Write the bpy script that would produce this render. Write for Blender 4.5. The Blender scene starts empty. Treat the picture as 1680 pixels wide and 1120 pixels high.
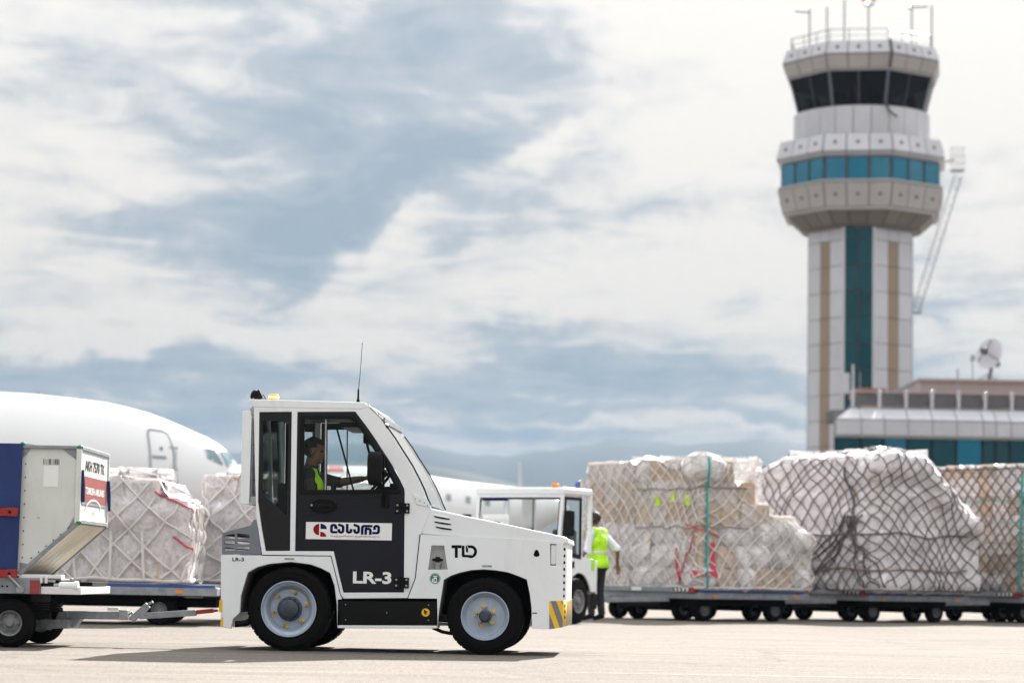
import bpy, bmesh, math, random
import numpy as np
from mathutils import Vector, Matrix, noise
from mathutils.geometry import tessellate_polygon
from mathutils.bvhtree import BVHTree
R = math.radians
PI = math.pi
SC = bpy.context.scene
COL = SC.collection
rnd = random.Random(7)

# ------------------------------------------------------------------ camera, exposure
F = 3967.0                      # focal length in pixels of a 1680 px wide frame (85 mm on 36 mm)
PITCH = math.atan(385.0 / F)
ROLL = 0.018
CAM_H = 0.69
cd = bpy.data.cameras.new('camera')
cam = bpy.data.objects.new('camera', cd)
COL.objects.link(cam)
SC.camera = cam
cd.lens = 85.0; cd.sensor_width = 36.0; cd.clip_start = 0.5; cd.clip_end = 60000
CM = Matrix.Translation((0, 0, CAM_H)) @ Matrix.Rotation(PI / 2 + PITCH, 4, 'X') @ Matrix.Rotation(ROLL, 4, 'Z')
cam.matrix_world = CM
cd.dof.use_dof = True
cd.dof.focus_distance = 21.5
cd.dof.aperture_fstop = 1.8
SC.render.engine = 'CYCLES'
SC.cycles.use_denoising = True
SC.cycles.max_bounces = 10
SC.cycles.transparent_max_bounces = 24
SC.cycles.volume_bounces = 0
SC.view_settings.view_transform = 'Standard'
SC.view_settings.look = 'None'
SC.view_settings.gamma = 1
SC.view_settings.use_curve_mapping = False
SC.view_settings.exposure = 1.68

def ray(px, py):
    return (CM.to_3x3() @ Vector(((px - 840) / F, (560 - py) / F, -1))).normalized()
def at(px, py, Y):
    d = ray(px, py); t = Y / d.y
    return Vector((d.x * t, Y, CAM_H + d.z * t))
def ground(px, py):
    d = ray(px, py); t = -CAM_H / d.z
    return Vector((d.x * t, d.y * t, 0))

# ------------------------------------------------------------------ sky and sun
SUN_TRAVEL = Vector((-1.0, -3.2, -2.3)).normalized()
SUN_EL = math.asin(-SUN_TRAVEL.z); SUN_AZ = math.atan2(-SUN_TRAVEL.x, -SUN_TRAVEL.y)
sd = bpy.data.lights.new('sun', 'SUN'); sd.energy = 5.0; sd.angle = R(0.6); sd.color = (1.0, 0.945, 0.87)
so = bpy.data.objects.new('sun', sd); COL.objects.link(so)
so.rotation_euler = SUN_TRAVEL.to_track_quat('-Z', 'Y').to_euler()

class NT:
    """small helper to write node trees"""
    def __init__(s, t): s.t = t; s.n = t.nodes; s.l = t.links
    def node(s, typ, **kw):
        n = s.n.new(typ)
        for k, v in kw.items(): setattr(n, k, v)
        return n
    def put(s, sock, v):
        if isinstance(v, bpy.types.NodeSocket): s.l.new(v, sock)
        elif v is not None: sock.default_value = v
    def m(s, op, a, b=None, c=None, clamp=False):
        n = s.node('ShaderNodeMath', operation=op, use_clamp=clamp)
        s.put(n.inputs[0], a); s.put(n.inputs[1], b); s.put(n.inputs[2], c)
        return n.outputs[0]
    def v(s, op, a, b=None):
        n = s.node('ShaderNodeVectorMath', operation=op)
        s.put(n.inputs[0], a); s.put(n.inputs[1], b)
        return n.outputs['Value'] if op in ('DOT_PRODUCT', 'LENGTH', 'DISTANCE') else n.outputs[0]
    def noise(s, vec, scale, detail=4, rough=0.5, dist=0.0):
        n = s.node('ShaderNodeTexNoise')
        s.put(n.inputs['Vector'], vec); s.put(n.inputs['Scale'], scale); s.put(n.inputs['Detail'], detail)
        s.put(n.inputs['Roughness'], rough); s.put(n.inputs['Distortion'], dist)
        return n.outputs['Fac']
    def ramp(s, fac, stops, interp='LINEAR'):
        n = s.node('ShaderNodeValToRGB'); e = n.color_ramp.elements; n.color_ramp.interpolation = interp
        while len(e) < len(stops): e.new(0.5)
        for k, (p, c) in enumerate(stops):
            e[k].position = p
            e[k].color = (c, c, c, 1) if isinstance(c, (int, float)) else (*c, 1)
        s.put(n.inputs[0], fac)
        return n.outputs[0]
    def mix(s, fac, a, b, mode='MIX'):
        n = s.node('ShaderNodeMix', data_type='RGBA', blend_type=mode)
        s.put(n.inputs[0], fac)
        s.put(n.inputs[6], (*a, 1) if isinstance(a, tuple) and len(a) == 3 else a)
        s.put(n.inputs[7], (*b, 1) if isinstance(b, tuple) and len(b) == 3 else b)
        return n.outputs[2]
    def sep(s, v):
        n = s.node('ShaderNodeSeparateXYZ'); s.put(n.inputs[0], v); return n.outputs
    def comb(s, x, y, z):
        n = s.node('ShaderNodeCombineXYZ'); s.put(n.inputs[0], x); s.put(n.inputs[1], y); s.put(n.inputs[2], z)
        return n.outputs[0]
    def bump(s, h, strength=0.3, dist=0.01):
        n = s.node('ShaderNodeBump'); s.put(n.inputs['Height'], h); s.put(n.inputs['Strength'], strength)
        s.put(n.inputs['Distance'], dist); return n.outputs[0]

W = bpy.data.worlds.new('World'); SC.world = W; W.use_nodes = True
def build_world():
    t = NT(W.node_tree); t.n.clear()
    out = t.node('ShaderNodeOutputWorld'); bg = t.node('ShaderNodeBackground')
    sky = t.node('ShaderNodeTexSky', sky_type='NISHITA', sun_disc=False)
    sky.sun_elevation = SUN_EL; sky.sun_rotation = SUN_AZ; sky.altitude = 400; sky.air_density = 1.2; sky.dust_density = 2.5
    d = t.node('ShaderNodeTexCoord').outputs['Generated']
    x, y, z = t.sep(d)
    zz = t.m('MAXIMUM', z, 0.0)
    den = t.m('ADD', zz, 0.10)
    P = t.comb(t.m('DIVIDE', x, den), t.m('DIVIDE', t.m('ABSOLUTE', y), den), 0.0)
    # streaky layers: a cloud deck seen in perspective
    Ps = t.v('MULTIPLY', P, (1.9, 1.9, 1.0))
    n1 = t.noise(Ps, 0.8, 8, 0.58, 0.7)
    n2 = t.noise(t.v('ADD', t.v('MULTIPLY', P, (6.5, 5.2, 1)), (7.3, 2.2, 0)), 0.9, 8, 0.6, 0.8)
    n3 = t.noise(t.v('ADD', t.v('MULTIPLY', d, (1, 1, 1.7)), (3.1, 5.0, 0.0)), 13.0, 9, 0.62, 0.5)
    # broad cloud masses standing at given directions
    wn = t.node('ShaderNodeTexNoise'); t.put(wn.inputs['Vector'], d); wn.inputs['Scale'].default_value = 14; wn.inputs['Detail'].default_value = 6; wn.inputs['Roughness'].default_value = 0.58
    ws = t.node('ShaderNodeVectorMath', operation='SCALE'); t.put(ws.inputs[0], t.v('SUBTRACT', wn.outputs['Color'], (0.5, 0.5, 0.5))); ws.inputs['Scale'].default_value = 0.075
    dw = t.v('ADD', d, ws.outputs[0])
    def blob(px, py, rx, ry, amp, tilt=0.0):
        c = ray(px, py); rt = Vector((c.y, -c.x, 0)).normalized(); up = rt.cross(c).normalized()
        a = rt * math.cos(tilt) + up * math.sin(tilt); b = up * math.cos(tilt) - rt * math.sin(tilt)
        a = a * (F / rx); b = b * (F / ry)
        rel = t.v('SUBTRACT', dw, tuple(c))
        u = t.v('DOT_PRODUCT', rel, tuple(a)); w = t.v('DOT_PRODUCT', rel, tuple(b))
        q = t.m('ADD', t.m('MULTIPLY', u, u), t.m('MULTIPLY', w, w))
        front = t.m('GREATER_THAN', t.v('DOT_PRODUCT', d, tuple(c)), 0.0)
        e = t.m('POWER', 2.718, t.m('MULTIPLY', q, -1.0))
        return t.m('MULTIPLY', t.m('MULTIPLY', e, amp), front)
    dens = t.m('ADD', t.m('MULTIPLY', t.m('SUBTRACT', n1, 0.5), 1.5), t.m('MULTIPLY', t.m('SUBTRACT', n2, 0.5), 1.15))
    dens = t.m('ADD', dens, t.m('MULTIPLY', t.m('SUBTRACT', n3, 0.5), 1.05))
    dens = t.m('ADD', dens, 0.17)
    for b in BLOBS: dens = t.m('ADD', dens, blob(*b))
    dd = t.ramp(dens, [(0.0, 0.0), (0.22, 0.22), (0.48, 0.72), (0.85, 1.0)])
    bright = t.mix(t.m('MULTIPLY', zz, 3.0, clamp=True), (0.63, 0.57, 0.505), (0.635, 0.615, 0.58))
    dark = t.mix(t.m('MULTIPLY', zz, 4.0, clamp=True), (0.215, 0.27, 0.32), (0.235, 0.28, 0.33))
    cl = t.mix(dd, bright, dark)
    # an overcast deck is brighter overhead than at the horizon; forward scattering brightens the deck towards the sun
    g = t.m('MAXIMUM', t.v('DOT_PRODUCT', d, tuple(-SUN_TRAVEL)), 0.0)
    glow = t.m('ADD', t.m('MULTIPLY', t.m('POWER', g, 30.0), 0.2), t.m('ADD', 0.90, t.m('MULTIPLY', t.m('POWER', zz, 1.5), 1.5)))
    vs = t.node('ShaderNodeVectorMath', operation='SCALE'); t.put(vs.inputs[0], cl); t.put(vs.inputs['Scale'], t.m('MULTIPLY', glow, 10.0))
    # thin pale-blue air low over the horizon
    low = t.m('POWER', t.m('SUBTRACT', 1.0, t.m('MULTIPLY', zz, 11.0, clamp=True)), 2.0)
    cc = t.mix(t.m('MULTIPLY', low, 0.75), vs.outputs[0], (3.5, 4.15, 4.7))
    c2 = t.mix(0.97, sky.outputs[0], cc)
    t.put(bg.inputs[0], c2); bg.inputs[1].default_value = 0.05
    t.l.new(bg.outputs[0], out.inputs[0])
BLOBS = [  # px, py, rx, ry, strength, tilt
    (700, 130, 330, 140, 0.62, -0.05), (760, 300, 290, 75, 0.62, 0.25), (560, 330, 230, 90, 0.35, 0.3),
    (420, 260, 200, 130, 0.20, 0.0), (200, 430, 420, 45, 0.25, 0.05), (150, 600, 420, 60, 0.34, 0.02),
    (1000, 610, 600, 50, 0.30, 0.0), (760, 680, 900, 40, 0.25, 0.0), (1560, 600, 250, 120, 0.15, 0.0),
    (1120, 350, 110, 30, 0.28, 0.0), (1500, 420, 300, 26, 0.2, 0), (830, 540, 120, 22, 0.3, 0),
    (120, 70, 260, 40, 0.15, 0.3), (640, 420, 300, 30, -0.1, 0.1), (900, 250, 110, 26, -0.5, 0.5),
    (1300, 150, 420, 230, -0.45, 0), (640, 400, 140, 26, -0.45, 0.5), (60, 330, 230, 110, -0.25, 0),
    (260, 545, 380, 18, -0.5, 0.0), (1250, 690, 420, 11, -0.62, 0), (1050, 450, 420, 50, -0.32, 0.05),
    (1000, 30, 150, 60, -0.3, 0)]
build_world()

# ------------------------------------------------------------------ materials
def material(name, col=(0.8, 0.8, 0.8), rough=0.5, metal=0.0, var=0.08, scale=3.0, bump=0.0, bscale=60.0, dirt=0.0,
             dirtcol=(0.12, 0.10, 0.08), coat=0.0, emit=None, estr=0.0, trans=0.0, spec=None, rand=0.0):
    m = bpy.data.materials.new(name); m.use_nodes = True
    t = NT(m.node_tree); p = t.n['Principled BSDF']
    oc = t.node('ShaderNodeTexCoord').outputs['Object']
    c = (*col, 1)
    if var:
        n = t.noise(oc, scale, 6, 0.6, 0.3)
        lo = tuple(v * (1 - var) for v in col); hi = tuple(min(1, v * (1 + var)) for v in col)
        c = t.ramp(n, [(0.3, lo), (0.7, hi)])
    if dirt:
        n = t.noise(t.v('MULTIPLY', oc, (1, 1, 0.35)), scale * 2.3, 9, 0.72, 1.2)
        k = t.ramp(n, [(0.5, 0.0), (0.78, 1.0)])
        c = t.mix(t.m('MULTIPLY', k, dirt), c, dirtcol)
        t.put(p.inputs['Roughness'], t.m('ADD', t.m('MULTIPLY', k, 0.25), rough, clamp=True))
    else:
        p.inputs['Roughness'].default_value = rough
    if rand:
        oi = t.node('ShaderNodeObjectInfo').outputs['Random']
        hs = t.node('ShaderNodeHueSaturation'); t.put(hs.inputs['Color'], c if not isinstance(c, tuple) else c)
        t.put(hs.inputs['Value'], t.m('ADD', t.m('MULTIPLY', oi, rand), 1 - rand * 0.5))
        t.put(hs.inputs['Saturation'], t.m('ADD', t.m('MULTIPLY', t.m('FRACT', t.m('MULTIPLY', oi, 17.3)), rand), 1 - rand * 0.5))
        c = hs.outputs[0]
    t.put(p.inputs['Base Color'], c)
    p.inputs['Metallic'].default_value = metal
    if coat: p.inputs['Coat Weight'].default_value = coat; p.inputs['Coat Roughness'].default_value = 0.08
    if spec is not None: p.inputs['Specular IOR Level'].default_value = spec
    if trans: p.inputs['Transmission Weight'].default_value = trans
    if emit: p.inputs['Emission Color'].default_value = (*emit, 1); p.inputs['Emission Strength'].default_value = estr
    if bump:
        t.put(p.inputs['Normal'], t.bump(t.noise(oc, bscale, 5, 0.6), bump, 0.004))
    return m
def glass(name, tint=(0.85, 0.9, 0.9), refl=0.12, film=0.04, filmcol=(0.7, 0.72, 0.72)):
    m = bpy.data.materials.new(name); m.use_nodes = True
    t = NT(m.node_tree); t.n.clear(); out = t.node('ShaderNodeOutputMaterial')
    tr = t.node('ShaderNodeBsdfTransparent'); tr.inputs[0].default_value = (*tint, 1)
    gl = t.node('ShaderNodeBsdfGlossy'); gl.inputs['Roughness'].default_value = 0.02
    df = t.node('ShaderNodeBsdfDiffuse'); df.inputs[0].default_value = (*filmcol, 1)
    lw = t.node('ShaderNodeLayerWeight'); lw.inputs['Blend'].default_value = refl
    m1 = t.node('ShaderNodeMixShader'); t.put(m1.inputs[0], lw.outputs['Fresnel']); t.l.new(tr.outputs[0], m1.inputs[1]); t.l.new(gl.outputs[0], m1.inputs[2])
    n = t.noise(t.node('ShaderNodeTexCoord').outputs['Object'], 6, 6, 0.6)
    m2 = t.node('ShaderNodeMixShader'); t.put(m2.inputs[0], t.m('MULTIPLY', n, film * 2)); t.l.new(m1.outputs[0], m2.inputs[1]); t.l.new(df.outputs[0], m2.inputs[2])
    t.l.new(m2.outputs[0], out.inputs[0])
    return m
M = {}
M['white'] = material('white_paint', (0.76, 0.795, 0.83), 0.36, var=0.03, scale=1.5, dirt=0.20, dirtcol=(0.42, 0.39, 0.35), coat=0.25)
M['white2'] = material('white_paint_worn', (0.72, 0.73, 0.74), 0.45, var=0.05, scale=2, dirt=0.22, dirtcol=(0.35, 0.32, 0.28))
M['navy'] = material('dark_slate_door_paint', (0.0045, 0.0055, 0.012), 0.30, var=0.12, scale=2, dirt=0.12, dirtcol=(0.022, 0.022, 0.026), spec=.28)
M['black'] = material('black_plastic', (0.003, 0.003, 0.0035), 0.5, var=0.2, scale=5, bump=0.08, bscale=220, spec=.18)
M['blackgloss'] = material('black_gloss', (0.005, 0.005, 0.006), 0.22, var=0, spec=.35)
M['rubber'] = material('tyre_rubber', (0.0045, 0.0045, 0.005), 0.8, spec=.14, var=0.25, scale=14, dirt=0.10, dirtcol=(0.05, 0.045, 0.04), bump=0.12, bscale=90)
M['rim'] = material('silver_rim_paint', (0.34, 0.41, 0.52), 0.4, metal=0.2, var=0.12, scale=7, dirt=0.35, dirtcol=(0.16, 0.15, 0.14))
M['hub'] = material('dark_hub_metal', (0.055, 0.07, 0.095), 0.4, metal=0.5, var=0.3, scale=20, dirt=0.3)
M['drim'] = material('dusty_dolly_rim', (0.20, 0.205, 0.21), 0.6, var=.2, scale=12, dirt=.4, dirtcol=(.07, .065, .06))
M['steel'] = material('worn_steel', (0.34, 0.35, 0.36), 0.42, metal=0.7, var=0.15, scale=9, dirt=0.4, dirtcol=(0.12, 0.09, 0.07))
M['galv'] = material('galvanised_steel', (0.26, 0.28, 0.31), 0.5, metal=0.4, var=0.22, scale=8, dirt=0.4, dirtcol=(0.15, 0.14, 0.13), bump=0.05)
M['greypanel'] = material('slate_grey_paint', (0.155, 0.175, 0.21), 0.45, var=0.06, scale=3, dirt=0.1)
M['yellow'] = material('yellow_paint', (0.80, 0.48, 0.02), 0.5, var=0.06, dirt=0.12)
M['hazgrey'] = material('grey_hazard_paint', (0.16, 0.17, 0.19), 0.5, var=0.06)
M['red'] = material('red_paint', (0.30, 0.015, 0.015), 0.5, var=0.1, dirt=0.2)
M['logored'] = material('logo_red', (0.26, 0.002, 0.008), 0.6, var=0, spec=.15)
M['logoblue'] = material('logo_blue', (0.0015, 0.004, 0.085), 0.6, var=0, spec=.15)
M['green'] = material('green_sticker', (0.0, 0.16, 0.075), 0.5, var=0)
M['ink'] = material('black_print', (0.004, 0.004, 0.005), 0.6, var=0, spec=.15)
M['wprint'] = material('white_print', (0.78, 0.80, 0.80), 0.5, var=0)
M['greyprint'] = material('grey_print', (0.40, 0.43, 0.45), 0.5, var=0)
M['dark'] = material('dark_recess', (0.008, 0.008, 0.009), 0.85, var=0.3, spec=.15)
M['liner'] = material('wheel_arch_liner', (0.07, 0.066, 0.06), 0.75, var=0.3, scale=9, dirt=0.4)
M['amber'] = material('amber_lamp', (0.75, 0.22, 0.005), 0.3, var=0, emit=(1.0, 0.36, 0.02), estr=0.35)
M['lampcore'] = material('beacon_bulb', (1, 0.9, 0.6), 0.3, var=0, emit=(1.0, 0.72, 0.25), estr=1.2)
M['orange'] = material('orange_plastic', (0.80, 0.22, 0.01), 0.4, var=0)
M['lens'] = material('headlamp_lens', (0.62, 0.66, 0.68), 0.12, metal=0.3, var=0.1)
M['fabric'] = material('seat_fabric', (0.05, 0.05, 0.055), 0.85, var=0.2, scale=12)
M['glass'] = glass('cab_glass', (0.92, 0.95, 0.95), 0.08, 0.008)
M['screen'] = glass('windscreen_glass', (0.86, 0.90, 0.90), 0.62, 0.12, (0.75, 0.77, 0.78))
M['glassdark'] = glass('tinted_cab_glass', (0.80, 0.84, 0.84), 0.10, 0.006, (0.3, 0.3, 0.3))

# ------------------------------------------------------------------ mesh helpers
class MB:
    def __init__(s): s.v = []; s.f = []; s.mi = []; s.k = 0
    def mat(s, k): s.k = k; return s
    def add(s, vs, fs):
        o = len(s.v); s.v += [tuple(v) for v in vs]
        s.f += [tuple(i + o for i in f) for f in fs]; s.mi += [s.k] * len(fs); return s
    def box(s, x0, x1, y0, y1, z0, z1):
        return s.add([(x, y, z) for z in (z0, z1) for y in (y0, y1) for x in (x0, x1)],
                     [(0, 2, 3, 1), (4, 5, 7, 6), (0, 1, 5, 4), (2, 6, 7, 3), (0, 4, 6, 2), (1, 3, 7, 5)])
    def obox(s, c, size, rot):
        c = Vector(c); hx, hy, hz = (a / 2 for a in size)
        vs = [c + rot @ Vector((x, y, z)) for z in (-hz, hz) for y in (-hy, hy) for x in (-hx, hx)]
        return s.add(vs, [(0, 2, 3, 1), (4, 5, 7, 6), (0, 1, 5, 4), (2, 6, 7, 3), (0, 4, 6, 2), (1, 3, 7, 5)])
    def bar(s, p0, p1, w, h):
        p0 = Vector(p0); p1 = Vector(p1); d = p1 - p0
        q = d.to_track_quat('X', 'Z').to_matrix()
        return s.obox((p0 + p1) / 2, (d.length, w, h), q)
    def prism(s, loop, a0, a1, axis='y', holes=()):
        loops = [list(loop)] + [list(h) for h in holes]
        flat = [p for l in loops for p in l]; n = len(flat)
        tri = tessellate_polygon([[Vector((p[0], p[1], 0)) for p in l] for l in loops])
        if axis == 'y': mk = lambda p, a: (p[0], a, p[1])
        elif axis == 'z': mk = lambda p, a: (p[0], p[1], a)
        else: mk = lambda p, a: (a, p[0], p[1])
        vs = [mk(p, a0) for p in flat] + [mk(p, a1) for p in flat]
        fs = [tuple(t) for t in tri] + [tuple(i + n for i in reversed(t)) for t in tri]
        o = 0
        for l in loops:
            k = len(l)
            for i in range(k):
                j = (i + 1) % k; fs.append((o + i, o + j, o + j + n, o + i + n))
            o += k
        return s.add(vs, fs)
    def tube(s, path, r, n=8, closed=False):
        P = [Vector(p) for p in path]; N = len(P); vs = []; fs = []
        rr = r if isinstance(r, (list, tuple)) else [r] * N
        up = None
        for i, p in enumerate(P):
            a = P[(i - 1) % N] if (closed or i > 0) else p; b = P[(i + 1) % N] if (closed or i < N - 1) else p
            d = (b - a)
            d = d.normalized() if d.length > 1e-9 else Vector((0, 0, 1))
            if up is None: up = Vector((0, 0, 1)) if abs(d.z) < 0.9 else Vector((1, 0, 0))
            e1 = (up - d * up.dot(d)).normalized(); e2 = d.cross(e1); up = e1
            for k in range(n):
                a_ = 2 * PI * k / n; vs.append(p + (e1 * math.cos(a_) + e2 * math.sin(a_)) * rr[i])
        M_ = N if closed else N - 1
        for i in range(M_):
            for k in range(n):
                k2 = (k + 1) % n; j = (i + 1) % N
                fs.append((i * n + k, i * n + k2, j * n + k2, j * n + k))
        if not closed:
            fs.append(tuple(reversed(range(n)))); fs.append(tuple((N - 1) * n + k for k in range(n)))
        return s.add(vs, fs)
    def cyl(s, p0, p1, r, n=16): return s.tube([p0, p1], r, n)
    def lathe(s, prof, c=(0, 0, 0), axis=(0, 1, 0), n=40, closed=False):
        ax = Vector(axis).normalized(); c = Vector(c)
        e1 = Vector((1, 0, 0)) if abs(ax.x) < 0.9 else Vector((0, 0, 1)); e1 = (e1 - ax * e1.dot(ax)).normalized(); e2 = ax.cross(e1)
        vs = []; fs = []; m = len(prof)
        for (t, r) in prof:
            for k in range(n):
                a = 2 * PI * k / n; vs.append(c + ax * t + (e1 * math.cos(a) + e2 * math.sin(a)) * r)
        for i in range(m if closed else m - 1):
            j = (i + 1) % m
            for k in range(n):
                k2 = (k + 1) % n; fs.append((i * n + k, j * n + k, j * n + k2, i * n + k2))
        if not closed:
            if prof[0][1] > 1e-5: fs.append(tuple(range(n)))
            if prof[-1][1] > 1e-5: fs.append(tuple(reversed([(m - 1) * n + k for k in range(n)])))
        return s.add(vs, fs)
    def sphere(s, c, r, nu=16, nv=10):
        c = Vector(c); r = Vector(r) if not isinstance(r, (int, float)) else Vector((r, r, r))
        vs = [c + Vector((0, 0, r.z))]; fs = []
        for i in range(1, nv):
            a = PI * i / nv
            for k in range(nu):
                b = 2 * PI * k / nu; vs.append(c + Vector((r.x * math.sin(a) * math.cos(b), r.y * math.sin(a) * math.sin(b), r.z * math.cos(a))))
        vs.append(c - Vector((0, 0, r.z)))
        for k in range(nu): fs.append((0, 1 + k, 1 + (k + 1) % nu))
        for i in range(nv - 2):
            for k in range(nu):
                k2 = (k + 1) % nu; fs.append((1 + i * nu + k, 1 + (i + 1) * nu + k, 1 + (i + 1) * nu + k2, 1 + i * nu + k2))
        l = len(vs) - 1
        for k in range(nu): fs.append((l, 1 + (nv - 2) * nu + (k + 1) % nu, 1 + (nv - 2) * nu + k))
        return s.add(vs, fs)
    def grid(s, P, nu, nv):   # P(i,j) -> point, open grid
        vs = [P(i, j) for j in range(nv) for i in range(nu)]
        return s.add(vs, [(j * nu + i, j * nu + i + 1, (j + 1) * nu + i + 1, (j + 1) * nu + i) for j in range(nv - 1) for i in range(nu - 1)])
    def mesh(s, name, mats, angle=35, recalc=True, smooth=True):
        me = bpy.data.meshes.new(name); me.from_pydata(s.v, [], s.f)
        for m in (mats if isinstance(mats, (list, tuple)) else [mats]): me.materials.append(m)
        me.polygons.foreach_set('material_index', s.mi)
        if recalc:
            bm = bmesh.new(); bm.from_mesh(me); bmesh.ops.recalc_face_normals(bm, faces=bm.faces); bm.to_mesh(me); bm.free()
        if smooth:
            me.shade_smooth(); me.set_sharp_from_angle(angle=R(angle))
        return me
    def build(s, name, mats, parent=None, bevel=0.0, seg=2, angle=35, recalc=True, smooth=True, loc=None, rot=None):
        o = bpy.data.objects.new(name, s.mesh(name, mats, angle, recalc, smooth)); COL.objects.link(o)
        o.parent = parent
        if loc is not None: o.location = loc
        if rot is not None: o.rotation_euler = rot
        if bevel:
            b = o.modifiers.new('bevel', 'BEVEL'); b.width = bevel; b.segments = seg; b.limit_method = 'ANGLE'; b.angle_limit = R(40)
        return o
def empty(name, loc=(0, 0, 0), rz=0.0):
    o = bpy.data.objects.new(name, None); COL.objects.link(o); o.location = loc; o.rotation_euler = (0, 0, rz)
    o.empty_display_size = 0.2
    return o
def tag(o, label=None, cat=None, group=None, kind=None):
    for k, v in (('label', label), ('category', cat), ('group', group), ('kind', kind)):
        if v: o[k] = v
    return o
def copy_tree(o, parent=None):
    c = o.copy(); COL.objects.link(c)
    if parent is not None: c.parent = parent
    for ch in list(o.children): copy_tree(ch, c)
    return c
def linkmesh(name, me, parent, loc=(0, 0, 0), rot=(0, 0, 0), scale=(1, 1, 1)):
    o = bpy.data.objects.new(name, me); COL.objects.link(o); o.parent = parent
    o.location = loc; o.rotation_euler = rot; o.scale = scale
    return o
def text(body, name, mat, parent, loc, height, width=None, rot=(PI / 2, 0, 0), bold=0.0, thick=0.0008, shear=0.0):
    cu = bpy.data.curves.new(name, 'FONT'); cu.body = body; cu.size = 1.0; cu.extrude = 0.0; cu.offset = bold; cu.shear = shear
    cu.resolution_u = 3
    to = bpy.data.objects.new('t', cu); COL.objects.link(to)
    dg = bpy.context.evaluated_depsgraph_get(); dg.update()
    me = bpy.data.meshes.new_from_object(to.evaluated_get(dg)); bpy.data.objects.remove(to)
    xs = [v.co.x for v in me.vertices]; ys = [v.co.y for v in me.vertices]
    w = max(xs) - min(xs); h = max(ys) - min(ys); sy = height / h; sx = sy if width is None else width / w
    cx = (max(xs) + min(xs)) / 2; cy = (max(ys) + min(ys)) / 2
    for v in me.vertices: v.co = ((v.co.x - cx) * sx, (v.co.y - cy) * sy, 0)
    me.materials.clear(); me.materials.append(mat); me.name = name
    o = bpy.data.objects.new(name, me); COL.objects.link(o); o.parent = parent; o.location = loc; o.rotation_euler = rot
    return o
def ribbon(mb, pts, w, y, mk):
    """flat thick polyline in a plane: mk(u, v) -> point"""
    for a, b in zip(pts[:-1], pts[1:]):
        d = Vector((b[0] - a[0], b[1] - a[1])); L = d.length
        if L < 1e-9: continue
        d /= L; n = Vector((-d.y, d.x)) * w / 2; a2 = Vector(a) - d * w * 0.25; b2 = Vector(b) + d * w * 0.25
        mb.add([mk(*(a2 + n)), mk(*(b2 + n)), mk(*(b2 - n)), mk(*(a2 - n))], [(0, 1, 2, 3)])
def arc(cx, cy, rx, ry, a0, a1, n=12):
    return [(cx + rx * math.cos(R(a0 + (a1 - a0) * k / n)), cy + ry * math.sin(R(a0 + (a1 - a0) * k / n))) for k in range(n + 1)]

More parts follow.
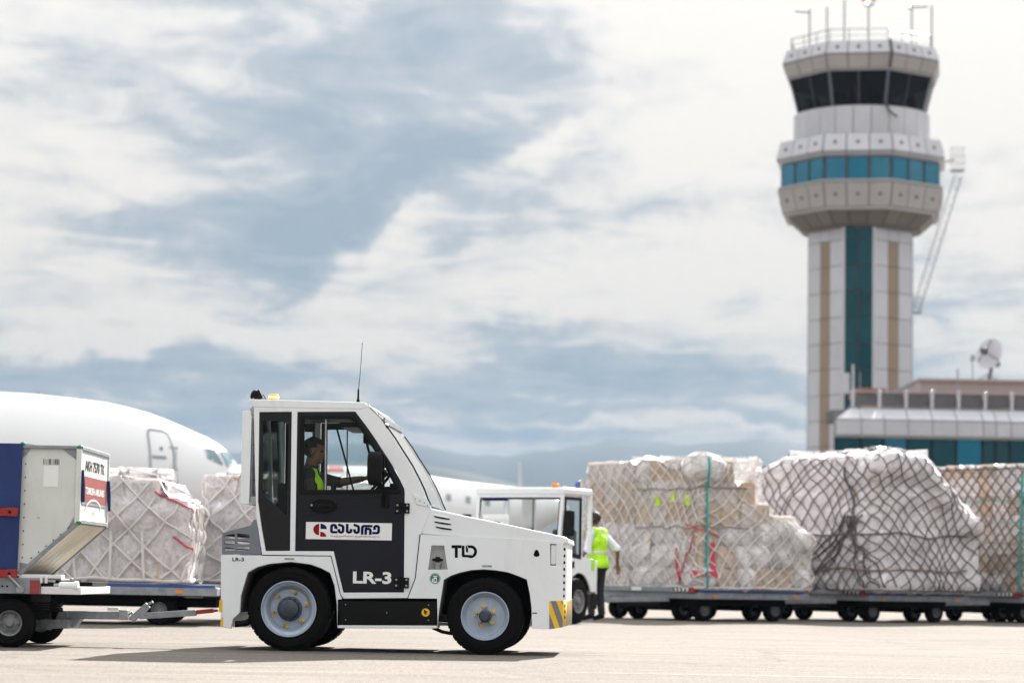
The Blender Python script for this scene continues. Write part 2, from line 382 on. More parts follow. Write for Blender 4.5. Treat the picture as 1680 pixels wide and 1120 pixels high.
# ------------------------------------------------------------------ the apron, the hills, the air
def ground_material():
    m = bpy.data.materials.new('worn_apron_asphalt'); m.use_nodes = True
    t = NT(m.node_tree); p = t.n['Principled BSDF']
    g = t.node('ShaderNodeNewGeometry').outputs['Position']
    big = t.noise(g, 0.11, 6, 0.6, 0.8)
    mid = t.noise(t.v('MULTIPLY', g, (0.35, 1.4, 1)), 1.3, 7, 0.62, 0.5)
    st = t.noise(t.v('MULTIPLY', g, (0.10, 2.2, 1)), 2.0, 6, 0.6)
    fine = t.noise(g, 55, 3, 0.7)
    vo = t.node('ShaderNodeTexVoronoi'); t.put(vo.inputs['Vector'], g); vo.inputs['Scale'].default_value = 95
    agg = vo.outputs['Color']
    base = t.ramp(big, [(0.3, (0.108, 0.098, 0.089)), (0.7, (0.146, 0.133, 0.122))])
    base = t.mix(t.m('MULTIPLY', t.ramp(mid, [(0.35, 1.0), (0.62, 0.0)]), 0.45), base, (0.085, 0.073, 0.064))
    base = t.mix(t.m('MULTIPLY', t.ramp(st, [(0.55, 0.0), (0.72, 1.0)]), 0.5), base, (0.205, 0.186, 0.166))
    bw = t.node('ShaderNodeRGBToBW'); t.put(bw.inputs[0], agg)
    grain = t.m('ADD', t.m('MULTIPLY', bw.outputs[0], 0.9), t.m('MULTIPLY', fine, 0.9))
    mul = t.ramp(grain, [(0.35, 0.28), (0.75, 0.95), (1.15, 1.8)])
    base = t.mix(0.8, base, t.mix(1.0, base, mul, 'MULTIPLY'))
    # oil spots, tyre tracks that curve a little, hairline cracks
    oil = t.ramp(t.noise(g, 0.55, 3, 0.5, 0.4), [(0.66, 0.0), (0.76, 1.0)])
    base = t.mix(t.m('MULTIPLY', oil, 0.35), base, (0.05, 0.045, 0.04))
    gx, gy, gz = t.sep(g)
    tr = t.m('ADD', gy, t.m('MULTIPLY', t.m('SINE', t.m('MULTIPLY', gx, 0.11)), 0.8))
    tk = t.ramp(t.noise(t.comb(t.m('MULTIPLY', gx, 0.05), t.m('MULTIPLY', tr, 2.6), 0.0), 1.0, 5, 0.75), [(0.56, 0.0), (0.66, 1.0)])
    base = t.mix(t.m('MULTIPLY', tk, 0.28), base, (0.06, 0.053, 0.048))
    cv = t.node('ShaderNodeTexVoronoi', feature='DISTANCE_TO_EDGE'); t.put(cv.inputs['Vector'], t.v('ADD', g, t.comb(mid, fine, 0.0))); cv.inputs['Scale'].default_value = 0.32
    base = t.mix(t.m('MULTIPLY', t.ramp(cv.outputs['Distance'], [(0.0, 1.0), (0.006, 0.0)]), 0.6), base, (0.04, 0.036, 0.034))
    # dark tar dots
    v2 = t.node('ShaderNodeTexVoronoi'); t.put(v2.inputs['Vector'], g); v2.inputs['Scale'].default_value = 1.6
    sp = t.m('LESS_THAN', v2.outputs['Distance'], 0.022)
    base = t.mix(t.m('MULTIPLY', sp, 0.8), base, (0.03, 0.03, 0.03))
    t.put(p.inputs['Base Color'], base)
    p.inputs['Roughness'].default_value = 0.95
    p.inputs['Specular IOR Level'].default_value = 0.14
    h = t.m('ADD', t.m('MULTIPLY', bw.outputs[0], 0.6), fine)
    t.put(p.inputs['Normal'], t.bump(h, 0.5, 0.004))
    return m
gm = ground_material()
def build_ground():
    mb = MB()
    xs = [-6900, -300, -60, -12, 12, 60, 300, 6900]; ys = [-2400, -60, 8, 40, 120, 400, 6400]
    mb.grid(lambda i, j: (xs[i], ys[j], 0), len(xs), len(ys))
    tag(mb.build('apron', gm, smooth=False), 'pale worn asphalt apron', kind='structure')
build_ground()
def paint_mat():
    m = bpy.data.materials.new('worn_line_paint'); m.use_nodes = True
    t = NT(m.node_tree); p = t.n['Principled BSDF']; g = t.node('ShaderNodeNewGeometry').outputs['Position']
    p.inputs['Base Color'].default_value = (0.36, 0.35, 0.33, 1); p.inputs['Roughness'].default_value = 0.8
    k = t.noise(t.v('MULTIPLY', g, (1, 3, 1)), 7, 8, 0.75)
    t.put(p.inputs['Alpha'], t.ramp(k, [(0.44, 0.0), (0.62, 0.75)]))
    return m
PM = paint_mat()
def line(p0, p1, w):
    a = ground(*p0); b = ground(*p1); d = (b - a).normalized(); n = Vector((-d.y, d.x, 0)) * w / 2
    mb = MB(); L = (b - a).length; k = max(2, int(L / 1.5))
    for i in range(k):
        q0 = a + (b - a) * i / k; q1 = a + (b - a) * (i + 1) / k
        mb.add([q0 - n, q1 - n, q1 + n, q0 + n], [(0, 1, 2, 3)])
    for v in range(len(mb.v)): mb.v[v] = (mb.v[v][0], mb.v[v][1], 0.004)
    tag(mb.build('painted_line', PM, smooth=False, recalc=False), kind='structure')
line((230, 1119), (560, 1119), 0.12)
line((735, 1109), (870, 1112), 0.10)
line((930, 1103), (1800, 1118), 0.12)
line((220, 1053), (460, 1054), 0.10)
line((1270, 1066), (1800, 1071), 0.10)
line((900, 1059), (1500, 1064), 0.10)
line((1000, 1043), (1800, 1049), 0.14)

def ridge(name, pts, D, depth, col, label, seed):
    """a ridge whose skyline is given as pixels at distance D"""
    rr = random.Random(seed); mb = MB()
    xs = [p[0] for p in pts]; zs = [at(p[0], p[1], D).z for p in pts]; X = [at(p[0], 900, D).x for p in pts]
    n = 260; rows = 14
    def P(i, j):
        x = X[0] + (X[-1] - X[0]) * i / (n - 1); h = float(np.interp(x, X, zs))
        v = j / (rows - 1)            # 0 front foot, 0.6 crest, 1 back foot
        prof = math.sin(min(1, v / 0.6) * PI / 2) ** 1.3 if v < 0.6 else math.cos((v - 0.6) / 0.4 * PI / 2)
        nz = noise.fractal(Vector((x * 0.0024, v * 4, seed)), 0.8, 2.1, 6)
        return (x, D + (v - 0.6) * depth, max(-2, h * prof * (1 + 0.10 * nz * (1 if v != 0.6 else 0.3)) + nz * 4 * prof) - 1)
    mb.grid(P, n, rows)
    m = material(name + '_ground', col, 0.9, var=0.3, scale=0.002, spec=0.1)
    tag(mb.build(name, m), label, kind='structure')
EXT = [(-2500, 760), (-1500, 735), (-700, 745)]
ridge('hills', EXT + [(-200, 760), (200, 745), (430, 748), (560, 728), (640, 726), (700, 733), (760, 744), (830, 752), (900, 742), (960, 741), (1040, 739), (1110, 742), (1160, 739), (1235, 731), (1290, 738), (1400, 742), (1600, 735), (2000, 745), (3000, 730), (4500, 770)],
      4500, 1500, (0.035, 0.042, 0.042), 'hazy blue hills on the horizon', 3)
ridge('hills', EXT + [(-200, 800), (430, 770), (560, 752), (640, 745), (700, 755), (780, 775), (850, 793), (930, 800), (1050, 790), (1200, 795), (1400, 790), (2000, 800), (3500, 810)],
      2700, 800, (0.030, 0.036, 0.034), 'nearer slope of the hazy hills', 9)
def build_haze():
    mb = MB(); mb.box(-7000, 7000, -2500, 6500, -1.2, 262)
    m = bpy.data.materials.new('haze_air'); m.use_nodes = True
    t = NT(m.node_tree); t.n.clear(); out = t.node('ShaderNodeOutputMaterial'); pv = t.node('ShaderNodeVolumePrincipled')
    pv.inputs['Color'].default_value = (0.13, 0.20, 0.29, 1); pv.inputs['Density'].default_value = HAZE; pv.inputs['Anisotropy'].default_value = 0.25
    t.l.new(pv.outputs[0], out.inputs['Volume'])
    tag(mb.build('haze', m, smooth=False), 'thin pale blue haze', kind='stuff')
HAZE = 0.00016
build_haze()
# ------------------------------------------------------------------ the cargo tractor (local: x forward, y away from the camera, z up)
SP = 187.5
def tp(px, py):
    gy = 1071.0 + 0.0215 * (px - 646)
    z = (gy - py) / SP
    return ((px - 646 - 0.019 * (gy - py)) / SP, z)
def tl(pts): return [tp(*p) for p in pts]
TW = 1.56      # width of the tractor
def wheel(name, parent, c, r, rw, rr, side, kind):
    """side -1: outer face looks to -y. kind: 'rear' or 'front'"""
    root = MB(); s = side
    o = (0, 0, 0)
    h = rw / 2
    prof = [(-h * 0.70, rr * 0.98), (-h * 0.98, rr * 1.05), (-h * 1.02, rr + (r - rr) * 0.35), (-h * 0.96, rr + (r - rr) * 0.7), (-h * 0.84, r * 0.965), (-h * 0.70, r * 0.985),
            (h * 0.70, r * 0.985), (h * 0.84, r * 0.965), (h * 0.96, rr + (r - rr) * 0.7), (h * 1.02, rr + (r - rr) * 0.35), (h * 0.98, rr * 1.05), (h * 0.70, rr * 0.98)]
    root.lathe(prof, o, (0, 1, 0), 72, closed=True)
    n = 34
    for k in range(n):     # tread lugs
        a = 2 * PI * k / n
        for sy in (-1, 1):
            aa = a + (0 if sy < 0 else PI / n)
            q = Matrix.Rotation(aa, 3, 'Y')
            root.obox(q @ Vector((0, sy * h * 0.47, r * 0.984)), (2 * PI * r / n * 0.80, h * 0.82, r * 0.024), q)
    t = root.build('wheel', M['rubber'], parent, bevel=0, loc=c)
    # side-wall rings, proud of the rubber
    mb = MB()
    for q in (0.30, 0.62):
        rad = rr + (r - rr) * q
        mb.tube([(rad * math.cos(2 * PI * k / 60), s * h * 1.015, rad * math.sin(2 * PI * k / 60)) for k in range(60)], 0.0035, 5, True)
    mb.build('sidewall_ring', M['rubber'], t)
    # rim
    mb = MB()
    if kind == 'rear':
        prof = [(-s * h * .3, rr * .90), (s * h * .78, rr * .94), (s * h * .98, rr * 1.00), (s * h * 1.04, rr * 1.0), (s * h * 1.04, rr * .955), (s * h * .90, rr * .93), (s * h * .86, rr * .84), (s * h * .72, rr * .80),
                (s * h * .52, rr * .76), (s * h * .36, rr * .70), (s * h * .38, rr * .2), (s * h * .38, 0)]
    else:
        prof = [(-s * h * .3, rr * .90), (s * h * .78, rr * .94), (s * h * .98, rr * 1.00), (s * h * 1.02, rr * 1.0), (s * h * 1.02, rr * .95), (s * h * .86, rr * .92), (s * h * .80, rr * .84), (s * h * .74, rr * .82),
                (s * h * .60, rr * .80), (s * h * .56, rr * .74), (s * h * .62, rr * .40), (s * h * .66, rr * .3), (s * h * .66, 0)]
    mb.lathe(prof, o, (0, 1, 0), 56)
    rim = mb.build('rim', M['rim'], t, angle=50)
    base = h * .38 if kind == 'rear' else h * .66
    mb = MB()
    if kind == 'rear':
        mb.lathe([(s * base, rr * .44), (s * (base + .03), rr * .44), (s * (base + .035), rr * .36), (s * (base + .075), rr * .33), (s * (base + .085), rr * .22), (s * (base + .085), 0)], o, (0, 1, 0), 36)
        for k in range(12):
            a = 2 * PI * k / 12; mb.cyl((rr * .39 * math.cos(a), s * (base + .02), rr * .39 * math.sin(a)), (rr * .39 * math.cos(a), s * (base + .045), rr * .39 * math.sin(a)), .009, 8)
    else:
        mb.lathe([(s * base, rr * .27), (s * (base + .05), rr * .25), (s * (base + .055), rr * .20), (s * (base + .085), rr * .17), (s * (base + .085), 0)], o, (0, 1, 0), 30)
    mb.build('hub', M['hub'], t)
    nn, pr = (6, .60) if kind == 'rear' else (5, .36)
    off = 0.22 if kind == 'rear' else PI / 10
    for k in range(nn):
        a = off + 2 * PI * k / nn; cx, cz = rr * pr * math.cos(a), rr * pr * math.sin(a)
        mb = MB().mat(0); mb.lathe([(s * base, .015), (s * (base + .03), .014), (s * (base + .036), .008), (s * (base + .036), 0)], (cx, 0, cz), (0, 1, 0), 6)
        # yellow pointer plate under the nut
        b = a + 1.2; d = Vector((math.cos(b), 0, math.sin(b))); e = Vector((-math.sin(b), 0, math.cos(b))); c0 = Vector((cx, 0, cz))
        mb.mat(1)
        pts = [c0 + d * .052, c0 + e * .023 - d * .012, c0 - e * .023 - d * .012]
        y0, y1 = s * (base + .001), s * (base + .007)
        mb.add([(p.x, y0, p.z) for p in pts] + [(p.x, y1, p.z) for p in pts], [(0, 1, 2), (5, 4, 3), (0, 3, 4, 1), (1, 4, 5, 2), (2, 5, 3, 0)])
        mb.build('lug_nut', [M['steel'], M['yellow']], t)
    return t

def build_tractor():
    g0 = ground(646, 1071)
    T = empty('baggage_tractor', (g0.x, g0.y, 0), R(-3.5))
    tag(T, 'white cargo tractor with dark slate door and lit amber beacon, in the foreground', 'tractor')
    W_ = TW
    # wheels
    (rx, rz), (fx, fz) = tp(470.5, 998), tp(796.5, 1011)
    rear_r, front_r = 0.370, 0.340
    wheel('w', T, (rx, 0.14, rear_r), rear_r, 0.25, 0.247, -1, 'rear')
    wheel('w', T, (rx, W_ - 0.14, rear_r), rear_r, 0.25, 0.247, 1, 'rear')
    wheel('w', T, (fx, 0.12, front_r), front_r, 0.21, 0.213, -1, 'front')
    wheel('w', T, (fx, W_ - 0.12, front_r), front_r, 0.21, 0.213, 1, 'front')
    # --- outer side panels with wheel arches, both sides
    arch_r = [(378, 1014), (389.6, 1003), (391, 975), (402, 938), (418, 929), (439, 923.5), (474, 920.5), (506, 924.6), (524, 931), (539.6, 939), (547, 960), (551, 990), (552, 1029)]
    arch_f = [(718.5, 1029), (719.6, 1010), (723, 986), (728.4, 951), (740, 944), (755, 939), (774, 935), (795, 933.8), (815, 935.5), (835.5, 939), (852, 945), (866, 951), (871, 975), (873.6, 997), (874.4, 1031.6)]
    rearp = [(356.8, 909), (540, 911), (560, 982), (552.5, 983)] + [(552, 1029)] + list(reversed(arch_r))[1:] + [(375, 1030), (357.6, 1027)]
    frontp = [(690, 876), (926, 890.5), (925, 1029), (902.5, 1032.4)] + [(874.4, 1031.6)] + list(reversed(arch_f))[1:] + [(718.5, 1029), (717.6, 981.5), (668.8, 981), (681, 948)]
    lamp_hole = [(904.5, 892.5), (922, 893.5), (922, 928), (904.5, 928)]
    rec = [(708, 894), (729, 894.5), (735, 934), (702.4, 934)]
    key = [(882 + 5.5 * math.sin(a) * (1 if math.cos(a) < 0.2 else .8), 908.5 - (7.5 if math.cos(a) > 0 else 4.5) * math.cos(a) + 1) for a in [2 * PI * k / 14 for k in range(14)]]
    for y0, y1 in ((0.0, 0.035), (W_ - 0.035, W_)):
        mb = MB(); mb.prism(tl(rearp), y0, y1); mb.build('rear_fender', M['white'], T, bevel=0.008)
        mb = MB(); mb.prism(tl(frontp), y0, y1, holes=[tl(lamp_hole), tl(rec), tl(key)] if y0 == 0 else [tl(lamp_hole)]); mb.build('front_fender', M['white'], T, bevel=0.008)
        # arch liners
        s = 1 if y0 == 0 else -1
        yy = y0 + 0.03 if s > 0 else y1 - 0.03
        for a in (arch_r, arch_f):
            pts = tl(a[1:-1]); mb = MB()
            mb.grid(lambda i, j: (pts[i][0], yy + s * (0.0 if j == 0 else .72), pts[i][1]), len(pts), 2)
            o = mb.build('wheel_arch_liner', M['liner'], T, angle=60)
            sm = o.modifiers.new('thick', 'SOLIDIFY'); sm.thickness = 0.006
    # chassis: dark mass between the wheels, axles
    mb = MB()
    x0 = tp(365, 1000)[0]; x1 = tp(915, 1000)[0]
    mb.box(x0, x1, 0.36, W_ - 0.36, 0.36, 0.62)
    mb.box(tp(556, 1000)[0], tp(714, 1000)[0], 0.30, W_ - 0.30, 0.27, 0.5)
    mb.box(tp(672, 1000)[0], tp(895, 1000)[0], 0.34, W_ - 0.34, 0.34, 0.97)
    mb.box(tp(392, 1000)[0], tp(550, 1000)[0], 0.34, W_ - 0.34, 0.45, 0.85)
    mb.build('chassis', M['dark'], T, bevel=0.01)
    mb = MB(); mb.cyl((rx, .2, rear_r), (rx, W_ - .2, rear_r), .07, 14); mb.sphere((rx, W_ / 2, rear_r), (.16, .19, .16)); mb.build('axle', M['dark'], T)
    mb = MB(); mb.cyl((fx, .2, front_r), (fx, W_ - .2, front_r), .05, 14); mb.build('axle', M['dark'], T)
    # sill: black box panel with white ledge under it
    for y0, y1, ya, yb in ((0.004, 0.30, 0.0, 0.30), (W_ - .30, W_ - .004, W_ - .30, W_)):
        mb = MB(); mb.prism(tl([(554.5, 984.5), (715.5, 986), (715.5, 1024.5), (554.5, 1024.5)]), y0 + .004, y1 - .004); mb.build('sill_panel', M['black'], T, bevel=0.006)
        mb = MB(); mb.prism(tl([(552.8, 1025), (717.5, 1026), (717.5, 1030.5), (552.8, 1029.8)]), ya, yb); mb.build('sill_ledge', M['white'], T, bevel=0.004)
    for (px, py) in ((565.5, 991), (565.5, 1016), (634, 1004.5), (703, 992), (703, 1017)):
        x, z = tp(px, py); mb = MB(); mb.lathe([(0.0, .006), (-.004, .005), (-.004, 0)], (x, .008, z), (0, 1, 0), 8); mb.build('screw', M['steel'], T)
    x, z = tp(698.4, 1004.3)
    mb = MB().mat(0); mb.lathe([(.008, .036), (.0055, .036), (.0055, 0)], (x, 0, z), (0, 1, 0), 26)
    mb.mat(1)
    for k, (du, dv, w, h) in enumerate([(-.008, .012, .012, .022), (.006, .006, .016, .012), (0, -.010, .024, .008), (-.004, -.002, .01, .010)]):
        mb.box(x + du - w / 2, x + du + w / 2, .0035, .0055, z + dv - h / 2, z + dv + h / 2)
    mb.build('round_sticker', [M['yellow'], M['ink']], T)
    # --- cab side frames
    cab = [(403.5, 652), (480, 653.5), (594, 657.5), (603, 661), (613, 670), (623, 684), (631, 698), (646, 719), (661, 743), (674, 763), (686, 786), (694, 803), (700, 819), (707, 833), (691, 875),
           (688, 877), (680.5, 948), (668, 980.5), (562, 981), (556, 974), (541, 910.5), (426, 908.5), (420, 875), (415, 840), (412, 760), (409.5, 663)]
    win_r = [(418.7, 671.2), (473.4, 671.2), (472.3, 902.3), (431.5, 902.3), (424, 862), (417.8, 820)]
    door = [(482.7, 671.5), (580, 671.8), (600, 698), (621, 728), (642, 760), (655, 783), (663.2, 801), (662.3, 971.4), (561.5, 971.4), (553, 937), (545, 903.2), (480.6, 902.8)]
    for y0, y1, s in ((0.006, 0.05, 1), (W_ - .05, W_ - .006, -1)):
        mb = MB(); mb.prism(tl(cab), y0, y1, holes=[tl(win_r), tl(door)]); mb.build('cab_frame', M['white'], T, bevel=0.009, seg=3)
    # seams around the lower cab corner (recess lines), rubber strip under the door
    mb = MB(); q = [(426, 909.5), (541, 911.3), (557, 975), (562, 982.3), (668.6, 982), (681.5, 948.5), (689.3, 876)]
    mb.tube([(tp(*p)[0], 0.003, tp(*p)[1]) for p in q], 0.0045, 6); mb.build('panel_seam', M['dark'], T)
    # rear quarter window: black surround + dark tinted glass
    inner = [(424.5, 700.5), (466, 702), (466, 870), (425, 806)]
    for y0, y1, gy, s in ((0.012, 0.034, 0.025, 1), (W_ - .034, W_ - .012, W_ - .025, -1)):
        a = [(419.4, 672), (472.7, 672), (471.6, 901.5), (432.2, 901.5), (424.7, 862), (418.5, 820)]
        g_ = [(425, 686), (467.5, 688), (466, 845), (426, 806)]
        mb = MB(); mb.prism(tl(a), y0, y1, holes=[tl(g_)]); wf = mb.build('quarter_window', M['blackgloss'], T, bevel=0.003)
        mb = MB(); mb.prism(tl(g_), gy - .002, gy + .002); mb.build('pane', M['glassdark'], wf, smooth=False)
    # --- doors
    dwin = [(494.5, 684), (576, 684), (590, 704), (612, 737), (631, 767), (649.2, 801.5), (494, 801.5)]
    def make_door(y0, y1, s, far=False):
        d_in = [(483.6, 672.5), (579.5, 672.8), (599.4, 699), (620.3, 729), (641.3, 761), (654.2, 784), (662.3, 801.4), (661.4, 970.5), (562.2, 970.5), (553.9, 937), (545.7, 902.3), (481.5, 901.9)]
        mb = MB(); mb.prism(tl(d_in), y0, y1, holes=[tl(dwin)]); D = mb.build('door', M['navy'], T, bevel=0.006)
        # raised window surround
        out2 = [(487.5, 677), (578, 677), (593, 699), (614, 731), (635, 763), (656, 803), (655.5, 808.5), (487, 808.5)]
        yy = (y0 - .010, y0 + .004) if s > 0 else (y1 - .004, y1 + .010)
        mb = MB(); mb.prism(tl(out2), yy[0], yy[1], holes=[tl(dwin)]); mb.build('window_surround', M['black'], D, bevel=0.005)
        ym = (y0 + y1) / 2
        mb = MB(); mb.prism(tl(dwin), ym - .002, ym + .002); mb.build('window_pane', M['glass'], D, smooth=False)
        # sliding window edge and its catch
        mb = MB(); mb.prism(tl([(529, 683), (531.5, 683), (531.5, 802), (529, 802)]), ym - .006, ym + .006); mb.build('sliding_edge', M['steel'], D)
        # pressed lines
        mb = MB(); mb.prism(tl([(553, 814), (645, 814), (652, 833), (553, 812.8)][:2] + [(645, 815.2), (553, 815.2)]), yy[0] + .006, yy[1] - .006)
        mb.prism(tl([(486, 841), (517, 841), (517, 842.2), (486, 842.2)]), yy[0] + .006, yy[1] - .006)
        mb.build('pressed_line', M['navy'], D, bevel=.002)
        # handle: oval dish with a lock barrel
        x, z = tp(527.5, 828); yh = yy[0] + .004 if s > 0 else yy[1] - .004
        mb = MB()
        N = 28; rings = [(1.0, 0), (1.0, -.008 * s), (.86, -.012 * s), (.78, -.004 * s), (0.01, -.001 * s)]
        mb.grid(lambda i, j: (x + .128 * rings[j][0] * math.cos(2 * PI * i / N), yh + rings[j][1], z + .066 * rings[j][0] * math.sin(2 * PI * i / N)), N + 1, len(rings))
        H = mb.build('door_handle', M['black'], D)
        mb = MB(); mb.box(x - .085, x + .075, yh - .014 * s - .004, yh - .014 * s + .004, z - .012, z + .014); mb.build('lever', M['black'], H, bevel=.003)
        x2, z2 = tp(508, 827); mb = MB(); mb.lathe([(0, .011), (-.016 * s, .010), (-.016 * s, 0)], (x2, yh, z2), (0, 1, 0), 14); mb.build('lock_barrel', M['steel'], H)
        return D, yy
    D, yy = make_door(0.010, 0.044, 1)
    make_door(W_ - .044, W_ - .010, -1)
    # hinges on the near side
    for (a, b, c, d) in ((647.5, 823, 671.3, 842.5), (646, 945.5, 670.5, 965.5)):
        xa, z1 = tp(a, b); xb, z0 = tp(c, d); mb = MB()
        xm = xa + (xb - xa) * .5
        mb.box(xa, xm - .004, -.010, .006, z0, z1); mb.box(xm + .018, xb, -.010, .008, z0 + .006, z1 - .006); mb.cyl((xm + .007, -.008, z0 - .004), (xm + .007, -.008, z1 + .004), .011, 10)
        hi = mb.build('door_hinge', M['black'], D, bevel=.003)
        for u in (.16, .84):
            for v in (.25, .75):
                m2 = MB(); m2.lathe([(0, .010), (-.004, .009), (-.005, .005), (-.003, .004), (-.003, 0)], (xa + (xb - xa) * u, -.010, z0 + (z1 - z0) * v), (0, 1, 0), 10); m2.build('bolt', M['steel'], hi)
    # company sign on the door
    xa, z1 = tp(498.8, 854.5); xb, z0 = tp(641.6, 885.8)
    mb = MB(); mb.box(xa, xb, .0055, .0098, z0, z1); SG = mb.build('company_sign', M['wprint'], D)
    ys = .0050
    # the words and emblem traced in units of the enlarged sign (95..1590 x 100..430)
    def mk(u, v): return (xa + (u - 92) / (1592 - 92) * (xb - xa), ys, z1 - (v - 98) / (434 - 98) * (z1 - z0))
    def flat(name, polys, mat, y=None):
        mb = MB()
        for p in polys:
            tri = tessellate_polygon([[Vector((a, b, 0)) for a, b in p]]); mb.add([mk(*q) for q in p], tri)
        return mb.build(name, mat, SG, smooth=False, recalc=False)
    e1 = [(325, 130)] + [(325 - 105 * math.sin(R(k)), 243 - 113 * math.cos(R(k))) for k in range(8, 180, 12)] + [(325, 356)]
    e2 = [(345, 232), (345, 126)] + [(345 + 112 * math.sin(R(k)), 232 - 106 * math.cos(R(k))) for k in range(10, 91, 10)]
    e3 = [(343, 384), (343, 285)] + [(343 + 108 * math.sin(R(k)), 384 - 99 * math.cos(R(k))) for k in range(10, 91, 10)]
    flat('emblem', [e1, e3], M['logored']); flat('emblem', [e2], M['logoblue'])
    mb = MB(); Wd = 48
    strokes = [
        [(632, 208), (608, 200), (608, 175)] + arc(575, 178, 36, 28, 0, -180, 8) + [(538, 200), (538, 250)] + arc(572, 262, 34, 30, 180, 90, 6) + [(600, 290), (634, 290)],
        [(665, 140), (690, 152)] + arc(700, 200, 42, 44, -80, 0, 6) + [(742, 250)] + arc(706, 256, 36, 36, 0, 180, 8) + [(668, 236)],
        [(812, 134), (812, 250)] + arc(846, 256, 34, 34, 180, 0, 8) + [(880, 232)],
        [(935, 140), (962, 152)] + arc(972, 200, 42, 44, -80, 0, 6) + [(1014, 250)] + arc(978, 256, 36, 36, 0, 180, 8) + [(940, 236)],
        [(1076, 318), (1076, 200)] + arc(1112, 196, 36, 36, 180, 270, 5) + [(1242, 160)],
        [(1138, 318), (1138, 205), (1160, 216)] + arc(1182, 250, 36, 36, -90, 0, 5) + [(1218, 318)],
        [(1290, 222), (1290, 200)] + arc(1326, 190, 36, 34, 180, 360, 8) + [(1362, 255)] + arc(1326, 262, 36, 32, 0, 90, 6) + [(1262, 294)],
    ]
    for s_ in strokes: ribbon(mb, s_, Wd, 0, mk)
    mb.build('sign_lettering', M['logoblue'], SG, smooth=False, recalc=False)
    cx = (530 + 1385) / 2; o = text('სატვირთო ტერმინალი', 'sign_lettering', M['logored'], SG, mk(cx, 370), (z1 - z0) * 50 / 336, (xb - xa) * 855 / 1500, bold=0.012)
    o.location.y = ys
    # fleet number
    x, z = tp(609.5, 947); o = text('LR-3', 'fleet_number', M['wprint'], D, (x, .0085, z), 20 / SP, 64 / SP, bold=.035); 
    x, z = tp(385.8, 916); o = text('LR-3', 'fleet_number', M['ink'], T, (x, -.0015, z), 6.2 / SP, 19.5 / SP, bold=.03)
    # maker's letters on the front fender, cut like a stencil
    def mk2(u, v): x, z = tp(u, v); return (x, -.0015, z)
    mb = MB()
    ribbon(mb, [(742.5, 896.5), (756.5, 896.5)], 5, 0, mk2); ribbon(mb, [(749.2, 899.5), (749.2, 913.5)], 5, 0, mk2)
    ribbon(mb, [(760.5, 896), (760.5, 911)], 4.6, 0, mk2); ribbon(mb, [(760.2, 911.6), (770, 912.2)], 4.2, 0, mk2)
    ribbon(mb, [(767, 896.5), (767, 905)], 3.6, 0, mk2); ribbon(mb, [(766, 896.6)] + arc(773, 904.8, 8.2, 8.2, -92, 92, 14)[1:] + [(771, 912.6)], 4.6, 0, mk2)
    mb.build('maker_lettering', M['ink'], T, smooth=False, recalc=False)
    mb = MB(); 
    for k in range(5): ribbon(mb, [(766 + k * .1, 894 + 0), (776.5, 911)], .8, 0, lambda u, v: (mk2(u, v)[0], -.0022, mk2(u, v)[2])); break
    mb.build('lettering_gap', M['white'], T, smooth=False, recalc=False)
    # green round sticker
    x, z = tp(714, 948.6); mb = MB(); mb.lathe([(0, .047), (-.002, .047), (-.002, 0)], (x, 0, z), (0, 1, 0), 30); G = mb.build('round_sticker', M['green'], T)
    mb = MB()
    for k in range(24):
        a0, a1 = 2 * PI * k / 24, 2 * PI * (k + 1) / 24
        mb.add([(x + r_ * math.cos(a), -.003, z + r_ * math.sin(a)) for a, r_ in ((a0, .040), (a1, .040), (a1, .0425), (a0, .0425))], [(0, 1, 2, 3)])
    mb.box(x - .012, x + .016, -.0032, -.0028, z - .036, z + .010); mb.box(x - .026, x - .017, -.0032, -.0028, z - .034, z - .002); mb.box(x - .018, x + .020, -.0032, -.0028, z + .016, z + .024)
    mb.build('sticker_print', M['wprint'], G, smooth=False)
    mb = MB(); mb.box(x - .004, x + .008, -.0036, -.0033, z - .026, z - .004); mb.build('sticker_print', M['ink'], G, smooth=False)
    for (px, py, w) in ((471.5, 915.6, 17), (800, 928.8, 17)):
        x, z = tp(px, py); mb = MB(); mb.box(x - w / 2 / SP, x + w / 2 / SP, -.002, 0.0005, z - .010, z + .010); S_ = mb.build('small_label', M['greyprint'], T)
        o = text('22 75', 'label_print', M['ink'], S_, (x, -.0026, z), .010, .07)
    x, z = tp(877, 1006); mb = MB(); mb.box(x - .012, x + .03, -.0015, .0005, z - .003, z + .006); mb.build('scuff_mark', M['logoblue'], T, smooth=False)
    # recess with its filler knob
    def recess(loop, dep, mat, name='recess_box'):
        P = tl(loop); mb = MB(); n = len(P)
        vs = [(a, .030, b) for a, b in P] + [(a, dep, b) for a, b in P]
        mb.add(vs, [(i, (i + 1) % n, (i + 1) % n + n, i + n) for i in range(n)] + [tuple(range(n, 2 * n))])
        return mb.build(name, mat, T, recalc=False)
    recess([(706.5, 892.5), (730.5, 893), (736.5, 935.5), (701, 935.5)], .10, M['white2'])
    x, z = tp(717.5, 919); mb = MB(); mb.cyl((x, .05, z - .075), (x, .05, z - .02), .030, 16); mb.cyl((x, .05, z - .035), (x, .05, z - .025), .042, 16); nk = mb.build('filler_neck', M['steel'], T)
    mb = MB(); mb.sphere((x, .045, z + .005), (.042, .035, .018)); mb.cyl((x, .045, z + .01), (x, .045, z + .032), .02, 12)
    for k in range(8): mb.sphere((x + .040 * math.cos(k * PI / 4), .045 + .03 * math.sin(k * PI / 4), z + .005), .011, 8, 6)
    mb.build('filler_cap', M['black'], nk)
    mb = MB(); x, z = tp(882, 908); mb.box(x - .05, x + .05, .05, .06, z - .06, z + .06); mb.build('recess_box', M['dark'], T)
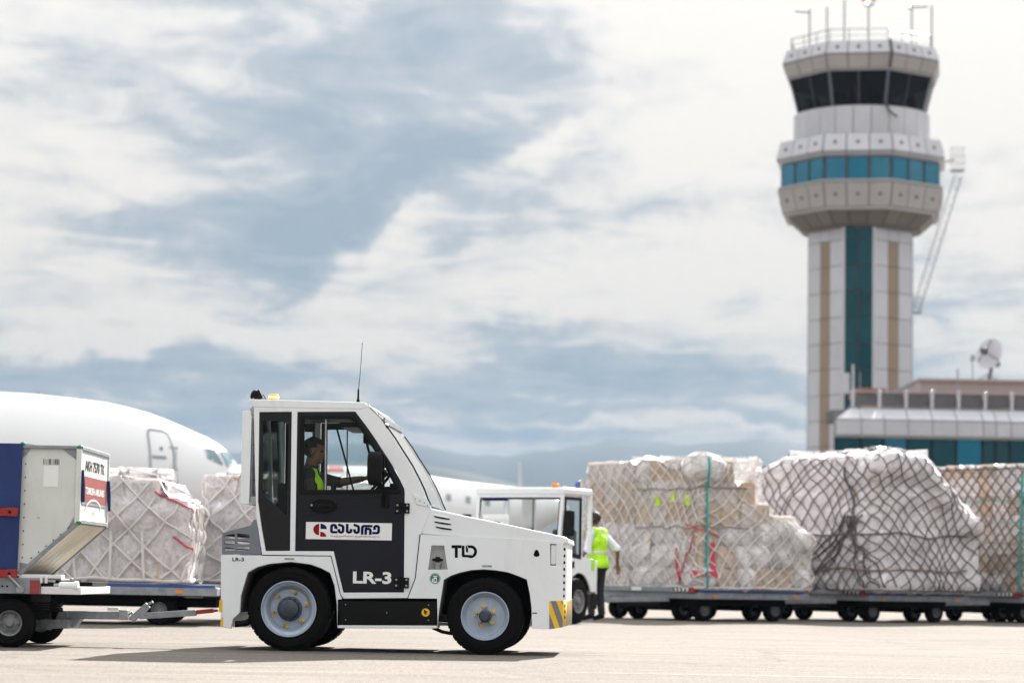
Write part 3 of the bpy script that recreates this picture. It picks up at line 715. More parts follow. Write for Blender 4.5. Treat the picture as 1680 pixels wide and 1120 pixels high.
    # hood: sloping top between the fenders
    hp = tl([(689.5, 834), (707, 833), (760, 845), (850, 864), (925, 880.5), (934, 884), (935, 892.5), (760, 881), (691.5, 875.5)])
    mb = MB(); mb.prism(hp, .012, W_ - .012); mb.build('hood', M['white'], T, bevel=.012, seg=3)
    # louvres
    for (xa_, ya_, xb_, yb_) in ((711.5, 846.5, 738.5, 851.5), (712.5, 855.5, 740.5, 860), (714.5, 864, 742, 868.5)):
        a = tp(xa_, ya_); b = tp(xb_, yb_); mb = MB(); d = Vector((b[0] - a[0], 0, b[1] - a[1])).normalized(); n_ = Vector((-d.z, 0, d.x))
        N = 14; P0 = Vector((a[0], .009, a[1])); L = (Vector((b[0], 0, b[1])) - Vector((a[0], 0, a[1]))).length
        mb.tube([P0 + d * L * k / N for k in range(N + 1)], [.0015 + .0065 * math.sin(PI * min(1, max(0, k / N))) ** .5 for k in range(N + 1)], 8)
        lo = mb.build('louvre_slot', M['dark'], T)
        mb = MB(); mb.tube([P0 + d * L * k / N + n_ * .010 + Vector((0, .001, 0)) for k in range(N + 1)], [.002 + .006 * math.sin(PI * k / N) ** .5 for k in range(N + 1)], 8); mb.build('louvre_lip', M['white'], lo)
    # front: head lamps, corner strip, grille slots, hazard plates
    xn, zt = tp(922, 891); xf = tp(931.5, 891)[0]; zb = tp(930, 1028)[1]; zh = tp(930, 985.5)[1]
    plan = [(xn + .003, .002), (xf - .012, .055), (xf, .10), (xf, W_ - .10), (xf - .012, W_ - .055), (xn + .003, W_ - .002), (xn - .04, W_ - .002), (xn - .04, .002)]
    mb = MB(); mb.prism(plan, zb, zt, axis='z'); fr = mb.build('front_panel', M['white2'], T, bevel=.006)
    # square grille openings along the near corner and across the nose
    def plan_pt(t_):   # along the front outline, metres from the near edge
        P = [Vector(p) for p in plan[:6]]; acc = 0
        for a, b in zip(P[:-1], P[1:]):
            l = (b - a).length
            if acc + l >= t_: q = a + (b - a) * (t_ - acc) / l; return q, (b - a).normalized()
            acc += l
        return P[-1], (P[-1] - P[-2]).normalized()
    for r_ in range(11):
        z = zt - .055 - r_ * .0585
        for c_ in range(1):
            t_ = .040 + .012 + c_ * .128
            if z < zb + .03: continue
            if t_ > 1.5: continue
            q, dr = plan_pt(t_); nrm = Vector((dr.y, -dr.x))
            m3 = Matrix(((dr.x, nrm.x, 0), (dr.y, nrm.y, 0), (0, 0, 1)))
            mb = MB(); mb.obox((q.x, q.y, z), (.026 if c_ == 0 else (.03 if c_ == 1 else .09), .003, .024), m3); mb.build('grille_slot', M['dark'], fr)
    # hazard stripes: plates on the side of the nose and round the corner
    ha = [(902.8, 986), (925, 986), (925, 1029), (902.8, 1032.2)]
    P = tl(ha); mb = MB().mat(0); mb.prism(P, -.004, -.0008); hz = mb.build('hazard_plate', M['yellow'], T)
    x0_, x1_ = P[0][0] + .001, P[1][0]
    zt_, zb_ = P[0][1] - .001, P[3][1] + .003
    for pl in ([(902.9, 1006), (912, 1031), (903, 1032)], [(905, 986.2), (914.2, 986.2), (925, 1016), (925, 1028.8), (920.2, 1029.8)], [(922.2, 986.2), (925, 986.2), (925, 994)]):
        mb = MB(); mb.prism(tl(pl), -.0062, -.0042); mb.build('hazard_stripe', M['hazgrey'], hz)
    mb = MB()
    p2 = [(xn + .001, .0), (xf - .010, .050), (xf + .002, .10), (xf + .002, W_ - .1), (xf - .010, W_ - .05), (xn + .001, W_)]
    n_ = len(p2); mb.add([(a, b, zh) for a, b in p2] + [(a, b, zb) for a, b in p2], [(i, i + 1, i + 1 + n_, i + n_) for i in range(n_ - 1)])
    o = mb.build('hazard_plate', M['yellow'], T); sm = o.modifiers.new('s', 'SOLIDIFY'); sm.thickness = .003; sm.offset = 1
    for k in range(9):
        y = .12 + k * .16; mb = MB(); mb.add([(xf + .0068, y, zb), (xf + .0068, y + .07, zb), (xf + .0068, y + .12, zh), (xf + .0068, y + .05, zh)], [(0, 1, 2, 3)]); mb.build('hazard_stripe', M['hazgrey'], o, smooth=False)
    for k in range(3):
        mb = MB(); z = zh - .045 - k * .052; mb.box(xf - .012, xf - .002, .045, .075, z - .012, z + .012); mb.build('grille_slot', M['dark'], o)
    mb = MB().mat(0); a = tp(905, 893); b = tp(921.5, 927.5); mb.box(a[0], b[0], .05, .09, b[1], a[1]); hb = mb.build('headlamp_housing', M['liner'], T)
    mb = MB(); mb.box(a[0] + .002, a[0] + .055, .012, .049, b[1] + .004, a[1] - .004); mb.build('headlamp', M['white2'], hb, bevel=.01)
    for k in range(4):
        mb = MB(); z = a[1] - .02 - k * .045; mb.box(a[0] + .056, a[0] + .064, .012, .03, z - .012, z); mb.build('fixing_clip', M['dark'], hb)
    mb = MB(); mb.box(tp(878, 1000)[0], xn - .05, .04, W_ - .04, .24, .95); mb.build('nose_inner', M['dark'], T)
    # roof slab, rear wall, windscreen
    rp = tl([(401, 651), (404, 649.8), (480, 652.2), (594, 656.6), (600, 659.5), (603, 664), (590, 668), (409, 663.5)])
    mb = MB(); mb.prism(rp, .003, W_ - .003); mb.build('roof', M['white'], T, bevel=.012, seg=3)
    mb = MB(); mb.prism(tl([(420, 669.5), (590, 670.5), (590, 673), (420, 672)]), .06, W_ - .06); mb.build('headliner', M['black'], T)
    ws = tl([(612, 667), (624, 684), (632, 697.5), (647, 718.5), (662, 742.5), (675, 762.5), (687, 785.5), (695, 802.5), (701, 818.5), (706, 829)])
    mb = MB(); ns = len(ws)
    mb.grid(lambda i, j: (ws[i][0] - .002, .055 if j == 0 else W_ - .055, ws[i][1]), ns, 2); o = mb.build('windscreen', M['screen'], T, angle=60)
    for y0, y1 in ((.006, .058), (W_ - .058, W_ - .006)):      # dark rubber edge
        mb = MB(); mb.tube([(a + .004, y0 + .03 if y0 < 1 else y0 + .02, b + .004) for a, b in ws[2:]], .006, 6); mb.build('windscreen_seal', M['black'], T)
    # inner windscreen pillars / wiper arms seen across the cab
    for (pa, pb, y, w) in (((538, 690), (569, 802), .40, .016), ((570, 690), (590, 768), 1.05, .022)):
        a = tp(*pa); b = tp(*pb); mb = MB(); mb.bar((a[0], y, a[1]), (b[0], y, b[1]), w, w); mb.build('grab_rail', M['black'], T, bevel=.003)
    # cowl plate at the windscreen's foot
    mb = MB(); mb.prism(tl([(676.5, 808), (700, 817.5), (708, 831), (683, 826.5)]), -.001, .006); cp = mb.build('cowl_plate', M['white'], T, bevel=.002)
    for px, py in ((681, 817), (688.5, 820.5), (696, 824), (701, 828)):
        x, z = tp(px, py); mb = MB(); mb.lathe([(0, .006), (-.004, .005), (-.004, 0)], (x, -.001, z), (0, 1, 0), 8); mb.build('screw', M['steel'], cp)
    # firewall, floor, rear wall
    a = tp(660, 812); b = tp(664, 975)
    mb = MB(); mb.box(a[0] - .02, a[0] + .02, .055, W_ - .055, b[1], tp(668, 815)[1]); mb.box(a[0] - .16, a[0] + .02, .055, W_ - .055, tp(660, 812)[1], tp(660, 806)[1]); mb.build('dashboard', M['black'], T, bevel=.01)
    mb = MB(); mb.box(tp(556, 905)[0], a[0], .055, W_ - .055, tp(560, 980)[1], tp(560, 970)[1]); mb.box(tp(430, 905)[0], tp(547, 905)[0], .055, W_ - .055, tp(560, 911)[1], tp(560, 904)[1]); mb.build('cab_floor', M['dark'], T)
    mb = MB(); rl = tl([(417, 838), (425, 838), (432, 906), (426, 906)]); mb.prism(rl, .055, W_ - .055); mb.build('rear_wall', M['greypanel'], T)
    mb = MB(); mb.prism(tl([(433, 908), (433, 880), (465, 880), (470, 905)]), .055, W_ - .055); mb.build('seat_box', M['dark'], T)
    for y in (.06, W_ / 2 - .02, W_ - .10):
        mb = MB(); mb.prism(tl([(410.5, 664), (414, 664), (421, 838), (416.5, 838)]), y, y + .04); mb.build('rear_window_post', M['white'], T)
    mb = MB(); mb.prism(tl([(412, 668), (413.2, 668), (419, 838), (417.8, 838)]), .10, W_ - .10); mb.build('rear_window_pane', M['glass'], T, smooth=False)
    # wire guard behind the rear window
    mb = MB()
    xg = tp(407.5, 700)[0]
    zt2 = tp(407, 668)[1]; zb2 = tp(407, 822)[1]
    for k in range(9): z = zt2 + (zb2 - zt2) * k / 8; mb.cyl((xg, .03, z), (xg, W_ - .03, z), .005, 6)
    for k in range(14): y = .03 + (W_ - .06) * k / 13; mb.cyl((xg, y, zt2), (xg, y, zb2), .004, 6)
    mb.bar((xg, .02, zt2 + .02), (xg, W_ - .02, zt2 + .02), .02, .03)
    mb.bar((xg, .02, zb2), (xg, W_ - .02, zb2), .02, .03)
    mb.build('wire_guard', M['steel'], T)
    mb = MB(); a = tp(404, 664); b = tp(411.5, 678); mb.box(a[0] - .005, b[0] + .02, .01, .05, b[1], a[1]); a = tp(405, 812); b = tp(411, 826); mb.box(a[0], b[0] + .02, .01, .05, b[1], a[1]); mb.build('guard_bracket', M['steel'], T, bevel=.004)
    # white flap panel standing behind the cab
    a = tp(390.5, 668.8); b = tp(404, 823.5)
    mb = MB(); mb.box(a[0], b[0] - .006, .01, .05, b[1], a[1]); mb.box(a[0], a[0] + .014, .05, W_ - .05, b[1], a[1]); mb.box(a[0], b[0] + .02, .008, .052, b[1] - .006, b[1]); mb.build('rear_flap', M['white'], T, bevel=.006)
    # grey louvred rear cowl
    for y0, y1 in ((.008, .03), (W_ - .03, W_ - .008)):
        holes = []
        for k, (ya, yb) in enumerate(((875.5, 881.5), (885.5, 890.8), (896, 901))):
            holes.append(tl([(362.5, ya + .4), (379, ya - (2 if k == 0 else 0)), (380, yb), (362.5, yb)])); holes.append(tl([(383, ya - (2.5 if k == 0 else 0)), (403.5, ya - (0 if k else 1)), (404.5, yb), (384, yb)]))
        mb = MB(); mb.prism(tl([(358.2, 872), (405.6, 860), (411, 850), (415, 851), (424.5, 907.5), (358.2, 907.5)]), y0, y1, holes=holes); mb.build('rear_cowl', M['greypanel'], T, bevel=.004)
    a = tp(358.2, 872); mb = MB()
    mb.prism(tl([(358.2, 872), (405.6, 860), (405.6, 863), (358.2, 875)]), .035, W_ - .035)
    for k in range(5): z = tp(358, 905 - k * 7)[1]; mb.box(a[0], a[0] + .02, .035, W_ - .035, z, z + .012)
    mb.build('rear_cowl', M['greypanel'], T, bevel=.003)
    mb = MB(); mb.box(tp(358, 1000)[0], tp(358, 1000)[0] + .03, .04, W_ - .04, tp(358, 1025)[1], tp(358, 909)[1]); mb.build('rear_panel', M['white'], T, bevel=.005)
    a = tp(360, 908); mb = MB(); mb.box(tp(360, 908)[0], tp(424, 908)[0], .04, W_ - .04, a[1] - .02, a[1] - .006); mb.build('deck', M['dark'], T)
    mb = MB(); mb.box(tp(388, 908)[0], tp(540, 908)[0], .04, W_ - .04, tp(470, 916)[1], tp(470, 909)[1]); mb.build('fender_top', M['white'], T)
    # exhaust and hitch
    x, z = tp(385, 1023); mb = MB(); mb.tube([(x - .03, .06, z), (x + .06, .07, z + .01), (x + .14, .16, z + .05), (x + .2, .30, z + .10)], .028, 12); mb.build('exhaust_pipe', M['black'], T)
    x = tp(357, 1000)[0]; z = tp(357, 998)[1]
    mb = MB(); mb.box(x - .06, x + .02, W_ / 2 - .09, W_ / 2 + .09, z - .10, z + .12); mb.cyl((x - .05, W_ / 2, z - .13), (x - .05, W_ / 2, z + .16), .014, 8); mb.build('tow_hitch', M['steel'], T, bevel=.005)
    for k, (p0, p1) in enumerate((((355.8, 983), (360, 1003)), ((356.4, 1011), (362, 1027)))):
        a = tp(*p0); b = tp(*p1); mb = MB(); mb.box(a[0] - .004, b[0], -.004, .0, b[1], a[1]); 
        if k: mb = MB(); mb.prism(tl([(357.2, 1025.8), (361.5, 1026.8), (361.5, 1008), (357.2, 1018)]), -.004, -.0008)
        mb.build('hazard_plate', M['yellow'], T)
    # roof fittings
    x, z = tp(433.8, 652); mb = MB(); mb.lathe([(0, .040), (.014, .040), (.016, .045)], (x, .30, z + .018), (0, 0, 1), 24); bc = mb.build('beacon', M['black'], T)
    mb = MB(); mb.lathe([(.014, .046), (.055, .046), (.066, .038), (.068, 0)], (x, .30, z + .012), (0, 0, 1), 24); mb.build('beacon_dome', M['amber'], bc)
    mb = MB(); mb.lathe([(.030, .0475), (.046, .0475)], (x, .30, z + .012), (0, 0, 1), 24); mb.build('beacon_band', M['lampcore'], bc)
    x, z = tp(409.5, 642)
    mb = MB(); q = Matrix.Rotation(R(-25), 3, 'Y'); mb.obox((x, .22, z + .004), (.075, .09, .085), q); mb.lathe([(0, .048), (-.02, .044), (-.03, .03)], (x - .03, .22, z + .012), (1, 0, -.4), 18); mb.cyl((x + .005, .22, z - .07), (x, .22, z - .03), .012, 8)
    mb.tube([(x + .03, .22, z + .005), (x + .055, .21, z + .012), (x + .07, .2, z - .02), (x + .085, .2, z - .055)], .005, 6); mb.build('work_lamp', M['black'], T, bevel=.006)
    x, z = tp(576.5, 656); mb = MB(); mb.lathe([(0, .045), (.010, .040), (.022, .018), (.06, .010), (.14, .008), (.14, 0)], (x, .35, z), (0, 0, 1), 16)
    an = mb.build('aerial', M['black'], T)
    x2, z2 = tp(583.3, 552); mb = MB(); mb.tube([(x, .35, z + .13), (x + (x2 - x) * .5, .35, (z + z2) / 2), (x2, .35, z2)], [.0035, .0026, .0022], 6); mb.sphere((x2, .35, z2), .006, 8, 6); mb.build('aerial_whip', M['black'], an)
    # lamps crowded above the windscreen
    a = tp(598, 663); b = tp(628, 692)
    mb = MB(); mb.bar((a[0] + .03, .02, a[1] - .01), (b[0] + .015, .02, b[1] + .012), .03, .012); mb.bar((a[0] + .03, W_ - .02, a[1] - .01), (b[0] + .015, W_ - .02, b[1] + .012), .03, .012); mb.bar((b[0] + .0, .02, b[1] + .03), (b[0] + .0, W_ - .02, b[1] + .03), .02, .05); br = mb.build('lamp_bracket', M['galv'], T, bevel=.003)
    rr = random.Random(4)
    for k in range(7):
        px = 596 + 31 * (k / 6); py = 664 + 29 * (k / 6); c = tp(px + 3, py - 1.5); y = .05 + (k % 3) * .035
        mb = MB(); d = Vector((.5, -.35, .55)).normalized(); cc = Vector((c[0], y, c[1])); mb.lathe([(-.02, .010), (-.015, .022), (.010, .026), (.014, .026), (.012, .02), (.006, 0)], cc, d, 14); mb.cyl(cc, cc + Vector((-.02, 0, -.03)), .008, 6); mb.build('clamp_lamp', M['black'] if k % 2 else M['steel'], br)
    for k in range(5):
        c = tp(612 + 5 * k - 2, 680 + 5.2 * k); mb = MB(); mb.cyl((c[0], .03, c[1] + .02), (c[0] + .012, .06, c[1] - .01), .009, 8); mb.sphere((c[0] + .018, .03, c[1] + .018), .014, 8, 6); mb.build('cable_clip', M['galv'] if k % 2 else M['black'], br)
    # door mirror on its stalk
    xa, z1 = tp(604.8, 740); xb, z0 = tp(629, 797)
    cx, cz, hw, hh = (xa + xb) / 2, (z0 + z1) / 2, (xb - xa) / 2, (z1 - z0) / 2
    mb = MB(); N = 40
    def sup(i, k, p=4.5):
        a = 2 * PI * i / N; c, s_ = math.cos(a), math.sin(a)
        return (math.copysign(abs(c) ** (2 / p), c) * k, math.copysign(abs(s_) ** (2 / p), s_) * k)
    rg = [(0.001, -.205), (.55, -.203), (.88, -.195), (1, -.175), (1, -.15), (.9, -.135), (0.001, -.13)]
    mb.grid(lambda i, j: (cx + hw * sup(i % N, rg[j][0])[0], rg[j][1], cz + hh * sup(i % N, rg[j][0])[1] - .012 * (rg[j][0] > .5) * math.cos(2 * PI * (i % N) / N)), N + 1, len(rg))
    mi = mb.build('door_mirror', M['black'], T, angle=50)
    a = tp(631.5, 746); b = tp(630.5, 829)
    mb = MB(); mb.tube([(a[0] - .02, -.15, a[1] + .012), (a[0], -.15, a[1]), (a[0] - .002, -.13, (a[1] + b[1]) / 2 + .05), (b[0] - .01, -.05, b[1] + .10), (b[0] - .01, -.02, b[1])], .011, 8)
    c = tp(628, 774); mb.cyl((c[0] - .04, -.15, c[1]), (c[0] + .025, -.14, c[1]), .020, 10); mb.sphere((c[0] + .02, -.14, c[1]), .026, 10, 8)
    mb.box(b[0] - .035, b[0] + .03, -.022, .008, b[1] - .012, b[1] + .10); mb.build('mirror_stalk', M['black'], T, bevel=.003)
    # inside: seats, wheel, sun visor, clutter
    def seat(y):
        a = tp(452, 860); mb = MB()
        mb.prism([(tp(447, 905)[0], tp(447, 903)[1]), (tp(452, 905)[0], tp(447, 878)[1]), (tp(500, 905)[0], tp(447, 876)[1]), (tp(505, 905)[0], tp(447, 900)[1])], y - .23, y + .23)
        mb.build('seat_cushion', M['fabric'], T, bevel=.04, seg=4)
        mb = MB(); mb.prism(tl([(452, 876), (468, 878), (464, 850), (462, 815), (458, 795), (452, 787), (445, 788), (443, 800), (447, 840)]), y - .20, y + .20); mb.build('backrest', M['fabric'], T, bevel=.03, seg=4)
    seat(.42); seat(1.12)
    c = Vector((tp(596, 795)[0], 1.0, tp(596, 790)[1])); ax = Vector((-.75, 0, .66)).normalized()
    mb = MB(); e1 = Vector((0, 1, 0)); e2 = ax.cross(e1)
    mb.tube([c + (e1 * math.cos(2 * PI * k / 36) + e2 * math.sin(2 * PI * k / 36)) * .19 for k in range(36)], .014, 8, True)
    for k in (0, 1, 2): aa = PI / 2 + k * 2 * PI / 3; mb.cyl(c - ax * .02, c + (e1 * math.cos(aa) + e2 * math.sin(aa)) * .185, .010, 8)
    mb.lathe([(-.03, .04), (.0, .045), (.005, 0)], c, ax, 16); mb.cyl(c, c - ax * .5, .022, 10); mb.build('steering_wheel', M['black'], T)
    mb = MB(); a = tp(573, 690); b = tp(596, 716); mb.box(a[0], a[0] + .10, .9, 1.25, b[1], a[1]); mb.box(tp(540, 700)[0], tp(605, 700)[0], .5, 1.45, tp(570, 692)[1], tp(570, 684)[1]); mb.build('sun_visor', M['black'], T, bevel=.015)
    mb = MB(); a = tp(646, 800); mb.box(a[0] - .14, a[0] + .02, .10, .35, a[1] - .02, a[1] + .02); mb.box(a[0] - .06, a[0], .15, .2, a[1], a[1] + .05); mb.build('dash_tray', M['dark'], T, bevel=.01)
    mb = MB(); a = tp(543, 799); mb.box(a[0] - .022, a[0] + .025, .04, .06, a[1] - .02, a[1] + .028); mb.build('window_catch', M['black'], T, bevel=.004)
    mb = MB(); mb.tube([(tp(632, 776)[0], .06, tp(632, 776)[1]), (tp(637, 790)[0], .08, tp(637, 790)[1]), (tp(648, 799)[0], .1, tp(648, 799)[1])], .003, 5); mb.build('cable', M['black'], T)
    # brake hoses, springs glimpsed in the wheel arches
    mb = MB(); x, z = tp(811, 939); mb.tube([(x, .1, z), (x + .05, .12, z - .05), (x + .12, .15, z - .08)], .007, 6); x, z = tp(735, 1000)
    for k in range(8): mb.box(x, x + .04, .30, .36, z - .02 * k, z - .02 * k + .008)
    mb.tube([(tp(706, 1026)[0], .25, tp(706, 1030)[1]), (tp(722, 1038)[0], .25, tp(722, 1037)[1]), (tp(738, 1041)[0], .25, tp(738, 1040)[1]), (tp(752, 1039)[0], .25, .2)], .016, 8); mb.build('hose', M['black'], T)
    return T
TRACTOR = build_tractor()
# ------------------------------------------------------------------ people: one skin grown from tapered limbs, clothes as shells over it
def seg_dist(p, a, b):
    ab = b - a; L = ab.dot(ab); t = 0 if L < 1e-12 else max(0, min(1, (p - a).dot(ab) / L))
    return (p - (a + ab * t)).length, t
def person(name, J, bones, head, clothes, mats, label, cat='person', voxel=0.007, hair=None):
    root = empty(name, (0, 0, 0)); tag(root, label, cat)
    mb = MB()
    for (tg, a, b, ra, rb) in bones:
        A, B = Vector(J[a]), Vector(J[b]); d = (B - A).length; n = max(3, int(d / 0.03))
        if d < 1e-6: mb.sphere(A, ra, 16, 12); continue
        path = []; rr_ = []
        for k in range(5): t_ = -math.cos(PI / 2 * k / 4); path.append(A + (B - A).normalized() * ra * t_); rr_.append(max(.0008, ra * math.sqrt(max(0, 1 - t_ * t_))))
        for k in range(1, n): path.append(A.lerp(B, k / n)); rr_.append(ra + (rb - ra) * k / n)
        for k in range(5): t_ = math.sin(PI / 2 * k / 4); path.append(B + (B - A).normalized() * rb * t_); rr_.append(max(.0008, rb * math.sqrt(max(0, 1 - t_ * t_))))
        mb.tube(path, rr_, 14)
    # head: skull, jaw, nose, brow, ears, lips in the frame (forward f, left l, up u)
    hc, f, l, u = head; f = Vector(f).normalized(); u = (Vector(u) - f * Vector(u).dot(f)).normalized(); l = u.cross(f); hc = Vector(hc)
    Q = Matrix((f, l, u)).transposed()
    def ell(c, r, nu=20, nv=14):
        m2 = MB(); m2.sphere((0, 0, 0), r, nu, nv); mb.add([hc + Q @ (Vector(v) + Vector(c)) for v in m2.v], m2.f)
    ell((-.012, 0, .028), (.098, .076, .092)); ell((.022, 0, -.035), (.070, .060, .075)); ell((.052, 0, -.085), (.036, .038, .026))
    ell((.088, 0, -.012), (.014, .012, .030)); ell((.102, 0, -.028), (.016, .015, .012)); ell((.086, 0, -.055), (.012, .024, .008)); ell((.084, 0, -.066), (.011, .021, .008))
    ell((.074, .030, .018), (.016, .026, .009)); ell((.074, -.030, .018), (.016, .026, .009))
    for s in (-1, 1): ell((-.004, s * .076, -.010), (.018, .011, .032), 10, 8)
    me = mb.mesh('b', M['dark'], recalc=True, smooth=False)
    o = bpy.data.objects.new('b', me); COL.objects.link(o)
    rm = o.modifiers.new('r', 'REMESH'); rm.mode = 'VOXEL'; rm.voxel_size = voxel
    sm = o.modifiers.new('s', 'SMOOTH'); sm.factor = 0.5; sm.iterations = 3
    dg = bpy.context.evaluated_depsgraph_get(); dg.update()
    bm_ = bpy.data.meshes.new_from_object(o.evaluated_get(dg)); bpy.data.objects.remove(o)
    nv = len(bm_.vertices); P = np.empty(nv * 3); bm_.vertices.foreach_get('co', P); P = P.reshape(-1, 3)
    N = np.empty(nv * 3); bm_.vertices.foreach_get('normal', N); N = N.reshape(-1, 3)
    best = np.full(nv, 9.0); cls = np.zeros(nv, int); par = np.zeros(nv)
    tags = []
    for (tg, a, b, ra, rb) in bones:
        if tg not in tags: tags.append(tg)
        A, B = np.array(J[a]), np.array(J[b]); ab = B - A; L = max(1e-9, ab @ ab)
        t_ = np.clip(((P - A) @ ab) / L, 0, 1); d = np.linalg.norm(P - (A + t_[:, None] * ab), axis=1) - (ra + (rb - ra) * t_)
        k = d < best; best[k] = d[k]; cls[k] = tags.index(tg); par[k] = t_[k]
    hl = (P - np.array(hc)) @ np.array(Q)
    tags.append('head'); k = (np.linalg.norm(hl * np.array([1, 1.2, .8]), axis=1) < .125) & (hl[:, 2] > -.125); k &= ~((hl[:, 2] < -.075) & (hl[:, 0] < .0)); cls[k] = tags.index('head')
    bm_.materials.clear(); bm_.materials.append(mats['skin']); bm_.materials.append(mats.get('shoe', M['dark'])); bm_.materials.append(mats.get('eye', M['ink']))
    faces = [tuple(p.vertices) for p in bm_.polygons]
    body = bpy.data.objects.new('body', bm_); COL.objects.link(body); body.parent = root; bm_.shade_smooth()
    fo = [tags[max(set(c), key=list(c).count)] for c in (cls[list(q)] for q in faces)]
    fc = np.array([P[list(q)].mean(0) for q in faces])
    hf = np.array([hl[list(q)].mean(0) for q in faces])
    mi = [1 if t_ == 'foot' else 0 for t_ in fo]
    for i, t_ in enumerate(fo):
        h_ = hf[i]
        if t_ == 'head' and .018 < abs(h_[1]) < .042 and -.004 < h_[2] < .008 and h_[0] > .055: mi[i] = 2
    bm_.polygons.foreach_set('material_index', mi)
    def shell(nm, keep, off, mat, parent=root, label_=None, thick=.004, wob=.003):
        ids = [i for i in range(len(faces)) if keep(fo[i], fc[i], hf[i], i)]
        vm = {}; vs = []; fs = []
        for i in ids:
            q = []
            for v in faces[i]:
                if v not in vm:
                    vm[v] = len(vs); p = Vector(P[v]); w = noise.noise(p * 14) * wob + noise.noise(p * 33) * wob * .5
                    vs.append(p + Vector(N[v]) * (off + w))
                q.append(vm[v])
            fs.append(tuple(q))
        m2 = MB(); m2.add(vs, fs); o_ = m2.build(nm, mat, parent, recalc=False, angle=180)
        s_ = o_.modifiers.new('s', 'SOLIDIFY'); s_.thickness = thick; s_.offset = -1
        if label_: o_['label'] = label_
        return o_
    for c in clothes: shell(*c[:1], c[1], c[2], c[3], **(c[4] if len(c) > 4 else {}))
    if hair: shell('hair', hair, .009, mats['hair'], thick=.008, wob=.004)
    return root
SK = material('skin', (0.21, 0.105, 0.065), 0.5, var=0.10, scale=12, spec=.4)
HAIR = material('black_hair', (0.010, 0.008, 0.007), 0.6, var=0.3, scale=60, bump=.6, bscale=300)
HIVIS = material('hi_vis_yellow_cloth', (0.42, 0.80, 0.01), 0.75, var=0.10, scale=9, bump=.3, bscale=40)
REFL = material('reflective_tape', (0.62, 0.62, 0.60), 0.4, metal=.2, var=.08)
SHIRT = material('grey_brown_shirt', (0.055, 0.048, 0.038), 0.85, var=0.2, scale=12, bump=.4, bscale=30)
DNAVY = material('dark_navy_cloth', (0.014, 0.016, 0.028), 0.85, var=.2, scale=12)
WSHIRT = material('white_shirt', (0.70, 0.74, 0.82), 0.8, var=.06, scale=10, bump=.3, bscale=30)
TROU = material('black_trousers', (0.014, 0.014, 0.018), 0.85, var=.2, scale=12)

def hand(J, bones, pre, wrist, d, n, curl=0.6, size=1.0, side=1):
    """palm and five unequal bent fingers: d points along the hand, n out of the back of it"""
    d = Vector(d).normalized(); n = Vector(n); n = (n - d * n.dot(d)).normalized(); s = d.cross(n) * side; w = Vector(wrist)
    J[pre + 'p'] = tuple(w + d * .05 * size); 
    for k in range(4):
        off = (-.033 + .022 * k) * size; b = w + d * .085 * size + s * off
        J[pre + 'm%d' % k] = tuple(b); J[pre + 'c%d' % k] = tuple(w + d * .02 + s * off * .7)
        bones.append((pre + 'hand', pre + 'c%d' % k, pre + 'm%d' % k, .015 * size, .0115 * size))
        L = (.040, .046, .043, .034)[k] * size; dd = d; p = b
        for q in range(3):
            a = curl * (.5 + .5 * q); dd = (dd * math.cos(a) - n * math.sin(a)).normalized()
            n2 = (n * math.cos(a) + d * math.sin(a)); p2 = p + dd * L * (1, .7, .55)[q]
            J[pre + 'f%d%d' % (k, q)] = tuple(p2)
            bones.append((pre + 'hand', pre + 'm%d' % k if q == 0 else pre + 'f%d%d' % (k, q - 1), pre + 'f%d%d' % (k, q), .0095 * size, .0082 * size)); p = p2
    t0 = w + d * .025 * size - s * .030 * size; t1 = t0 + (d * .6 - s * .7 - n * .3).normalized() * .042 * size; t2 = t1 + (d * .8 - s * .1 - n * .6).normalized() * .032 * size
    J[pre + 't0'], J[pre + 't1'], J[pre + 't2'] = tuple(t0), tuple(t1), tuple(t2)
    bones.append((pre + 'hand', pre + 't0', pre + 't1', .013 * size, .0105 * size)); bones.append((pre + 'hand', pre + 't1', pre + 't2', .0105 * size, .009 * size))

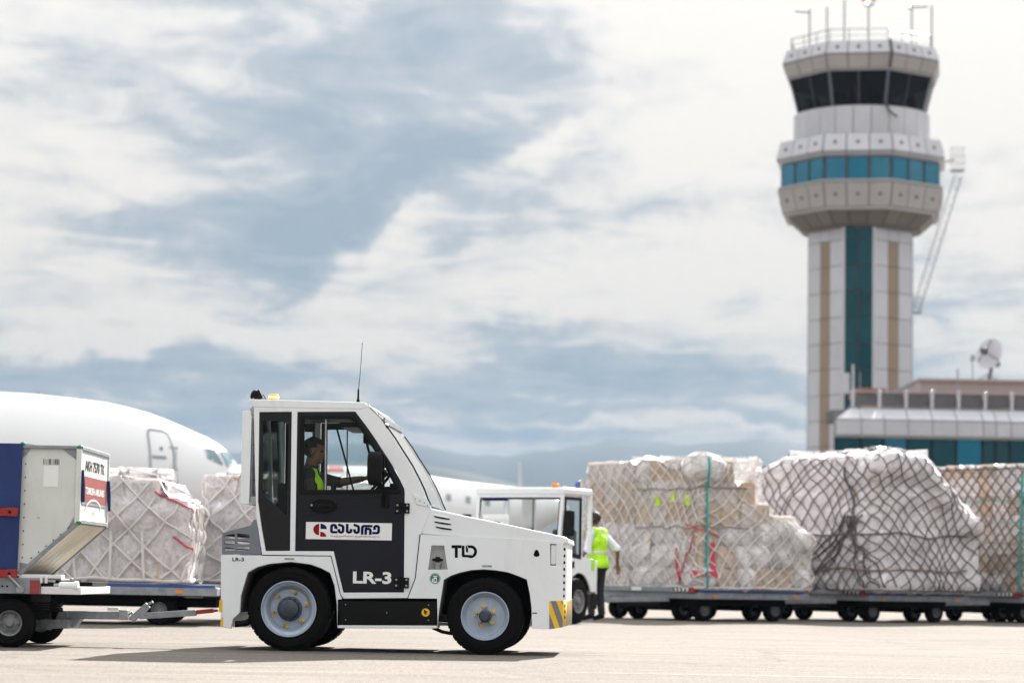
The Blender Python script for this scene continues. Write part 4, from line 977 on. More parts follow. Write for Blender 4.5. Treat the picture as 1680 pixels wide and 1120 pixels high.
def tw(x, y, z):   # tractor local -> world
    return TRACTOR.matrix_world @ Vector((x, y, z))
def build_driver():
    bpy.context.view_layer.update()
    # joints in tractor space, y is depth; he sits at y = 1.0 behind the wheel
    def q(px, py, y):       # pixel as seen, corrected for the depth inside the cab
        k = y / 21.0; px2 = px - (840 - px) * k - 15 * y / 1.5; py2 = py + (py - 943) * k
        x, z = tp(px2, py2); return (x, y, z)
    Y = .42
    hd = q(512, 737, Y); J = {}
    J['neck0'] = (hd[0] - .035, Y, hd[2] - .17); J['neck1'] = (hd[0] - .01, Y, hd[2] - .06)
    J['chest'] = (hd[0] - .06, Y, hd[2] - .33); J['belly'] = (hd[0] - .07, Y, hd[2] - .52); J['hip'] = (hd[0] - .04, Y, hd[2] - .68)
    for s, n in ((-1, 'r'), (1, 'l')):
        J['sh' + n] = (hd[0] - .045, Y + s * .19, hd[2] - .225); J['cl' + n] = (hd[0] - .05, Y + s * .07, hd[2] - .22)
        J['hp' + n] = (hd[0] - .02, Y + s * .09, hd[2] - .70); J['kn' + n] = (hd[0] + .38, Y + s * .11, hd[2] - .62); J['an' + n] = (hd[0] + .42, Y + s * .11, hd[2] - .98); J['to' + n] = (hd[0] + .58, Y + s * .11, hd[2] - 1.02)
        J['px' + n] = (hd[0] - .03, Y + s * .09, hd[2] - .34)
    J['elr'] = (hd[0] + .02, Y - .22, hd[2] - .50); J['wrr'] = (hd[0] + .26, Y - .12, hd[2] - .47)
    e = q(553, 789, Y + .2); w = q(592, 784, Y + .26)
    J['ell'] = (e[0], Y + .25, e[2]); J['wrl'] = (w[0], Y + .22, w[2])
    b = [('torso', 'hip', 'belly', .15, .145), ('torso', 'belly', 'chest', .145, .155), ('torso', 'pxr', 'clr', .115, .08), ('torso', 'pxl', 'cll', .115, .08), ('torso', 'clr', 'shr', .065, .068), ('torso', 'cll', 'shl', .065, .068),
         ('neck', 'neck0', 'neck1', .062, .058)]
    for n in 'rl':
        b += [('thigh', 'hp' + n, 'kn' + n, .095, .062), ('calf', 'kn' + n, 'an' + n, .060, .040), ('foot', 'an' + n, 'to' + n, .045, .035), ('uarm', 'sh' + n, 'el' + n, .058, .043), ('farm', 'el' + n, 'wr' + n, .042, .028)]
    hand(J, b, 'l', J['wrl'], Vector(J['wrl']) - Vector(J['ell']), (0, .2, 1), .75, side=-1)
    hand(J, b, 'r', J['wrr'], Vector(J['wrr']) - Vector(J['elr']), (0, .1, 1), .5)
    zc = hd[2]
    tors = lambda t, p, h, i: t == 'torso'
    vest = lambda t, p, h, i: t == 'torso' and p[2] < zc - .175 and p[2] > zc - .74
    cl = [('shirt', lambda t, p, h, i: t in ('torso', 'uarm') or (t == 'neck' and p[2] < zc - .13), .006, SHIRT),
          ('trousers', lambda t, p, h, i: t in ('thigh', 'calf') or (t == 'torso' and p[2] < zc - .64), .009, TROU),
          ('safety_vest', lambda t, p, h, i: vest(t, p, h, i), .016, DNAVY),
          ('vest_shoulder_panel', lambda t, p, h, i: vest(t, p, h, i) and abs(p[1] - Y) > .06 and abs(p[1] - Y) < .17 and p[2] > zc - .42 and p[0] < hd[0] + .10, .020, HIVIS)]
    P = person('person', J, b, (hd, (1, -.10, -.10), (0, 1, 0), (0, 0, 1)), cl, {'skin': SK, 'hair': HAIR},
               'dark-haired driver in hi-vis vest reaching for the steering wheel in the foreground tractor',
               hair=lambda t, p, h, i: t == 'head' and (h[2] > .062 or (h[0] < -.008 and h[2] > -.045 - .5 * (h[0] + .05) * (h[0] > -.05)) or (h[0] < .035 and h[2] > .03)) and not (abs(h[1]) > .070 and h[2] < .02 and h[0] > -.03))
    P.matrix_world = TRACTOR.matrix_world.copy(); P.rotation_euler = TRACTOR.rotation_euler; P.location = TRACTOR.location
build_driver()
def build_worker():
    g = at(979, 1017, 39.0); sc = 1.0; ox, oy = g.x, 39.0
    H = 1.74
    J = {}
    def p(a, b, c): return (ox + a, oy + b, c)       # a right, b away, c up. he faces away and to the left
    fwd = Vector((-.86, .50, 0)).normalized(); rt = Vector((fwd.y, -fwd.x, 0))   # right of him
    def w(f, r, z): v = fwd * f + rt * r; return (ox + v.x, oy + v.y, z)
    J['hip'] = w(0, 0, .92); J['belly'] = w(.01, 0, 1.06); J['chest'] = w(.02, 0, 1.26); J['neck0'] = w(.03, 0, 1.43); J['neck1'] = w(.06, 0, 1.53)
    for s, n in ((1, 'r'), (-1, 'l')):
        J['sh' + n] = w(.02, s * .20, 1.40); J['cl' + n] = w(.02, s * .08, 1.42); J['px' + n] = w(.02, s * .085, 1.28)
        J['hp' + n] = w(0, s * .09, .90); J['kn' + n] = w(.02 + (.05 if s < 0 else 0), s * .10, .49); J['an' + n] = w((.04 if s < 0 else -.04), s * .10, .09); J['to' + n] = w((.18 if s < 0 else .10), s * .12, .045)
        J['gl' + n] = w(-.05, s * .07, .90)
    J['elr'] = w(-.20, .30, 1.16); J['wrr'] = w(-.16, .38, .92); J['ell'] = w(.05, -.28, 1.13); J['wrl'] = w(.20, -.24, 1.00)
    b = [('torso', 'hip', 'belly', .145, .135), ('torso', 'belly', 'chest', .135, .15), ('torso', 'pxr', 'clr', .12, .08), ('torso', 'pxl', 'cll', .12, .08), ('torso', 'clr', 'shr', .065, .07), ('torso', 'cll', 'shl', .065, .07), ('torso', 'glr', 'gll', .10, .10),
         ('neck', 'neck0', 'neck1', .062, .058)]
    for n in 'rl':
        b += [('thigh', 'hp' + n, 'kn' + n, .095, .064), ('calf', 'kn' + n, 'an' + n, .062, .042), ('foot', 'an' + n, 'to' + n, .048, .038), ('uarm', 'sh' + n, 'el' + n, .056, .043), ('farm', 'el' + n, 'wr' + n, .042, .028)]
    hand(J, b, 'r', J['wrr'], (.2, 0, -1), tuple(rt), .45); hand(J, b, 'l', J['wrl'], (fwd.x, fwd.y, -.5), tuple(-rt), .6, side=-1)
    def loc(p): v = Vector((p[0] - ox, p[1] - oy, 0)); return v.dot(fwd), v.dot(rt), p[2]
    vest = lambda t, p: t == 'torso' and .86 < p[2] < 1.47 and abs(loc(p)[1]) < .215
    cl = [('shirt', lambda t, p, h, i: (t == 'torso' and p[2] > .83) or t == 'uarm' or (t == 'neck' and p[2] < 1.47), .010, WSHIRT),
          ('trousers', lambda t, p, h, i: t in ('thigh', 'calf') or (t == 'torso' and p[2] < .93), .014, TROU),
          ('safety_vest', lambda t, p, h, i: vest(t, p), .022, HIVIS),
          ('reflective_band', lambda t, p, h, i: vest(t, p) and (abs(p[2] - 1.10) < .025 or (abs(loc(p)[1] - (1.40 - p[2]) * .55 - .03) < .025 and 1.12 < p[2] < 1.44)), .027, REFL)]
    person('person', J, b, (w(.075, 0, 1.625), tuple(fwd), (0, 1, 0), (0, 0, 1)), cl, {'skin': SK, 'hair': HAIR},
           'worker in yellow hi-vis vest and dark trousers walking beside the white tractor behind', voxel=.009,
           hair=lambda t, p, h, i: t == 'head' and (h[2] > .055 or h[0] < -.005 and h[2] > -.07) and not (abs(h[1]) > .072 and h[2] < .02))
build_worker()
# ------------------------------------------------------------------ dollies
DTYRE = None
def dolly_wheel(parent, x, y, r, w, s, rimcol='drim'):
    mb = MB(); h = w / 2; rr = r * .53
    mb.lathe([(-h * .8, rr), (-h, rr * 1.1), (-h, r * .82), (-h * .7, r * .985), (h * .7, r * .985), (h, r * .82), (h, rr * 1.1), (h * .8, rr)], (0, 0, 0), (0, 1, 0), 40, closed=True)
    for k in (-.4, 0, .4): mb.tube([(r * .985 * math.cos(2 * PI * q / 40), k * h, r * .985 * math.sin(2 * PI * q / 40)) for q in range(40)], .006, 5, True)
    o = mb.build('wheel', M['rubber'], parent, loc=(x, y, r))
    mb = MB(); mb.lathe([(-s * h * .5, rr * .97), (s * h * .85, rr), (s * h * .98, rr * .99), (s * h * .9, rr * .9), (s * h * .55, rr * .82), (s * h * .45, rr * .72), (s * h * .6, rr * .5), (s * h * .62, rr * .36), (s * h * .95, rr * .30), (s * h * 1.1, rr * .24), (s * h * 1.1, 0)], (0, 0, 0), (0, 1, 0), 32)
    for k in range(6):
        a = 2 * PI * k / 6; mb.lathe([(s * h * .5, r * .04), (s * h * .82, r * .04), (s * h * .86, 0)], (rr * .66 * math.cos(a), 0, rr * .66 * math.sin(a)), (0, 1, 0), 6)
    mb.build('rim', M[rimcol], o)
    return o
M['blue'] = material('blue_edge_paint', (0.012, 0.07, 0.33), 0.4, var=.1, dirt=.2)
def pallet_dolly(origin, rz, L, Wd, label, group, z=.51, wx=.78, wy=1.15, bar=True):
    D = empty('pallet_dolly', origin, rz); tag(D, label, 'dolly', group)
    hx, hy = L / 2, Wd / 2
    mb = MB()
    for s in (-1, 1):
        mb.box(-hx, hx, s * hy - (.0 if s < 0 else .06), s * hy + (.06 if s < 0 else 0), z - .135, z - .035)
    mb.box(-hx, -hx + .06, -hy + .06, hy - .06, z - .135, z - .035); mb.box(hx - .06, hx, -hy + .06, hy - .06, z - .135, z - .035)
    mb.box(-hx + .06, hx - .06, -.25, -.15, z - .16, z - .04); mb.box(-hx + .06, hx - .06, .15, .25, z - .16, z - .04)
    mb.build('deck_frame', M['galv'], D, bevel=.006)
    mb = MB(); mb.box(-hx + .02, hx - .02, -hy + .02, hy - .02, z - .033, z - .018); mb.build('deck_plate', M['steel'], D)
    n = 11
    for k in range(n):
        y = -hy + .15 + (Wd - .3) * k / (n - 1); mb = MB(); mb.cyl((-hx + .08, y, z - .012), (hx - .08, y, z - .012), .016, 8); mb.build('roller', M['steel'], D)
    for s in (-1, 1):
        mb = MB(); mb.box(-hx + .12, hx - .03, s * hy - (.0 if s < 0 else .05), s * hy + (.05 if s < 0 else 0), z - .032, z + .004); mb.build('side_rail', M['blue'], D, bevel=.004)
    for s in (-1, 1):      # raised bar across the front and back
        if bar:
            mb = MB(); mb.box(s * hx - .05, s * hx + .05, -hy + .02, hy - .20, z - .03, z + .055); e = mb.build('end_bar', M['galv'], D, bevel=.006)
            mb = MB(); mb.box(s * hx - .055, s * hx + .058, hy - .20, hy - .08, z - .03, z + .056); mb.build('end_marker', M['red'], D, bevel=.004)
            if s > 0:
                xf = hx + .052
                mb = MB(); mb.add([(xf, hy - .62, z - .02), (xf, hy - .21, z - .02), (xf, hy - .21, z + .046), (xf, hy - .62, z + .046)], [(0, 1, 2, 3)]); mb.build('chevron_panel', M['ink'], e, smooth=False)
                for k in range(4):
                    y = hy - .60 + k * .10; mb = MB(); xa = xf + .002
                    mb.add([(xa, y, z - .016), (xa, y + .045, z - .016), (xa, y + .085, z + .013), (xa, y + .045, z + .042), (xa, y, z + .042), (xa, y + .04, z + .013)], [(0, 1, 2, 5), (5, 2, 3, 4)]); mb.build('chevron', M['wprint'], e, smooth=False)
                mb = MB(); mb.box(xf, xf + .004, -.15, .12, z - .015, z + .045); mb.build('plate', M['wprint'], e)
    for s in (-1, 1):
        for u in (-.75, .72):
            mb = MB(); mb.box(u * hx - .045, u * hx + .045, s * hy + (.001 if s > 0 else -.008), s * hy + (.008 if s > 0 else -.001), z - .105, z - .065); mb.build('reflector', M['orange'], D)
    mb = MB(); mb.box(-wx - .16, wx + .16, -hy + .30, hy - .30, .26, z - .14); mb.box(-hx + .05, hx - .05, -.5, .5, .22, z - .17); mb.build('undercarriage', M['dark'], D, bevel=.01)
    for sx in (-1, 1):
        mb = MB(); mb.cyl((sx * wx, -wy + .1, .2), (sx * wx, wy - .1, .2), .04, 10); mb.box(sx * wx - .1, sx * wx + .1, -.3, .3, .22, z - .15); mb.box(sx * wx - .06, sx * wx + .06, -wy + .15, -wy + .28, .2, z - .13); mb.box(sx * wx - .06, sx * wx + .06, wy - .28, wy - .15, .2, z - .13)
        mb.build('axle', M['dark'], D, bevel=.004)
        for sy in (-1, 1):
            dolly_wheel(D, sx * wx, sy * wy, .19, .15, sy); dolly_wheel(D, sx * wx, sy * (wy - .55), .19, .15, sy)
    return D
def drawbar(D, p0, p1, w0=.5):
    """a V frame and a bar, a part of its dolly"""
    p0 = Vector(p0); p1 = Vector(p1); d = (p1 - p0); n = Vector((-d.y, d.x, 0)).normalized(); mid = p0 + d * .6
    mb = MB()
    mb.bar(p0 + n * w0 / 2, mid + n * .05, .06, .08); mb.bar(p0 - n * w0 / 2, mid - n * .05, .06, .08); mb.bar(mid - d * .12, p1, .07, .08); mb.bar(p0 + n * w0 / 2 * .55 + d * .26, p0 - n * w0 / 2 * .55 + d * .26, .04, .06)
    o = mb.build('drawbar', M['galv'], D, bevel=.005)
    mb = MB(); mb.tube([p1 + Vector((.05 * math.cos(a), .05 * math.sin(a), 0)) for a in [2 * PI * k / 16 for k in range(16)]], .014, 8, True); mb.build('tow_eye', M['steel'], o)
    return o

# ------------------------------------------------------------------ cargo: cartons and sacks under film and a net, on an aluminium pallet
def film_mat(name, a0, a1, col=(0.86, 0.86, 0.88), spec=.5):
    m = bpy.data.materials.new(name); m.use_nodes = True
    t = NT(m.node_tree); p = t.n['Principled BSDF']; oc = t.node('ShaderNodeTexCoord').outputs['Object']
    p.inputs['Roughness'].default_value = .24; p.inputs['Specular IOR Level'].default_value = spec
    w = t.noise(t.v('MULTIPLY', oc, (1, 1, .7)), 2.2, 8, .68, 2.5)
    w2 = t.noise(t.v('MULTIPLY', oc, (1, 1, 2.6)), 5, 7, .7, 3.0)
    t.put(p.inputs['Base Color'], t.ramp(t.noise(t.v('MULTIPLY', oc, (1.3, 1.3, 1)), 4.2, 9, .75, 3.5), [(.38, tuple(c_ * .62 for c_ in (col[0], col[1] * .95, col[2]))), (.46, tuple(c_ * .84 for c_ in col)), (.55, col)]))  # white crumple highlights and grey fold shading painted into the film's colour
    k = t.m('ADD', t.m('MULTIPLY', w, .55), t.m('MULTIPLY', w2, .45))
    t.put(p.inputs['Alpha'], t.ramp(k, [(.40, a0), (.56, (a0 + a1) / 2), (.66, a1)]))
    vv = t.node('ShaderNodeTexVoronoi', feature='DISTANCE_TO_EDGE'); t.put(vv.inputs['Vector'], t.v('ADD', oc, t.comb(w2, w, w2))); vv.inputs['Scale'].default_value = 5.5
    t.put(p.inputs['Normal'], t.bump(t.m('ADD', t.m('MULTIPLY', w2, 1.2), t.ramp(vv.outputs['Distance'], [(0, 1.0), (.12, 0.0)])), .55, .022))
    out = t.n['Material Output']; tl_ = t.node('ShaderNodeBsdfTranslucent'); tl_.inputs[0].default_value = (*col, 1); tr = t.node('ShaderNodeBsdfTransparent')
    al = t.ramp(k, [(.40, a0), (.56, (a0 + a1) / 2), (.66, a1)]); p.inputs['Alpha'].default_value = 1
    for l in list(t.t.links):
        if l.to_socket == p.inputs['Alpha']: t.t.links.remove(l)
    m1 = t.node('ShaderNodeMixShader'); m1.inputs[0].default_value = .12; t.l.new(p.outputs[0], m1.inputs[1]); t.l.new(tl_.outputs[0], m1.inputs[2])
    m2 = t.node('ShaderNodeMixShader'); t.put(m2.inputs[0], al); t.l.new(tr.outputs[0], m2.inputs[1]); t.l.new(m1.outputs[0], m2.inputs[2]); t.l.new(m2.outputs[0], out.inputs[0])
    return m
FILM = film_mat('clear_crumpled_film', .10, .80, (.95, .94, .94))
FILMW = film_mat('milky_crumpled_film', .80, .99, (0.97, 0.94, 0.98))
FILMX = film_mat('white_wrap', .93, 1.0, (1.0, 0.965, 1.0))
CART = material('cardboard', (0.54, 0.39, 0.265), 0.85, var=.12, scale=4, rand=.45, dirt=.25, dirtcol=(.25, .17, .1))
CARTW = material('pale_carton', (0.68, 0.62, 0.58), 0.8, var=.08, scale=4, rand=.25)
SACK = material('white_sack_cloth', (0.80, 0.78, 0.81), 0.75, var=.10, scale=5, rand=.22, bump=.5, bscale=18, dirt=.2, dirtcol=(.42, .36, .32))
NETD = material('dark_net_cord', (0.12, 0.10, 0.105), 0.9, var=.3, scale=9)
NETW = material('white_net_webbing', (0.66, 0.63, 0.62), 0.85, var=.12, scale=9)
NETB = material('brown_net_cord', (0.20, 0.16, 0.14), 0.9, var=.3, scale=9)
TEAL = material('teal_strap', (0.0, 0.30, 0.30), 0.6, var=.1)
PINK = material('red_tape', (0.50, 0.04, 0.08), 0.6, var=.2)
LIME = material('lime_label', (0.55, 0.80, 0.04), 0.6, var=.05)
def carton_mesh():
    out = []
    for k in range(3):
        r_ = random.Random(k); mb = MB(); j = lambda: r_.uniform(-.02, .02)
        n = 3
        vs = []
        mb.box(-.5, .5, -.5, .5, 0, 1); mb.v = [(a + j(), b + j(), c + j() * .6) for a, b, c in mb.v]
        me = mb.mesh('carton', CART, smooth=False)
        bm = bmesh.new(); bm.from_mesh(me); bmesh.ops.bevel(bm, geom=list(bm.edges), offset=.03, segments=1, affect='EDGES'); bm.to_mesh(me); bm.free(); out.append(me)
    return out
CM_T = carton_mesh(); CM_W = []
for me in CM_T: m2 = me.copy(); m2.materials[0] = CARTW; CM_W.append(m2)
SACKM = []
for k in range(4):
    mb = MB(); N = 18; V_ = 12
    def sp(i, j, k=k):
        a = 2 * PI * i / N; b = -PI / 2 + PI * j / (V_ - 1); f = lambda c, p: math.copysign(abs(c) ** p, c)
        x, y, z = f(math.cos(a), .7) * f(math.cos(b), .7), f(math.sin(a), .7) * f(math.cos(b), .7), f(math.sin(b), .8)
        q = Vector((x, y, z)); w = 1 + .16 * noise.noise(q * 1.6 + Vector((k * 7, 0, 0))) + .08 * noise.noise(q * 4 + Vector((k * 3, 0, 0)))
        return (.5 * x * w, .5 * y * w, .5 + .5 * z * w)
    mb.grid(sp, N + 1, V_); SACKM.append(mb.mesh('sack', SACK, angle=180))

def cargo(origin, rz, Lx, Wy, hfun, sackfun, net, netmat, film, label, group, seed, cell=.42, layer=.36, netr=.013, extra=None, dense=.27, warp=.10, bulge=None, toppers=0):
    """hfun(u,v) -> height of the load; sackfun(u,v,w) -> probability that an item is a sack"""
    rr = random.Random(seed); C = empty('cargo_load', origin, rz); tag(C, label, 'cargo', group)
    mb = MB(); mb.box(-Lx / 2 - .02, Lx / 2 + .02, -Wy / 2 - .02, Wy / 2 + .02, .001, .022); mb.build('pallet_sheet', M['steel'], C, bevel=.003)
    nx, ny = max(2, round(Lx / cell)), max(2, round(Wy / cell)); V = []; Fc = []
    items = 0
    hmax = max(hfun(a / 8 - .5, b / 8 - .5) for a in range(9) for b in range(9))
    nl = max(1, round(hmax / layer))
    for k in range(nl):
        z0 = .024 + k * layer
        # boxes of this layer: split rows unevenly
        xs = [-Lx / 2 + Lx * i / nx + (rr.uniform(-.08, .08) if 0 < i < nx else 0) for i in range(nx + 1)]
        for i in range(nx):
            ys = [-Wy / 2 + Wy * j / ny + (rr.uniform(-.10, .10) if 0 < j < ny else 0) for j in range(ny + 1)]
            for j in range(ny):
                edge = i in (0, nx - 1) or j in (0, ny - 1)
                u = (i + .5) / nx - .5; v = (j + .5) / ny - .5; h = hfun(u, v)
                if z0 + layer * .35 > h: continue
                top = z0 + layer * 1.35 > min(h, min(hfun(u + a / nx, v + b / ny) for a in (-1, 0, 1) for b in (-1, 0, 1) if abs(u + a / nx) < .5 and abs(v + b / ny) < .5))
                if not (edge or top): continue
                cx, cy = (xs[i] + xs[i + 1]) / 2, (ys[j] + ys[j + 1]) / 2; sx, sy = (xs[i + 1] - xs[i]), (ys[j + 1] - ys[j]); lh = min(layer, h - z0)
                cx += rr.uniform(-.03, .03) + (.02 * (u > 0) - .01); cy += rr.uniform(-.03, .03)
                bl = (bulge(u, v, z0 / hmax) if bulge else 0)
                cx *= 1 + bl; cy *= 1 + bl
                sack = rr.random() < sackfun(u, v, z0 / hmax)
                if sack: me = rr.choice(SACKM); sc = (sx * 1.22, sy * 1.22, lh * 1.25); rot = (rr.uniform(-.1, .1), rr.uniform(-.1, .1), rr.uniform(-.3, .3))
                else: me = rr.choice(CM_T if rr.random() < (.45 if group.startswith('netted') else .7) else CM_W); sc = (sx * .985, sy * .985, lh * .99); rot = (0, 0, rr.uniform(-.04, .04))
                o = linkmesh('sack' if sack else 'carton', me, C, (cx, cy, z0 - (.03 if sack else 0)), rot, sc); items += 1
                q = Matrix.Translation(o.location) @ o.rotation_euler.to_matrix().to_4x4() @ Matrix.Diagonal((*sc, 1))
                b0 = len(V); V += [q @ v_.co for v_ in me.vertices]; Fc += [tuple(a + b0 for a in p.vertices) for p in me.polygons]
    for _ in range(toppers):
        u, v = rr.uniform(-.46, .46), rr.uniform(-.5, .5)
        if rr.random() < .5: v = .46
        h = hfun(u, v); s_ = rr.uniform(.45, .75); me = rr.choice(SACKM); sc = (s_, s_ * rr.uniform(.8, 1.1), rr.uniform(.35, .5)); rot = (rr.uniform(-.25, .25), rr.uniform(-.25, .25), rr.uniform(-3, 3))
        o = linkmesh('sack', me, C, (u * Lx, v * Wy, max(.03, h - sc[2] * rr.uniform(.75, 1.0))), rot, sc)
        q = Matrix.Translation(o.location) @ o.rotation_euler.to_matrix().to_4x4() @ Matrix.Diagonal((*sc, 1))
        b0 = len(V); V += [q @ v_.co for v_ in me.vertices]; Fc += [tuple(a + b0 for a in p.vertices) for p in me.polygons]
    tree = BVHTree.FromPolygons(V, Fc)
    # outer surface: rays from a rounded rectangle towards the axis
    NU, NV = 150, 46; per = 2 * (Lx + Wy); bx, by = Lx / 2 + .5, Wy / 2 + .5
    def frame(s):
        s = (s % 1.0) * per
        if s < Wy: return Vector((Lx / 2, -Wy / 2 + s, 0)), Vector((1, 0, 0))
        s -= Wy
        if s < Lx: return Vector((Lx / 2 - s, Wy / 2, 0)), Vector((0, 1, 0))
        s -= Lx
        if s < Wy: return Vector((-Lx / 2, Wy / 2 - s, 0)), Vector((-1, 0, 0))
        s -= Wy
        return Vector((-Lx / 2 + s, -Wy / 2, 0)), Vector((0, -1, 0))
    htop = max(v.z for v in V)
    D = np.zeros((NU, NV)); 
    for i in range(NU):
        p, n = frame(i / NU)
        c = Vector((max(-Lx / 2 + .25, min(Lx / 2 - .25, p.x)), max(-Wy / 2 + .25, min(Wy / 2 - .25, p.y)), 0)); q0 = p + n * .5; dr = (c - q0).normalized() if i else (c - q0).normalized()
        for j in range(NV):
            z = .03 + (htop - .05) * j / (NV - 1)
            hit = tree.ray_cast(Vector((q0.x, q0.y, z)), -n, 4)
            D[i, j] = (.5 - hit[3]) if hit[0] else -1.6
    base = D.copy()
    for _ in range(5):   # film stretches over gaps: rise towards the neighbours
        avg = (np.roll(D, 1, 0) + np.roll(D, -1, 0)) / 2; up = np.concatenate([D[:, 1:], D[:, -1:]], 1); dn = np.concatenate([D[:, :1], D[:, :-1]], 1)
        D = np.maximum(base, .5 * avg + .25 * (up + dn))
    for _ in range(1): D = .5 * D + .125 * (np.roll(D, 1, 0) + np.roll(D, -1, 0) + np.concatenate([D[:, 1:], D[:, -1:]], 1) + np.concatenate([D[:, :1], D[:, :-1]], 1))
    D = np.maximum(D, base)
    def surf(s, z, off):
        p, n = frame(s); fi = (s % 1.0) * NU; fj = max(0, min(NV - 1.001, (z - .03) / (htop - .05) * (NV - 1)))
        i0 = int(fi) % NU; i1 = (i0 + 1) % NU; a = fi - int(fi); j0 = int(fj); b = fj - j0
        d = (D[i0, j0] * (1 - a) + D[i1, j0] * a) * (1 - b) + (D[i0, j0 + 1] * (1 - a) + D[i1, j0 + 1] * a) * b
        # rounded corners: push along a blend of the neighbouring normals
        _, n1 = frame(s - .02); _, n2 = frame(s + .02); nn = (n + n1 + n2); nn = nn.normalized()
        d = max(d, -.9)
        return Vector((p.x, p.y, z)) + nn * (d + off) - (nn * .0)
    NU2, NV2 = 220, 64
    if film:
        mb = MB()
        def fp(i, j):
            z = .03 + (htop + .01 - .03) * j / (NV2 - 1); s = i / NU2
            q = surf(s, z, .018); w = noise.noise(q * 3.1 + Vector((seed, 0, 0))) * .018 + noise.noise(Vector((q.x * 9, q.y * 9, q.z * 5))) * .010
            _, n = frame(s); return q + n * w
        mb.grid(fp, NU2 + 1, NV2)
        mb.build('plastic_film', film, C, recalc=False, angle=180)
    # lid of film over the top
    mb = MB(); G = 40
    def lid(i, j):
        x = (-.5 + i / (G - 1)) * (Lx + .10); y = (-.5 + j / (G - 1)) * (Wy + .10)
        hit = tree.ray_cast(Vector((x * .97, y * .97, 5)), Vector((0, 0, -1)), 6); z = hit[0].z if hit[0] else hfun(x / Lx, y / Wy) * .9
        return (x * .99, y * .99, z + .025 + .022 * noise.noise(Vector((x * 5, y * 5, seed))))
    pts = [[lid(i, j) for i in range(G)] for j in range(G)]
    sm_ = [[pts[j][i] for i in range(G)] for j in range(G)]
    for j in range(G):
        for i in range(G):
            nb = [pts[b][a][2] for a in (i - 1, i, i + 1) for b in (j - 1, j, j + 1) if 0 <= a < G and 0 <= b < G]
            sm_[j][i] = (pts[j][i][0], pts[j][i][1], max(pts[j][i][2], sum(nb) / len(nb)))
    mb.grid(lambda i, j: sm_[j][i], G, G); mb.build('top_sheet', FILMW, C, angle=180)
    # net
    if net:
        mb = MB(); nd = max(4, round(per / dense)); rows = int(htop / .06)
        for sgn in (-1, 1):
            for k in range(nd):
                path = []
                for r_ in range(rows + 1):
                    z = .03 + (htop - .03) * r_ / rows; s = (k / nd) + sgn * z / per * (.95)
                    wv = noise.noise(Vector((s * per * .8, z * .9, seed * 3 + 1))); w2 = noise.noise(Vector((s * per * .7, z * 1.1, seed * 5 + 9)))
                    pt = surf(s + wv * warp / per * 2.2, max(.03, min(htop, z + w2 * warp)), .036)
                    path.append(pt)
                mb.tube(path, netr, 5)
        for z in (.05, htop - .06):
            mb.tube([surf(k / 120, z + .03 * noise.noise(Vector((k * .2, z, seed))), .040) for k in range(120)], netr * 1.3, 5, True)
        mb.build('cargo_net', netmat, C)
    if extra: extra(C, surf, per, htop, rr)
    return C, surf, htop, per
def strap(C, surf, s, z0, z1, mat, w=.022, wob=.05, name='strap', ds=0.0):
    mb = MB(); n = 26
    P = [surf(s + ds * k / (n - 1) + .004 * wob * 20 * noise.noise(Vector((k * .3, s * 9, 1))) / 10, z0 + (z1 - z0) * k / (n - 1), .052) for k in range(n)]
    mb.tube(P, w, 6); return mb.build(name, mat, C)
def patch(C, surf, per, s, z, w, h, mat, name='label'):
    mb = MB(); n = 4; mb.grid(lambda i, j: surf(s + (i / (n - 1) - .5) * w / per, z + (j / (n - 1) - .5) * h, .030), n, n); return mb.build(name, mat, C, recalc=False)
# ------------------------------------------------------------------ trains of cargo, right and left
S2 = math.sqrt(.5)
corner = at(1147, 1000, 40.2); hd_ = Vector((-.819, -.574, 0)); lf_ = Vector((.574, -.819, 0))
c0 = Vector((corner.x, 40.2, 0)) - hd_ * 1.22 - lf_ * 1.6
RZ = R(215)
hA = lambda u, v: 2.26 if v < .16 or u > .05 else (2.2 if u > -.1 else (1.78 if u > -.3 else 1.45))
def hcargo1(u, v):     # u forward, v left (towards the viewer's right)
    return float(np.interp(u, [-.5, -.32, -.14, .04, .2, .5], [.95, 1.15, 1.45, 1.78, 2.16, 2.2]))
def hcargo2(u, v):
    return float(np.interp(u, [-.5, -.40, -.25, -.08, .08, .2, .5], [1.05, 1.30, 1.80, 2.12, 2.40, 2.46, 2.38])) - (.14 if v < -.22 else 0)
def hcargo3(u, v): return 2.40 if u > -.4 else 2.25
def ex1(C, surf, per, h, rr):
    near = 3.2 / per
    strap(C, surf, near + .002, .05, 2.2, TEAL, .020)
    for k, (s, z) in enumerate(((-.105, 1.50), (-.070, 1.56), (-.035, 1.50))): patch(C, surf, per, near + s, z, .12, .17, LIME)
    for (s, z, w, h_) in ((-.055, .45, .07, .50), (-.05, .25, .22, .12), (-.005, .28, .40, .10), (.012, .5, .05, .6)): patch(C, surf, per, near + s, z, w, h_, PINK, 'tape')
    strap(C, surf, near - .045, .1, 1.0, PINK, .012, ds=.03); strap(C, surf, near + .02, .9, 1.1, PINK, .012, ds=-.05)
    for z in (1.70, 1.05): 
        mb = MB(); mb.tube([surf(near - .16 + .24 * k / 40, z + .05 * noise.noise(Vector((k * .25, z, 2))), .05) for k in range(41)], .012, 5); mb.build('strap', NETB, C)
    patch(C, surf, per, near - .13, .75, .16, .4, CARTW); patch(C, surf, per, near - .03, .75, .25, .3, FILMW)
